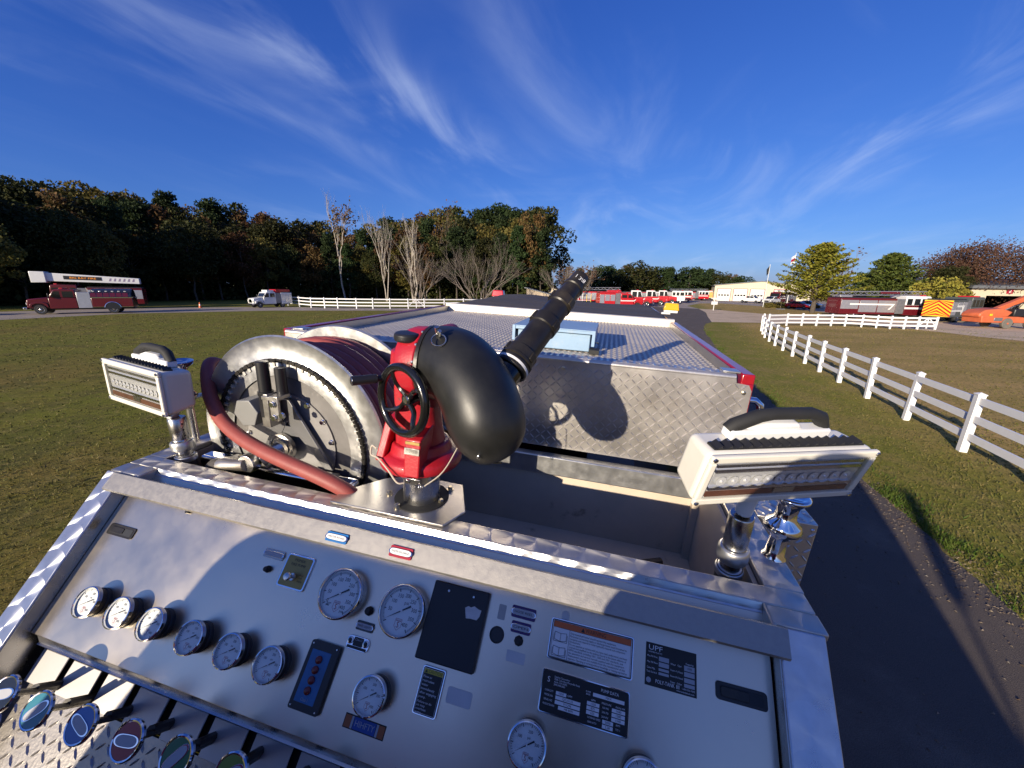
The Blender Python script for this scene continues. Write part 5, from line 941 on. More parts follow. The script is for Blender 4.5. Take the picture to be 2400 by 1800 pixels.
# ------------------------------------------------------------------ trees
bark = mat('grey_brown_bark', (0.085, 0.068, 0.055), 0.9, 0, 0.35, 3, 0.4, 14)
palebark = mat('pale_dead_wood', (0.36, 0.32, 0.27), 0.85, 0, 0.25, 3, 0.3, 14)
twig = mat('grey_twigs', (0.17, 0.14, 0.115), 0.9, 0, 0.25, 3)
F_OAK = foliage('dark_olive_leaves', [(0.024, 0.031, 0.008), (0.039, 0.047, 0.012), (0.063, 0.060, 0.017), (0.029, 0.039, 0.011)])
F_RUS = foliage('russet_leaves', [(0.096, 0.049, 0.020), (0.130, 0.061, 0.024), (0.082, 0.055, 0.022), (0.137, 0.082, 0.030)])
F_PIN = foliage('pine_needles', [(0.018, 0.034, 0.012), (0.031, 0.052, 0.017), (0.044, 0.065, 0.021), (0.024, 0.042, 0.013)])
F_YEL = foliage('yellowing_leaves', [(0.106, 0.097, 0.022), (0.143, 0.111, 0.028), (0.078, 0.083, 0.020), (0.171, 0.121, 0.032)])
F_CYP = foliage('cypress_needles', [(0.20, 0.205, 0.025), (0.27, 0.25, 0.032), (0.14, 0.165, 0.024), (0.31, 0.26, 0.04)])
F_GOLD = foliage('gold_leaves', [(0.221, 0.189, 0.029), (0.273, 0.215, 0.039), (0.156, 0.150, 0.026), (0.247, 0.182, 0.039)])
F_PLUM = foliage('plum_brown_leaves', [(0.125, 0.064, 0.038), (0.16, 0.082, 0.046), (0.095, 0.058, 0.036), (0.14, 0.088, 0.05)])
F_ORG = foliage('orange_leaves', [(0.256, 0.120, 0.032), (0.320, 0.152, 0.038), (0.192, 0.096, 0.029)])
def leafquad(mb, p, s, flat=0.0, rnd=rng):
    n = Vector((rnd.gauss(0, 1), rnd.gauss(0, 1), rnd.gauss(0, 1) + flat)).normalized(); u = n.orthogonal().normalized(); a = rnd.uniform(0, 6.283); w = n.cross(u); u, w = u * math.cos(a) + w * math.sin(a), w * math.cos(a) - u * math.sin(a)
    k = len(mb.v); mb.v.extend((p + u * s, p + w * s * 0.6, p - u * s, p - w * s * 0.6)); mb.f.append((k, k + 1, k + 2, k + 3)); mb.mi.append(0)
def crown_mesh(seed, mt, H, base, rx, nclump, per, leaf, kind='round'):
    r = random.Random(seed); mb = MB(); cl = []
    for i in range(nclump):
        if kind == 'round':
            while True:
                x, y, z = r.uniform(-1, 1), r.uniform(-1, 1), r.uniform(-1, 1); q = x * x + y * y + z * z
                if 0.25 < q < 1: break
            wid = 1 - 0.25 * max(0, z); c = Vector((x * rx * wid, y * rx * wid, base + (H - base) * (0.5 + 0.46 * z))); cr = rx * r.uniform(0.20, 0.36)
        elif kind == 'pine':
            t = r.random() ** 0.8; ww = rx * (1 - 0.75 * t) * r.uniform(0.25, 1.0); a = r.uniform(0, 6.283); c = Vector((math.cos(a) * ww, math.sin(a) * ww, base + (H - base) * (0.04 + 0.92 * t))); cr = rx * r.uniform(0.18, 0.32)
        cl.append((c, cr))
    for c, cr in cl:
        sq = 0.55 if kind == 'pine' else 0.75
        for k in range(per):
            d = Vector((r.gauss(0, 1), r.gauss(0, 1), r.gauss(0, 1))).normalized() * cr * (0.55 + 0.55 * r.random()); d.z *= sq
            leafquad(mb, c + d, leaf * r.uniform(0.6, 1.25), 0.4, r)
    return mb, cl
def limbs(mb, H, r0, cl, seed, n=9, top=0.8):
    r = random.Random(seed); pts = []; x = y = 0
    for i in range(7):
        t = i / 6; pts.append(Vector((x, y, H * top * t))); x += r.gauss(0, 0.012 * H); y += r.gauss(0, 0.012 * H)
    mb.tube(pts, [r0 * (1 - 0.82 * i / 6) for i in range(7)], 7)
    for c, cr in r.sample(cl, min(n, len(cl))):
        t = min(0.9, max(0.25, c.z / H * 0.72)); j = min(5, int(t / top * 6)); p = pts[j].lerp(pts[j + 1], min(1, t / top * 6 - j)); mb.tube([p, p.lerp(c, 0.5) + Vector((0, 0, 0.04 * H)), c], [r0 * 0.32, r0 * 0.2, r0 * 0.05], 5)
PROTO = {}
def tree_proto(key, seed, mt, H, base, rx, nclump, per, leaf, kind='round', r0=0.22, bk=None):
    mb, cl = crown_mesh(seed, mt, H, base, rx, nclump, per, leaf, kind); tm = MB(); limbs(tm, H, r0, cl, seed + 1)
    me = []
    for nm, q, m_ in (('trunk', tm, bk or bark), ('crown', mb, mt)):
        k = bpy.data.meshes.new(nm); k.from_pydata([tuple(v) for v in q.v], [], q.f); k.materials.append(m_); k.update(); me.append(k)
    PROTO[key] = (me[0], me[1], H)
for i in range(2):
    tree_proto('oak%d' % i, 11 + i, F_OAK, 16, 2.0 + 2 * i, 5.4, 62, 100, 0.29)
    tree_proto('rus%d' % i, 21 + i, F_RUS, 16, 3.0, 4.6, 52, 92, 0.27)
    tree_proto('yel%d' % i, 31 + i, F_YEL, 16, 2.5, 5.0, 58, 96, 0.28)
    tree_proto('pin%d' % i, 41 + i, F_PIN, 18, 3.5, 4.6, 64, 96, 0.27, 'pine')
tree_proto('org0', 51, F_ORG, 14, 3, 3.6, 40, 80, 0.26)
tree_proto('plum0', 61, F_PLUM, 12, 2.6, 8.6, 190, 130, 0.155, r0=0.3)
tree_proto('gold0', 71, F_GOLD, 5.4, 0.2, 2.9, 52, 60, 0.20, r0=0.10)
tree_proto('round0', 81, F_PIN, 12, 0.8, 5.6, 60, 84, 0.34); tree_proto('round1', 82, F_OAK, 12, 0.6, 6.0, 60, 84, 0.34)
SPEC = {'oak': ('broadleaf_tree', 'dark olive broadleaf tree'), 'rus': ('broadleaf_tree', 'russet brown broadleaf tree'), 'yel': ('broadleaf_tree', 'yellowing broadleaf tree'), 'pin': ('pine_tree', 'dark green pine'), 'org': ('broadleaf_tree', 'small orange tree'),
        'plu': ('broadleaf_tree', 'plum brown spreading tree'), 'gol': ('golden_shrub', 'golden yellow shrub'), 'rou': ('broadleaf_tree', 'rounded dark green tree')}
def plant(key, x, y, h, label, group=None, rot=None, wide=1.0, z=0.0):
    tm, cm, H = PROTO[key]; nm = SPEC[key[:3]][0]; o = thing(nm, label, 'tree' if nm != 'golden_shrub' else 'shrub', (x, y, z), None, group); s = h / H
    o.rotation_euler = (0, 0, rng.uniform(0, 6.283) if rot is None else rot); o.scale = (s * wide, s * wide, s)
    for me in (tm, cm): c = bpy.data.objects.new(me.name, me); COL.objects.link(c); c.parent = o
    return o
ORD = ['first', 'second', 'third', 'fourth', 'fifth', 'sixth', 'seventh', 'eighth', 'ninth', 'tenth', 'eleventh', 'twelfth', 'thirteenth', 'fourteenth', 'fifteenth', 'sixteenth', 'seventeenth', 'eighteenth', 'nineteenth', 'twentieth']
def ordn(i):
    if i < 20: return ORD[i]
    return {2: 'twenty', 3: 'thirty', 4: 'forty', 5: 'fifty'}[(i + 1) // 10] + '-' + ORD[(i + 1) % 10 - 1] if (i + 1) % 10 else {3: 'thirtieth', 4: 'fortieth', 5: 'fiftieth', 6: 'sixtieth'}[(i + 1) // 10]
SKY = [(-66, .15), (-51, .152), (-48, .153), (-40.6, .155), (-36.2, .155), (-33, .146), (-30.5, .142), (-28.8, .130), (-25, .134), (-20.4, .140), (-14.4, .158), (-12, .178), (-6.3, .183), (-.4, .190), (4.6, .184), (6.0, .12), (7, .06)]
def sky_h(az):
    for (a0, h0), (a1, h1) in zip(SKY, SKY[1:]):
        if a0 <= az <= a1: return h0 + (h1 - h0) * (az - a0) / (a1 - a0)
    return SKY[0][1] if az < -60 else 0.05
rows = (('front row', 0, 2.15, 0.66, 0.86, 0), ('middle row', 13, 2.0, 0.84, 0.96, 1), ('back row', 27, 1.9, 0.97, 1.05, 2))
def front_d(az):
    pts = [(-70, 74), (-52, 78), (-40, 92), (-25, 92), (-10, 90), (8, 84)]
    for (a0, d0), (a1, d1) in zip(pts, pts[1:]):
        if a0 <= az <= a1: return d0 + (d1 - d0) * (az - a0) / (a1 - a0)
    return 80
for rn, dd, st, lo, hi, ri in rows:
    az = -55.5 + ri * 0.7; i = 0
    while az < (5.0 if ri else 4.2):
        D = front_d(az) + dd + rng.uniform(-4, 4); h = (3.3 + D * sky_h(az)) * rng.uniform(lo, hi)
        w = rng.random(); kinds = ('oak', 'oak', 'yel', 'pin', 'rus', 'oak') if az < -30 else ('oak', 'pin', 'rus', 'yel', 'pin', 'rus') if az < -8 else ('pin', 'oak', 'yel', 'oak', 'pin', 'pin')
        k = kinds[int(w * 6)]; key = k + str(rng.randrange(2))
        plant(key, D * math.sin(R(az)), D * math.cos(R(az)), h, '%s, %s from the left in the forest %s' % (SPEC[k][1], ordn(i), rn), 'forest trees behind the field', None, rng.uniform(0.78, 1.05))
        az += st * rng.uniform(0.75, 1.25); i += 1
plant('org0', -59, 74, 12.0, 'small orange tree glowing in the dark forest above the tanker', None, 0.4)
plant('rus0', -2 + 5.6, 87, 20.0, 'tall russet tree at the right end of the central forest', None, 1.2, 0.62)
plant('pin1', 6.2, 86, 15.5, 'broad dark green pine closing the right end of the central forest', None, 2.2, 0.9)
for k, (x, y, h) in enumerate(((-69, 43, 21), (-73, 37, 22), (-77, 32, 23), (-82, 27, 23), (-86, 21, 23), (-91, 14, 23), (-96, 6, 23), (-101, -2, 23), (-92, 32, 20), (-98, 18, 21), (-104, 4, 21), (-88, 46, 19), (-112, -8, 20), (-108, 22, 20), (-80, 52, 17), (-118, 10, 20))): plant('oak%d' % (k % 2), x, y, h, 'dark olive tree past the left edge of the field, %s of that clump' % ordn(k), 'forest trees left of the field', None, 1.1)  # unseen trees out of view, placed and sized to shade the lower forest
mb = MB()
for i in range(36000):                                   # undergrowth between the trunks, added to block light from the horizon
    az = R(rng.uniform(-60, 5.5)); D = front_d(math.degrees(az)) + rng.uniform(2, 24); zz = abs(rng.gauss(0, 3.2)); leafquad(mb, Vector((D * math.sin(az), D * math.cos(az), zz)), rng.uniform(0.3, 0.6))
o = mb.build('undergrowth', F_OAK, None, smooth=0, kind='stuff'); o['label'] = 'dark undergrowth added to close the gaps between the forest trunks'; o['category'] = 'undergrowth'

def bare(mb, r, p, d, L, rad, depth, spread, up, nmin=2, nmax=3, sides=4):
    q = p + d * L; m_ = p.lerp(q, 0.5) + Vector((r.gauss(0, 1), r.gauss(0, 1), r.gauss(0, 1))) * L * 0.05
    mb.tube([p, m_, q], [rad, rad * 0.86, rad * 0.7], sides if depth > 1 else 3, cap=False)
    if depth <= 0: return
    for i in range(r.randint(nmin, nmax)):
        nd = (d + Vector((r.gauss(0, 1), r.gauss(0, 1), r.gauss(0, 0.6))) * spread + Vector((0, 0, up))).normalized()
        t = 1.0 if i == 0 else r.uniform(0.45, 1.0); bare(mb, r, p.lerp(q, t), nd, L * r.uniform(0.62, 0.85), rad * (0.68 if i == 0 else 0.5), depth - 1, spread, up, nmin, nmax, sides)
def bare_tree(name, label, x, y, H, seed, m_, stems=1, depth=5, spread=0.35, up=0.15, tl=0.3, rad=0.18, lean=0.0, fan=0.0, group=None, leafm=None, leaf=0.3, nl=0):
    r = random.Random(seed); o = thing(name, label, 'tree', (x, y, 0), None, group); mb = MB()
    for s in range(stems):
        a = 2 * math.pi * s / stems + r.uniform(-.3, .3); d = Vector((math.cos(a) * fan, math.sin(a) * fan, 1)).normalized() if stems > 1 else Vector((lean, 0, 1)).normalized()
        bare(mb, r, Vector((math.cos(a) * 0.15 * (stems > 1), math.sin(a) * 0.15 * (stems > 1), -0.05)), d, H * tl * r.uniform(0.85, 1.15), rad, depth, spread, up)
    mz = max(v[2] for v in mb.v); k = H / mz; mb.v = [(v[0] * k + x, v[1] * k + y, v[2] * k) for v in mb.v]
    mb.build('trunk_and_branches', m_, o, smooth=0)
    if nl:
        lb = MB()
        for i in range(nl): v = Vector(r.choice(mb.v[len(mb.v) // 3:])); leafquad(lb, v + Vector((r.gauss(0, .35), r.gauss(0, .35), r.gauss(0, .3))), leaf * r.uniform(.6, 1.2), 0.2, r)
        lb.build('crown', leafm, o, smooth=0)
    return o
bare_tree('dead_tree', 'tall slender half-bare tree rising above the forest left of the pale dead trees', -34.5, 80, 22, 3, palebark, 1, 6, 0.24, 0.22, 0.42, 0.26, -0.10, leafm=F_RUS, leaf=0.26, nl=420)
bare_tree('dead_tree', 'pale dead tree with twin forked trunks, left of the two white dead trees', -26.0, 80, 18.5, 5, palebark, 2, 5, 0.22, 0.30, 0.40, 0.20, 0, 0.10)
bare_tree('dead_tree', 'whitest dead tree with broken candelabra branches, right of the twin-trunk dead tree', -20.2, 79, 16.5, 9, palebark, 2, 4, 0.30, 0.35, 0.42, 0.26, 0, 0.07)
bare_tree('bare_tree', 'thin bare tree with sparse russet tips above the central forest', -18.0, 92, 22.5, 15, twig, 1, 6, 0.26, 0.2, 0.42, 0.18, 0, leafm=F_RUS, leaf=0.25, nl=260)
bare_tree('bare_tree', 'dense grey-brown bare tree standing behind the white fence gate', -14.5, 60, 9.5, 22, twig, 6, 5, 0.30, 0.10, 0.30, 0.10, 0, 0.42)
bare_tree('bare_tree', 'wide vase-shaped bare tree with many grey stems, behind the black hose bed cover', -5.6, 62, 11.5, 31, twig, 9, 6, 0.26, 0.08, 0.32, 0.11, 0, 0.85)
bare_tree('bare_tree', 'small bare tree behind the nozzle tip', 9.0, 74, 8.2, 37, twig, 5, 5, 0.30, 0.10, 0.3, 0.08, 0, 0.5)
bare_tree('bare_tree', 'leafless brown tree between the nozzle tip and the parked engines', 14.5, 84, 8.6, 41, twig, 6, 5, 0.30, 0.08, 0.3, 0.09, 0, 0.6, leafm=F_PLUM, leaf=0.28, nl=300)
for k, (x, y, h, sd) in enumerate(((62, 76, 11.5, 45), (86, 150, 8.5, 52), (112, 150, 8.0, 57))):
    bare_tree('bare_tree', ('grey bare tree between the two green cypresses', 'grey bare tree behind the right end of the cream workshop', 'low grey bare tree far behind the large green cypress')[k], x, y, h, sd, twig, 4, 5, 0.30, 0.10, 0.3, 0.12, 0, 0.4, leafm=F_RUS, leaf=0.3, nl=150)
# far tree line behind the yard
i = 0
for px_az, tan in ((7.6, .058), (9.4, .050), (11.6, .048), (13.2, .054), (14.9, .046), (16.2, .060), (17.4, .063), (18.8, .040), (20.2, .050), (21.6, .052), (22.9, .040), (24.0, .050), (25.2, .046), (26.4, .048), (27.6, .040), (28.9, .038), (30.1, .030), (31.4, .022), (33.0, .020), (35.0, .018), (37.5, .018)):
    D = 172 + rng.uniform(-10, 14); h = 3.3 + D * tan; k = ('round0', 'pin0', 'round1', 'round0')[i % 4] if i % 5 else 'rus0'
    plant(k, D * math.sin(R(px_az)), D * math.cos(R(px_az)), h, '%s, %s from the left in the far tree line' % (SPEC[k[:3]][1], ordn(i)), 'far tree line', None, 1.35 if k[0] == 'r' and k[1] == 'o' else 1.15); i += 1
for k, (x, y, h) in enumerate(((104, 92, 10.0), (118, 84, 10.5), (128, 72, 10), (112, 104, 9.0), (96, 108, 8.5))): plant('round%d' % (k % 2), x, y, h, 'rounded dark green tree behind the right-hand cream shed, %s of that clump' % ordn(k), 'trees behind the right-hand shed')
plant('plum0', 73, 61.5, 11.0, 'large plum brown spreading tree behind the golden shrub', None, 0.5, 1.0)
plant('plum0', 92, 58, 10.8, 'second plum brown tree at the right edge of the picture', None, 2.5, 0.9)
plant('oak0', 64, 58, 7.4, 'olive bushy tree close behind the golden shrub', None, 1.0, 1.1)
plant('gold0', 55.6, 51.5, 5.4, 'golden yellow shrub between the ladder truck and the chevron-backed engine', None, 0.2)
F_CYP2 = foliage('dark_cypress_needles', [(0.085, 0.12, 0.026), (0.12, 0.15, 0.03), (0.06, 0.092, 0.022), (0.15, 0.165, 0.035)])
def cypress(label, x, y, H, rx, seed, fm):
    r = random.Random(seed); o = thing('cypress_tree', label, 'tree', (x, y, 0)); tm = MB(); tm.tube([(x, y, -0.05), (x, y, H * 0.5), (x, y, H * 0.93)], [H * 0.033, H * 0.018, 0.03], 8); cb = MB(); n = 170
    for i in range(n):
        t = (i + r.random()) / n; z = H * (0.15 + 0.80 * t); L = rx * (1 - t) ** 0.62 * r.uniform(0.72, 1.12) * (0.55 + 0.45 * min(1, t * 6 + 0.5)); a = i * 2.399 + r.uniform(-.3, .3); e = r.uniform(0.18, 0.42) + 0.30 * t
        d = Vector((math.cos(a), math.sin(a), e)).normalized(); p0 = Vector((x, y, z)); p1 = p0 + d * L; tm.tube([p0, p1], [0.05 * (1.1 - t), 0.012], 4)
        for k in range(int(30 + 70 * L / rx)):
            u = 0.18 + 0.86 * r.random() ** 0.75; q = p0 + d * L * u + Vector((r.gauss(0, .30), r.gauss(0, .30), r.gauss(-.06, .10))) * (0.5 + 0.6 * (1.1 - u)); leafquad(cb, q, r.uniform(0.13, 0.27), 1.6, r)
    tm.build('trunk', bark, o, smooth=0); cb.build('crown', fm, o, smooth=0)
cypress('large yellow-green feathery cypress beside the cream workshop', 47.3, 61.2, 10.8, 6.6, 4, F_CYP)
cypress('smaller green feathery cypress behind the ladder truck', 59.4, 62.5, 9.6, 5.2, 8, F_CYP2)
# ------------------------------------------------------------------ parked vehicles
V = dict(red=mat('engine_red', (0.45, 0.012, 0.018), 0.28, 0, 0.06, 3, coat=0.5), maroon=mat('engine_maroon', (0.10, 0.007, 0.012), 0.25, 0, 0.1, 3, coat=0.6), white=mat('engine_white', (0.72, 0.72, 0.70), 0.3, 0, 0.05, 3, coat=0.4),
         silver=mat('shutter_silver', (0.52, 0.52, 0.53), 0.35, 0.7, 0.1, 4), win=mat('vehicle_glass', (0.012, 0.015, 0.018), 0.06, 0, 0.1, 2, spec=0.8), tyre=M['rubber'], rim=M['satin'], grey=mat('pump_grey', (0.20, 0.20, 0.21), 0.45, 0.4, 0.2, 4),
         yellow=mat('chevron_yellow', (0.72, 0.50, 0.02), 0.45, 0, 0.05), black=M['blackplastic'], olive=mat('dark_green_grey_paint', (0.06, 0.07, 0.065), 0.4, 0, 0.1, 3), orange=mat('lift_orange', (0.52, 0.12, 0.045), 0.5, 0, 0.15, 3), chrome=M['chrome'], lamp=mat('headlamp', (0.7, 0.7, 0.68), 0.15, 0.3, 0.05))
class Veh:
    """vehicle coordinates: x forward, y left, z up, origin on the ground under its middle"""
    def __init__(s, name, label, cat, loc, head, group=None, tilt=0.0):
        s.o = thing(name, label, cat, (0, 0, 0), None, group); s.o.location = (loc[0], loc[1], 0.012); s.o.rotation_euler = (0, 0, R(head))
    def part(s, name, m, fn, bevel=0.03, smooth=40, parent=None, label=None):
        b = MB(); fn(b); return b.build(name, m, parent or s.o, smooth=smooth, bevel=bevel, label=label)
    def prof(s, name, m, pts, y0, y1, bevel=0.04): return s.part(name, m, lambda b: b.prism([(x, y0, z) for x, z in pts], (0, y1 - y0, 0)), bevel)
    def bx(s, name, m, x0, x1, y0, y1, z0, z1, bevel=0.02, parent=None): return s.part(name, m, lambda b: b.bx(x0, x1, y0, y1, z0, z1), bevel, parent=parent)
    def wheels(s, xs, y, r, w=0.3, dual=()):
        for x in xs:
            for sd in (-1, 1):
                k = s.part('wheel', V['tyre'], lambda b: b.lathe((x, sd * y, r), (0, sd, 0), [(r * .6, -w), (r * .95, -w), (r, -w * .8), (r, -0.04), (r * .95, 0), (r * .6, 0.0)], 20), 0)
                s.part('rim', V['rim'], lambda b: b.lathe((x, sd * y, r), (0, sd, 0), [(r * .62, -0.02), (r * .58, 0.004), (r * .3, -0.03), (r * .16, 0.03), (0.01, 0.035)], 16), 0, parent=k)
    def panes(s, name, m, quads, parent=None):
        for q in quads: s.part(name, m, lambda b: b.poly(q), 0, 0, parent)
    def sidewin(s, y, rects, m=None):
        for sd in (-1, 1): s.panes('side_window', m or V['win'], [[(x0, sd * y, z0), (x1, sd * y, z0), (x1b, sd * y, z1), (x0b, sd * y, z1)][::sd] for x0, x1, z0, z1, x0b, x1b in rects])
    def ladder(s, x0, x1, z0, z1, w=0.42, hh=0.42, m=None, n=16):
        m = m or V['silver']
        for sd in (-1, 1):
            for k in (0, 1): s.part('ladder_rail', m, lambda b: b.tube([(x0, sd * w, z0 + hh * k), (x1, sd * w, z1 + hh * k)], 0.045, 5), 0)
            def web(b):
                for i in range(n): t0, t1 = i / n, (i + 1) / n; b.tube([(x0 + (x1 - x0) * t0, sd * w, z0 + (z1 - z0) * t0 + hh * (i % 2)), (x0 + (x1 - x0) * t1, sd * w, z0 + (z1 - z0) * t1 + hh * ((i + 1) % 2))], 0.025, 4)
            s.part('ladder_lattice', m, web, 0)
        for i in range(0, n + 1, 2): t = i / n; s.part('rung', m, lambda b: b.tube([(x0 + (x1 - x0) * t, -w, z0 + (z1 - z0) * t), (x0 + (x1 - x0) * t, w, z0 + (z1 - z0) * t)], 0.02, 4), 0)
def body_bits(v, x0, x1, W, z0, z1, m, shutters=3, roof=None, wheelx=None):
    v.bx('body', m, x0, x1, -W, W, z0, z1, 0.03)
    n = shutters; L = (x1 - x0) / n
    for sd in (-1, 1):
        for i in range(n):
            a, c = x0 + L * i + 0.06, x0 + L * (i + 1) - 0.06; zz = z0 + 0.25
            if wheelx is not None and a - 0.3 < wheelx < c + 0.3: zz = z0 + 0.62
            v.bx('shutter', V['silver'], a, c, sd * W - 0.01, sd * W + 0.012, zz, z1 - 0.25, 0.005)
    if roof: v.bx('hose_bed', roof, x0 + 0.1, x1 - 0.1, -W + 0.12, W - 0.12, z1, z1 + 0.12, 0.02)
def chevrons(v, x, W, z0, z1):
    v.bx('rear_panel', V['yellow'], x - 0.015, x - 0.002, -W, W, z0, z1, 0)
    H = z1 - z0
    for i in range(-3, 6):
        zb = z0 + i * H / 5
        for sd in (-1, 1):
            q = [(0, zb + W * 0.75), (0, zb + W * 0.75 + H * 0.1), (W, zb + H * 0.1), (W, zb)]
            q = [(y, min(z1, max(z0, z))) for y, z in q]
            if max(z for _, z in q) - min(z for _, z in q) < 0.03: continue
            v.part('chevron_stripe', V['red'], lambda b: b.poly([(x - 0.018, sd * y, z) for y, z in q][::sd]), 0, 0)
def custom_engine(name, label, loc, head, m, top, L=8.4, ladder=None, stripe=True, rear_chev=False, group=None, body=None):
    v = Veh(name, label, 'fire truck', loc, head, group); W = 1.22; f = L / 2; c = f - 3.0
    v.prof('cab', m, [(c, 0.55), (f - .05, 0.55), (f, 1.75), (c, 1.75)], -W, W); v.prof('cab_top', top, [(c, 1.752), (f, 1.752), (f - .12, 2.75), (f - .3, 2.88), (c, 2.88)], -W, W, 0.08)
    v.panes('windshield', V['win'], [[(f + .004, -1.05, 1.82), (f + .004, 1.05, 1.82), (f - .10, 1.0, 2.62), (f - .10, -1.0, 2.62)]])
    v.sidewin(W + .006, [(f - 1.15, f - .25, 1.8, 2.55, f - 1.15, f - .32), (f - 2.0, f - 1.35, 1.8, 2.55, f - 2.0, f - 1.35), (c + .15, c + .75, 1.8, 2.55, c + .15, c + .75)])
    v.bx('grille', V['chrome'], f - .02, f + .03, -.75, .75, .85, 1.5); v.bx('bumper', V['chrome'], f, f + .55, -1.2, 1.2, .5, .82, .05); v.bx('light_bar', V['red'], f - .9, f - .55, -.9, .9, 2.88, 3.02, .03)
    for sd in (-1, 1): v.bx('headlight', V['lamp'], f, f + .04, sd * .98 - .18, sd * .98 + .18, 1.0, 1.3)
    v.bx('pump_panel', V['grey'], c - 1.0, c - .02, -W + .03, W - .03, .7, 2.5); body_bits(v, -f, c - 1.02, W, .6, 2.55, body or m, 3, V['black'], -f + 1.9)
    if stripe:
        for sd in (-1, 1): v.bx('stripe', V['white'], c, f - .3, sd * W - .006, sd * W + .010, 1.3, 1.52, 0)
    v.wheels((f - 1.2, -f + 1.9), 1.2, .52); v.bx('chassis', V['black'], -f + .1, f - .1, -.6, .6, .45, .62)
    if ladder: v.ladder(-f - .3, f - .2, 2.85, 3.0, .45, .45); v.bx('turntable', V['silver'], -f + .2, -f + 1.6, -.7, .7, 2.55, 2.84)
    if rear_chev: chevrons(v, -f, W, .65, 2.5)
    return v
def hood_engine(name, label, loc, head, m, top, L=8.6, stripe=True, group=None, body=None, roof=2.62, tanker=False):
    v = Veh(name, label, 'fire truck', loc, head, group); W = 1.15; f = L / 2; c = f - 4.0
    v.prof('hood', m, [(f - 1.75, .62), (f - .1, .62), (f, .8), (f, 1.42), (f - .12, 1.58), (f - 1.75, 1.78)], -.98, .98, .10)
    v.prof('cab', m, [(c, .6), (f - 1.76, .6), (f - 1.76, 1.72), (c, 1.72)], -W, W, .05); v.prof('cab_top', top, [(c, 1.722), (f - 1.77, 1.722), (f - 2.25, roof - .1), (f - 2.45, roof), (c, roof)], -W, W, .08)
    k = Vector((f - 2.25 - f + 1.77, 0, roof - .1 - 1.722)); nx = .012
    v.panes('windshield', V['win'], [[(f - 1.80 + nx, -1.0, 1.80), (f - 1.80 + nx, 1.0, 1.80), (f - 2.2 + nx, .96, roof - .2), (f - 2.2 + nx, -.96, roof - .2)]])
    v.sidewin(W + .006, [(f - 2.75, f - 1.98, 1.76, roof - .22, f - 2.75, f - 2.3), (c + .2, f - 2.95, 1.76, roof - .22, c + .2, f - 2.95)])
    for sd in (-1, 1): v.prof('fender', m, [(f - 1.7, .75), (f - 1.62, 1.12), (f - 1.25, 1.28), (f - .7, 1.28), (f - .3, 1.1), (f - .2, .75), (f - .35, .75), (f - .5, 1.0), (f - .8, 1.13), (f - 1.2, 1.13), (f - 1.45, 1.0), (f - 1.55, .75)], sd * 1.18 - .26 * (sd > 0), sd * 1.18 + .26 * (sd < 0), .03)
    v.bx('grille', V['chrome'], f - .02, f + .04, -.5, .5, .85, 1.42); v.bx('bumper', V['chrome'], f, f + .3, -1.15, 1.15, .48, .76, .05); v.bx('light_bar', V['red'], f - 3.0, f - 2.7, -.8, .8, roof, roof + .14, .03)
    for sd in (-1, 1): v.bx('headlight', V['lamp'], f - .04, f + .05, sd * .76 - .16, sd * .76 + .16, .98, 1.22); v.bx('mirror', V['black'], f - 1.95, f - 1.85, sd * 1.35 - .1, sd * 1.35 + .1, 1.75, 2.2)
    if not tanker: v.bx('pump_panel', V['grey'], c - .9, c - .02, -W + .03, W - .03, .7, 2.45); body_bits(v, -f, c - .92, W + .05, .6, 2.5, body or m, 3, V['black'], -f + 1.9)
    if stripe:
        for sd in (-1, 1): v.prof('stripe', V['white'], [(c, 1.35), (f - 1.7, 1.35), (f - 1.45, 1.55), (f - 1.4, 1.45), (f - 1.66, 1.2), (c, 1.2)], sd * W - .008, sd * W + .012, 0)
    v.wheels((f - 1.0, -f + 1.9), 1.16, .5); v.bx('chassis', V['black'], -f + .1, f - .1, -.5, .5, .45, .62)
    return v

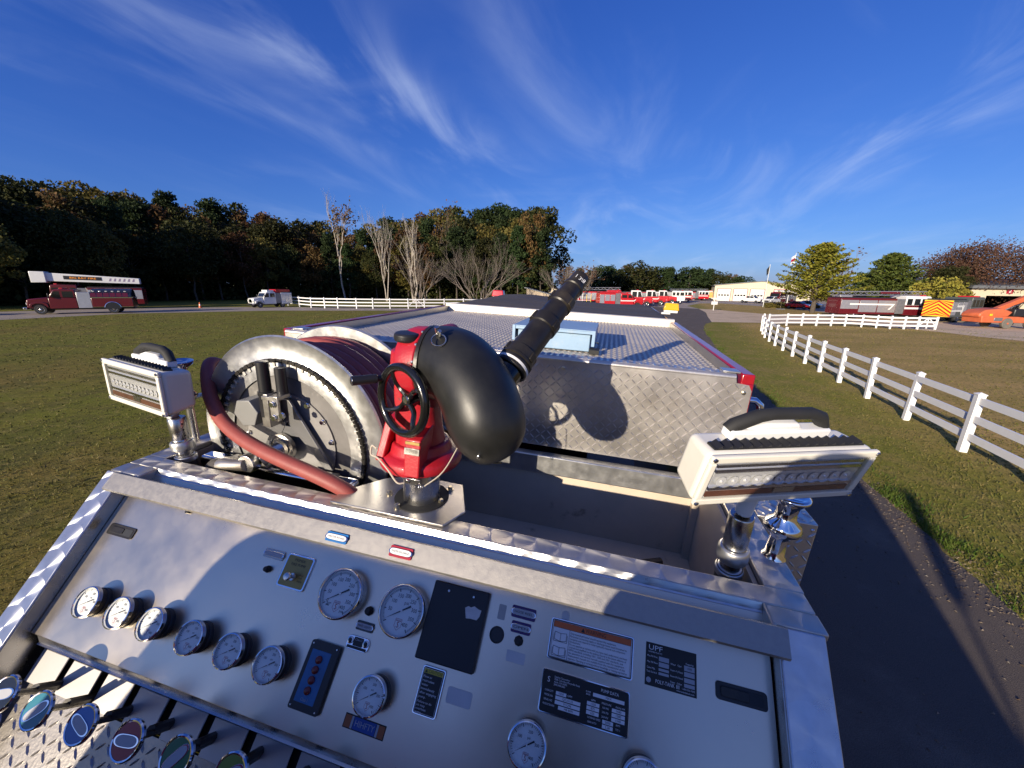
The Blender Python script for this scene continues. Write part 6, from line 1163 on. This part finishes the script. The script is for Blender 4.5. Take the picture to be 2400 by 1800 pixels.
# left: maroon tanker and the ladder truck behind it
t_ = hood_engine('tanker_truck', 'maroon fire tanker with rounded silver-trimmed tank, parked nearest on the left track', (-44.0, 39.8), 214, V['maroon'], V['maroon'], 8.8, False, tanker=True)
f_ = 4.4
t_.o.scale = (0.86, 0.86, 0.92)
t_.bx('service_panel', V['silver'], -.75, .38, -1.14, 1.14, .62, 2.3)
t_.part('tank', mat('tank_blue_black', (0.02, 0.025, 0.04), 0.15, 0.2, 0.1, coat=0.6), lambda b: b.prism([(-4.3, 1.2 * math.cos(R(a)), 1.75 + .95 * math.sin(R(a))) for a in range(0, 181, 15)], (3.5, 0, 0)), .06)
t_.bx('lower_body', V['maroon'], -4.35, -.78, -1.2, 1.2, .68, 1.74, .05)
for sd in (-1, 1):
    t_.bx('trim_strip', V['chrome'], -4.4, -.78, sd * 1.2 - .01, sd * 1.2 + .02, 1.68, 1.78, 0); t_.bx('lower_trim', V['chrome'], -4.3, -.8, sd * 1.2 - .01, sd * 1.2 + .02, .68, .74, 0)
    t_.part('wheel_arch', V['chrome'], lambda b: b.tube([(-2.5 + .72 * math.cos(R(a)), sd * 1.22, .55 + .72 * math.sin(R(a))) for a in range(10, 171, 16)], .04, 6), 0)
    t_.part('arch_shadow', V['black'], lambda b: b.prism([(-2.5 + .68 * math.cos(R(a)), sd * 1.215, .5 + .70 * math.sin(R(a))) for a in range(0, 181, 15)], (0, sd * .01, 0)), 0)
    for i in range(6):
        x = -4.0 + .55 * i; t_.part('tank_panel', V['maroon'], lambda b: b.add([(x, sd * 1.21, 1.82), (x + .48, sd * 1.21, 1.82), (x + .48, sd * 1.10, 2.25), (x, sd * 1.10, 2.25)], [(0, 1, 2, 3)]), 0)
        t_.bx('tank_lamp', V['lamp'], x + .1, x + .3, sd * 1.0 - .08, sd * 1.0 + .08, 2.36, 2.46)
l_ = custom_engine('ladder_truck', 'red ladder truck with a long white boom, behind the maroon tanker', (-49.4, 46.6), 212, V['maroon'], V['maroon'], 10.5, False, False)
l_.o.scale = (0.74, 0.74, 0.96)
bm = l_.part('boom', V['white'], lambda b: b.prism([(-5.0, -.5, 3.05), (5.9, -.5, 3.30), (5.9, -.5, 4.25), (-5.0, -.5, 3.75)], (0, 1.0, 0)), .04)
l_.bx('boom_bucket', V['white'], 5.4, 7.0, -.8, .8, 3.1, 4.35, .06)
l_.part('boom_sign', V['black'], lambda b: b.prism([(-.6, .505, 3.4), (3.6, .505, 3.5), (3.6, .505, 3.92), (-.6, .505, 3.82)], (0, .02, 0)), 0, parent=bm)
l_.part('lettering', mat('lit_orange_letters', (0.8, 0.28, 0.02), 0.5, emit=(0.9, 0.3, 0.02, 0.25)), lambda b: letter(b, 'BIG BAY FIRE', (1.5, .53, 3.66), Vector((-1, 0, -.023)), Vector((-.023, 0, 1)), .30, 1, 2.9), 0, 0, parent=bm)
for i in range(6): l_.part('boom_mark', mat('boom_grey_print', (0.25, 0.2, 0.3), 0.5), lambda b: b.poly([(-4.4 + .55 * i, .503, 3.3 + .01 * i), (-4.1 + .55 * i, .503, 3.3 + .01 * i), (-4.3 + .55 * i, .503, 3.65 + .01 * i), (-4.5 + .55 * i, .503, 3.65 + .01 * i)][::-1]), 0, 0, parent=bm)
tr_ = Veh('flat_trailer', 'low flat trailer at the left edge beside the maroon tanker', 'trailer', (-52.5, 33.8), 200); tr_.bx('trailer_deck', V['silver'], -2.5, 2.5, -1.1, 1.1, .75, .9); tr_.wheels((-.8,), 1.1, .38)
for x in (1.6, 2.2): tr_.bx('trailer_leg', V['white'], x, x + .15, -1.0, -.85, .02, .75)
q_ = hood_engine('pumper_truck', 'small white-cabbed pumper with red body facing us on the far track', (-34.2, 54.6), 240, V['white'], V['white'], 7.0, False, body=V['white']); q_.o.scale = (0.74, 0.74, 0.80); q_.bx('tank_body', V['red'], -3.3, -.6, -1.05, 1.05, 2.5, 3.05); q_.bx('roof_box', V['white'], -.3, .9, -.9, .9, 2.62, 2.95)
# yard: brush truck and the row of engines
b_ = hood_engine('brush_truck', 'bright red crew-cab brush truck with silver shutters, nearest in the yard row', (18.2, 66.5), 2, V['red'], V['red'], 7.6, True, roof=2.45)
b_.bx('roof_rack', V['red'], -3.7, -.7, -1.1, 1.1, 2.55, 2.72)
hood_engine('fire_engine_parked', 'white-over-red engine with zigzag stripe directly behind the brush truck', (22.3, 75.5), -14, V['red'], V['white'], 8.8, True, None, roof=2.95)
hood_engine('fire_engine_parked', 'second white-over-red engine in the yard row, behind the zigzag-striped one', (27.6, 82.5), -16, V['red'], V['white'], 8.8, True, None, roof=2.95)
hood_engine('fire_engine_parked', 'third white-over-red engine in the yard row', (33.2, 90.5), -18, V['red'], V['white'], 8.8, False, None, roof=2.95)
custom_engine('fire_engine_parked', 'white flat-faced engine, fourth in the yard row', (38.0, 97.0), -22, V['white'], V['white'], 8.6, None, False)
custom_engine('fire_engine_parked', 'flat-faced engine with dark pump body, fifth in the yard row', (43.5, 105.0), -24, V['red'], V['white'], 8.6, None, True, body=V['grey'])
custom_engine('ladder_truck', 'long red and silver ladder truck at the back left of the yard row', (17.5, 84.0), -6, V['red'], V['red'], 11.0, True, False)
custom_engine('ladder_truck', 'white-cabbed ladder truck at the far end of the yard row', (54.5, 121.0), -8, V['red'], V['white'], 10.8, True, True)
s_ = Veh('skid_tank', 'low bright yellow tank beside the workshop', 'tank', (62.0, 133.0), 0); s_.bx('tank_shell', V['yellow'], -3.2, 3.2, -1, 1, .25, 1.55, .15); s_.bx('tank_skid', V['black'], -3.3, 3.3, -.9, .9, .0, .25); s_.part('tank_hatch', V['yellow'], lambda b: b.cyl((0, 0, 1.5), (0, 0, 1.75), .4), 0)
custom_engine('fire_engine_parked', 'engine with yellow and red chevron tail outside the workshop left door', (69.5, 137.0), 62, V['red'], V['white'], 8.4, None, False, True, body=V['silver'])
custom_engine('fire_engine_parked', 'red engine with its tail towards us outside the workshop middle door', (72.8, 126.0), 52, V['red'], V['red'], 8.4, None, False, body=V['red'])
def pickup(name, label, loc, head, m, hs=1.0):
    v = Veh(name, label, 'pickup', loc, head); v.prof('body', m, [(-2.8, .5), (2.75, .5), (2.8, 1.05), (2.6, 1.2), (1.3, 1.28), (-2.8, 1.25)], -.98, .98, .08); v.prof('cab_top', m, [(-.9, 1.2), (1.45, 1.24), (.7, 1.9), (-.75, 1.92)], -.9, .9, .1)
    v.panes('windshield', V['win'], [[(1.36, -.8, 1.32), (1.36, .8, 1.32), (.76, .75, 1.86), (.76, -.75, 1.86)]]); v.sidewin(.905, [(.1, 1.15, 1.32, 1.8, .1, .7), (-.8, 0, 1.32, 1.8, -.7, 0)]); v.bx('grille', V['black'], 2.76, 2.83, -.6, .6, .62, 1.0); v.bx('bumper', V['chrome'], 2.78, 2.95, -.95, .95, .4, .6, .03)
    for sd in (-1, 1): v.bx('headlight', V['lamp'], 2.74, 2.82, sd * .78 - .14, sd * .78 + .14, .85, 1.05)
    v.wheels((1.75, -1.75), .99, .4, .26); return v
pickup('pickup_truck', 'white pickup parked nose towards us in front of the workshop', (63.2, 103.5), -60, V['white']); pickup('pickup_truck', 'second white pickup close behind the flagpole', (63.6, 96.0), 215, V['white'])
custom_engine('fire_engine_parked', 'maroon engine with silver ladder parked right of the white pickups', (70.5, 102.0), -150, V['maroon'], V['maroon'], 8.4, True, True)
def car(name, label, loc, head, m):
    v = Veh(name, label, 'car', loc, head); v.prof('body', m, [(-2.2, .35), (2.2, .35), (2.25, .7), (1.3, .92), (-1.9, .98), (-2.25, .8)], -.88, .88, .12); v.prof('cabin', V['win'], [(-1.7, .95), (1.0, .9), (.3, 1.36), (-1.0, 1.38)], -.76, .76, .12); v.prof('roof', m, [(-1.0, 1.385), (.3, 1.365), (.2, 1.42), (-.9, 1.44)], -.7, .7, .03); v.wheels((1.4, -1.4), .88, .32, .22)
    for sd in (-1, 1): v.bx('headlight', V['lamp'], 2.15, 2.24, sd * .66 - .14, sd * .66 + .14, .6, .74)
    return v
car('red_car', 'low red car parked under the large cypress', (54.2, 73.5), -70, V['red']); car('white_car', 'white car beyond the red car', (60.5, 79.5), -60, V['white'])
for k, (x, y, h) in enumerate(((73.0, 82.0, -60), (78.5, 80.0, -58), (84.0, 78.0, -55))): custom_engine('fire_engine_parked', ('maroon engine furthest left in the row behind the cypress trunk', 'maroon engine in the middle of the row behind the cypress trunk', 'maroon engine furthest right in the row behind the cypress trunk')[k], (x, y), h, V['maroon'], V['white'], 8.2, None, True)
# right: ladder truck, chevron-tailed engine, boom lift
w_ = custom_engine('ladder_truck', 'maroon and white ladder truck parked behind the curving white fence', (46.4, 49.6), -4, V['maroon'], V['white'], 10.6, True, True); w_.bx('boom_plate', V['maroon'], -.3, 2.0, -.5, -.46, 3.1, 3.35)
for k in range(3): w_.prof('side_stripe', V['white'], [(-4.2 + .02 * k, 1.9), (1.1, 1.9), (.6, 1.2), (.35, 1.2), (.8, 1.72), (-4.2, 1.72)], -1.238 - .001 * k, -1.236, 0) if k == 0 else None
e_ = custom_engine('fire_engine_parked', 'dark engine with yellow and red chevron tail beside the orange boom lift', (52.8, 46.6), 22, V['olive'], V['olive'], 7.4, None, False, True, body=V['olive'])
for sd in (-1,): e_.prof('zigzag_stripe', V['white'], [(-3.6, 1.25), (-1.6, 1.25), (-1.4, .9), (-1.2, .9), (-1.0, 1.95), (-2.6, 1.95), (-2.6, 1.75), (-1.3, 1.75), (-1.4, 1.42), (-3.6, 1.42)], -1.25, -1.235, 0)
k_ = Veh('boom_lift', 'orange telescopic boom lift with big grey tyres on the gravel', 'boom lift', (48.6, 38.6), -2)
k_.prof('chassis', V['orange'], [(-2.6, .55), (2.4, .55), (2.4, 1.0), (.8, 1.15), (-2.7, 1.2)], -.9, .9, .06); k_.prof('counterweight', V['orange'], [(-2.9, 1.05), (-.2, 1.12), (.2, 1.6), (-.9, 1.95), (-2.4, 1.75), (-2.9, 1.4)], -.85, .85, .12)
k_.part('boom', V['orange'], lambda b: b.obox((1.6, .1, 2.75), Vector((.90, 0, .436)), Vector((0, 1, 0)), Vector((-.436, 0, .90)), (6.6, .42, .46)), .04)
k_.part('boom_section', V['orange'], lambda b: b.obox((5.4, .1, 4.6), Vector((.90, 0, .436)), Vector((0, 1, 0)), Vector((-.436, 0, .90)), (2.2, .32, .34)), .03)
k_.part('lift_ram', V['silver'], lambda b: b.tube([(-.2, .1, 1.5), (1.9, .1, 2.5)], .09, 8), 0); k_.bx('engine_cover', V['black'], .3, 1.7, -.85, -.2, 1.15, 1.9, .1); k_.bx('control_box', V['yellow'], -2.0, -1.75, -.92, -.86, 1.2, 1.4)
for x, z0, z1 in ((2.1, 1.1, 2.4), (2.9, 1.1, 2.2)): k_.part('guard_rail', V['orange'], lambda b: b.tube([(x - .5, -.8, z0), (x - .5, -.8, z1), (x + .3, -.8, z1), (x + .3, -.8, z0)], .035, 6), 0)
for i in range(4): k_.part('hydraulic_hose', V['black'], lambda b: b.tube([(.2 + .2 * i, -.3, 1.3), (.6 + .3 * i, -.35, 2.2 + .1 * i), (1.5 + .3 * i, -.2, 2.5 + .12 * i)], .03, 5), 0)
k_.bx('tool_tray', V['black'], 1.75, 2.3, -.88, .88, 1.0, 1.35, .03); k_.bx('fuel_tank', V['grey'], -1.5, -.7, -.94, -.7, .7, 1.05, .05)
tg = mat('dusty_tyre', (0.14, 0.13, 0.11), 0.9, 0, 0.2, 6)
for x in (-.2, 2.0):
    for sd in (-1, 1):
        kk = k_.part('wheel', tg, lambda b: b.lathe((x, sd * 1.02, .5), (0, sd, 0), [(.25, -.3), (.46, -.3), (.5, -.24), (.5, -.05), (.45, 0), (.28, -.02)], 20), 0); k_.part('rim', V['orange'], lambda b: b.lathe((x, sd * 1.02, .5), (0, sd, 0), [(.29, -.06), (.28, -.02), (.1, -.06), (.08, .0)], 14), 0, parent=kk)

# ------------------------------------------------------------------ buildings
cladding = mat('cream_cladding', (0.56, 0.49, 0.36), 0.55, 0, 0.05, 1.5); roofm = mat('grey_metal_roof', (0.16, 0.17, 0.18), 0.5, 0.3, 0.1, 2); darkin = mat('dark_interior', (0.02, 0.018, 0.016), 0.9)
def local(o, a): c, s = math.cos(R(a)), math.sin(R(a)); return lambda x, y, z: Vector((o[0] + x * c - y * s, o[1] + x * s + y * c, z))
ws = thing('workshop', 'long cream metal workshop with low gable and three white bay doors', 'building', (76, 119, 0)); Lw = local((64.0, 124.7), -25.0); LN, EV, PK = 25.0, 4.7, 5.9
b = MB(); b.prism([Lw(0, 0, 0), Lw(LN, 0, 0), Lw(LN, 0, EV), Lw(LN / 2, 0, PK), Lw(0, 0, EV)], Lw(0, 30, 0) - Lw(0, 0, 0)); b.build('wall', cladding, ws, smooth=0)
for s in (0, 1):
    b = MB(); x0, x1, z0, z1 = (-.4, LN / 2, EV - .06, PK + .02) if s == 0 else (LN / 2, LN + .4, PK + .02, EV - .06); b.prism([Lw(x0, -.4, z0), Lw(x1, -.4, z1), Lw(x1, -.4, z1 + .16), Lw(x0, -.4, z0 + .16)], Lw(0, 31, 0) - Lw(0, 0, 0)); b.build('roof', roofm, ws, smooth=0)
for i, x in enumerate((.9, 5.4, 9.9, 16.0)):
    b = MB(); b.prism([Lw(x - .15, -.03, 0), Lw(x + 3.75, -.03, 0), Lw(x + 3.75, -.03, 3.75), Lw(x - .15, -.03, 3.75)], Lw(0, .02, 0) - Lw(0, 0, 0)); b.build('door_frame', M['red'], ws, smooth=0)
    b = MB(); b.prism([Lw(x, -.07, 0), Lw(x + 3.6, -.07, 0), Lw(x + 3.6, -.07, 3.6), Lw(x, -.07, 3.6)], Lw(0, .03, 0) - Lw(0, 0, 0)); d = b.build('bay_door', V['white'], ws, smooth=0)
    for k in range(4): b = MB(); b.poly([Lw(x + .3 + .8 * k, -.075, 1.5), Lw(x + .9 + .8 * k, -.075, 1.5), Lw(x + .9 + .8 * k, -.075, 1.95), Lw(x + .3 + .8 * k, -.075, 1.95)]); b.build('pane', V['win'], d, smooth=0)
    for z in (.9, 1.35, 2.1, 2.8): b = MB(); b.poly([Lw(x, -.0745, z), Lw(x + 3.6, -.0745, z), Lw(x + 3.6, -.0745, z + .04), Lw(x, -.0745, z + .04)]); b.build('door_seam', V['grey'], d, smooth=0)
sh = thing('shed', 'cream shed with grey roof and dark open bay behind the boom lift', 'building', (80, 52, 0)); Ls = local((66.5, 57.0), -9.0); LS, HS = 34.0, 4.1; o0, o1, oz = 2.0, 6.6, 3.05
def slab(nm, m, x0, x1, y0, y1, z0, z1): b = MB(); b.prism([Ls(x0, y0, z0), Ls(x1, y0, z0), Ls(x1, y0, z1), Ls(x0, y0, z1)], Ls(0, y1, 0) - Ls(0, y0, 0)); return b.build(nm, m, sh, smooth=0)
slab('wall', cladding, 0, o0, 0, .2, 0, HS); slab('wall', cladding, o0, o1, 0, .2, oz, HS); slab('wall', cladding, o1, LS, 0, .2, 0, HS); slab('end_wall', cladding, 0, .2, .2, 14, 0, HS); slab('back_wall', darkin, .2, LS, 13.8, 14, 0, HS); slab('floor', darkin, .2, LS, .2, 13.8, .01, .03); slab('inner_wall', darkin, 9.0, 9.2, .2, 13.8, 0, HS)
b = MB(); b.prism([Ls(-.6, -.7, HS - .05), Ls(-.6, 7, HS + 1.3), Ls(-.6, 14.6, HS - .05), Ls(-.6, 14.6, HS + .12), Ls(-.6, 7, HS + 1.5), Ls(-.6, -.7, HS + .35)], Ls(LS, 0, 0) - Ls(-1.2, 0, 0)); b.build('roof', roofm, sh, smooth=0)
sg = slab('number_sign', M['crimson'], 4.3, 5.1, -.04, -.005, 3.35, 3.95); b = MB(); letter(b, '8', Ls(4.7, -.046, 3.65), (Ls(1, 0, 0) - Ls(0, 0, 0)), Vector((0, 0, 1)), .6); b.build('lettering', V['white'], sg, smooth=0)
hb2 = thing('storage_building', 'long low building with dull green roof behind the smaller cypress', 'building', (100, 80, 0)); Lh = local((84, 84), -14)
b = MB(); b.prism([Lh(0, 0, 0), Lh(52, 0, 0), Lh(52, 0, 4.4), Lh(0, 0, 4.4)], Lh(0, 12, 0) - Lh(0, 0, 0)); b.build('wall', cladding, hb2, smooth=0)
b = MB(); b.prism([Lh(-.5, -.6, 4.35), Lh(-.5, 6, 6.3), Lh(-.5, 12.6, 4.35), Lh(-.5, 6, 6.45)], Lh(53, 0, 0) - Lh(0, 0, 0)); b.build('roof', mat('dull_green_roof', (0.07, 0.10, 0.085), 0.5, 0.2, 0.1, 2), hb2, smooth=0)
s1 = thing('lean_to_shed', 'small timber lean-to shed with sloping roof beyond the hose bed cover', 'shed', (4.5, 78, 0)); La = local((2.6, 77.5), -12)
b = MB(); b.prism([La(0, 0, 0), La(4.6, 0, 0), La(4.6, 0, 1.9), La(0, 0, 3.0)], La(0, 3, 0) - La(0, 0, 0)); b.build('wall', mat('pale_timber', (0.42, 0.34, 0.25), 0.8, 0, 0.2, 3), s1, smooth=0)
b = MB(); b.prism([La(-.4, -.3, 3.1), La(5.0, -.3, 1.82), La(5.0, -.3, 1.95), La(-.4, -.3, 3.25)], La(0, 3.6, 0) - La(0, 0, 0)); b.build('roof', roofm, s1, smooth=0)
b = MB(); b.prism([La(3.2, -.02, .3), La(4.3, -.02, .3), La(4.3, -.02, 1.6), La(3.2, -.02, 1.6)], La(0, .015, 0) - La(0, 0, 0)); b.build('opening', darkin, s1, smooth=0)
s2 = thing('playhouse', 'tiny cream gabled hut between the lean-to and the nozzle', 'hut', (9.2, 90, 0)); Lb = local((8.0, 88), -5)
b = MB(); b.prism([Lb(0, 0, 0), Lb(2.4, 0, 0), Lb(2.4, 0, 2.5), Lb(1.2, 0, 3.8), Lb(0, 0, 2.5)], Lb(0, 2.4, 0) - Lb(0, 0, 0)); b.build('wall', cladding, s2, smooth=0)
for k in (0, 1): b = MB(); x0, x1 = ((-.2, 1.2), (2.6, 1.2))[k]; b.prism([Lb(x0, -.2, 2.35), Lb(x1, -.2, 3.86), Lb(x1, -.2, 3.98), Lb(x0, -.2, 2.47)], Lb(0, 2.8, 0) - Lb(0, 0, 0)); b.build('roof', roofm, s2, smooth=0)
b = MB(); b.prism([Lb(.7, -.02, 1.2), Lb(1.7, -.02, 1.2), Lb(1.7, -.02, 2.2), Lb(.7, -.02, 2.2)], Lb(0, .015, 0) - Lb(0, 0, 0)); b.build('window', V['win'], s2, smooth=0)

# ------------------------------------------------------------------ signs, poles, cone, hedges
def pole_thing(name, label, cat, loc, fn):
    o = thing(name, label, cat, (loc[0], loc[1], 0)); fn(o, loc[0], loc[1]); return o
def f_sign(o, x, y):
    b = MB(); b.tube([(x, y, -.05), (x, y, 1.95)], .06, 6); b.build('post', V['white'], o); b = MB(); b.box((x, y, 1.95), (1.2, .08, .14)); b.build('arm', V['white'], o, smooth=0); b = MB(); b.box((x, y - .06, 1.2), (1.0, .05, .5)); b.build('board', V['white'], o, smooth=0)
pole_thing('sign_post', 'white T-shaped sign post on the grass island', 'sign', (32.9, 63.6), f_sign)
def f_flag(o, x, y):
    b = MB(); b.tube([(x, y, -.05), (x, y, 8.4)], [.07, .045], 8); b.build('pole', V['white'], o); b = MB(); b.add([(x - .02, y, 8.2), (x - .5, y + .1, 7.4), (x - .35, y + .05, 6.2), (x - .02, y, 6.6)], [(0, 1, 2, 3)]); k = b.build('flag', M['print_black'], o, smooth=0); sm = k.modifiers.new('thickness', 'SOLIDIFY'); sm.thickness = 0.01
pole_thing('flagpole', 'white flagpole with a limp dark flag in front of the workshop', 'flagpole', (51.5, 80.0), f_flag)
def f_flag2(o, x, y):
    b = MB(); b.tube([(x, y, -.05), (x, y, 11.2)], [.08, .05], 8); b.build('pole', V['white'], o)
    for k, m_ in enumerate((V['white'], M['crimson'], V['white'])):
        b = MB(); z = 10.8 - .55 * k; b.add([(x - .02, y, z), (x - .75, y + .1, z - .5), (x - .7, y + .1, z - 1.0), (x - .02, y, z - .52)], [(0, 1, 2, 3)]); q = b.build('flag_stripe', m_, o, smooth=0); sm = q.modifiers.new('thickness', 'SOLIDIFY'); sm.thickness = 0.01
pole_thing('flagpole', 'tall flagpole with a pale red and white flag beside the large cypress', 'flagpole', (60.5, 86.0), f_flag2)
def f_lamp(o, x, y):
    b = MB(); b.tube([(x, y, -.05), (x, y, 2.3)], .05, 6); b.build('post', M['bolt'], o); b = MB(); b.box((x, y, 2.3), (.9, .08, .2)); b.build('board', V['white'], o, smooth=0); b = MB(); b.box((x, y, .08), (1.2, .8, .16)); b.build('foot', V['grey'], o, smooth=0)
pole_thing('sign_post', 'thin sign post on a dark foot near the hedge', 'sign', (48.4, 70.2), f_lamp)
def f_cone(o, x, y):
    b = MB(); b.lathe((x, y, .02), (0, 0, 1), [(.17, 0), (.03, .72)], 14); b.build('cone_body', mat('cone_orange', (0.75, 0.14, 0.03), 0.5), o); b = MB(); b.box((x, y, .012), (.42, .42, .03)); b.build('cone_base', V['black'], o, smooth=0); b = MB(); b.lathe((x, y, .02), (0, 0, 1), [(.112, .30), (.085, .44)], 14, cap=False); b.build('cone_band', V['white'], o)
pole_thing('traffic_cone', 'orange traffic cone on the far track', 'cone', (-41.2, 50.8), f_cone)
for k, (x0, y0, x1, y1) in enumerate(((50.2, 77.0, 54.0, 75.5), (55.5, 79.0, 60.5, 77.5))):
    mb = MB()
    for i in range(1600): t = rng.random(); leafquad(mb, Vector((x0 + (x1 - x0) * t + rng.gauss(0, .35), y0 + (y1 - y0) * t + rng.gauss(0, .4), abs(rng.gauss(.45, .28)))), rng.uniform(.10, .2))
    o = mb.build('hedge', F_YEL, None, smooth=0); tag(o, ('low yellowing hedge at the foot of the dark-flag flagpole', 'low yellowing hedge left of the red car')[k], 'hedge')
def f_bins(o, x, y):
    for k in range(5):
        b = MB(); b.box((x + 1.6 * k, y + .3 * math.sin(k), .55 + .1 * (k % 2)), (1.2, 1.0, 1.1 + .2 * (k % 2)), Matrix.Rotation(.2 * k, 3, 'Z')); b.build('crate', (V['white'], V['yellow'], V['white'], V['silver'], V['yellow'])[k], o, bevel=.04)
def f_stack(o, x, y):
    for i in range(7):
        for z in (0.35, 0.8, 1.25, 1.7):
            pass
    for i in range(8): b = MB(); b.tube([(x + .75 * i, y, 0), (x + .75 * i, y, 2.2)], .05, 5); b.build('upright', V['yellow'] if i > 5 else V['white'], o, smooth=0)
    for z in (.5, 1.1, 1.7): b = MB(); b.tube([(x, y, z), (x + 5.25, y, z)], .04, 5); b.build('cross_bar', V['white'], o, smooth=0)
pole_thing('rack_frame', 'white and yellow pipe rack left of the brush truck', 'rack', (8.6, 69.5), f_stack)
# person taking the photograph, standing on the walkway behind the panel
per = thing('person', 'person in a dark jacket holding up a phone on the walkway behind the panel', 'person', (0.60, -0.4, 1.5), TM)
def skinned(name, m, chains, parent, sub=2):
    """one continuous surface grown over a joint skeleton: chains of (x, y, z, radius) that share equal points"""
    vs, rs, es, idx = [], [], [], {}
    for ch in chains:
        prev = None
        for x, y, z, r in ch:
            k = (round(x, 3), round(y, 3), round(z, 3))
            if k not in idx: idx[k] = len(vs); vs.append(Vector((x, y, z)) - BASE[parent.name]); rs.append(r)
            if prev is not None: es.append((prev, idx[k]))
            prev = idx[k]
    me = bpy.data.meshes.new(name); me.from_pydata(vs, es, []); o = bpy.data.objects.new(name, me); COL.objects.link(o); o.parent = parent
    o.modifiers.new('skin', 'SKIN'); me.materials.append(m)
    for i, r in enumerate(rs): me.skin_vertices[0].data[i].radius = (r, r)
    me.skin_vertices[0].data[0].use_root = True
    s_ = o.modifiers.new('smooth', 'SUBSURF'); s_.levels = s_.render_levels = sub; return o
px_, py_ = 0.60, -0.42
jacket = mat('dark_jacket', (0.03, 0.035, 0.05), 0.8); skin = mat('skin', (0.42, 0.26, 0.19), 0.5); jeans = mat('blue_jeans', (0.05, 0.07, 0.13), 0.85)
skinned('body', jacket, [[(px_, py_, 2.30, .15), (px_, py_, 2.50, .15), (px_, py_, 2.72, .17), (px_, py_, 2.88, .14), (px_, py_ + .02, 2.98, .065), (px_, py_ + .03, 3.04, .06), (px_, py_ + .03, 3.13, .10), (px_, py_ + .02, 3.22, .115), (px_, py_ + .01, 3.31, .095)],
    [(px_, py_, 2.88, .14), (px_ - .20, py_, 2.87, .075), (px_ - .42, py_ + .10, 2.74, .055), (px_ - .16, py_ + .24, 2.96, .045), (px_ + .05, py_ + .33, 3.20, .035)],
    [(px_, py_, 2.88, .14), (px_ + .20, py_, 2.87, .075), (px_ + .38, py_ + .10, 2.70, .055), (px_ + .27, py_ + .24, 2.95, .045), (px_ + .14, py_ + .33, 3.20, .035)],
    [(px_, py_, 2.30, .15), (px_ - .10, py_, 2.22, .105), (px_ - .12, py_, 1.90, .075), (px_ - .13, py_, 1.58, .05), (px_ - .14, py_ + .12, 1.54, .04)],
    [(px_, py_, 2.30, .15), (px_ + .10, py_, 2.22, .105), (px_ + .12, py_, 1.90, .075), (px_ + .13, py_, 1.58, .05), (px_ + .14, py_ + .12, 1.54, .04)]], per)
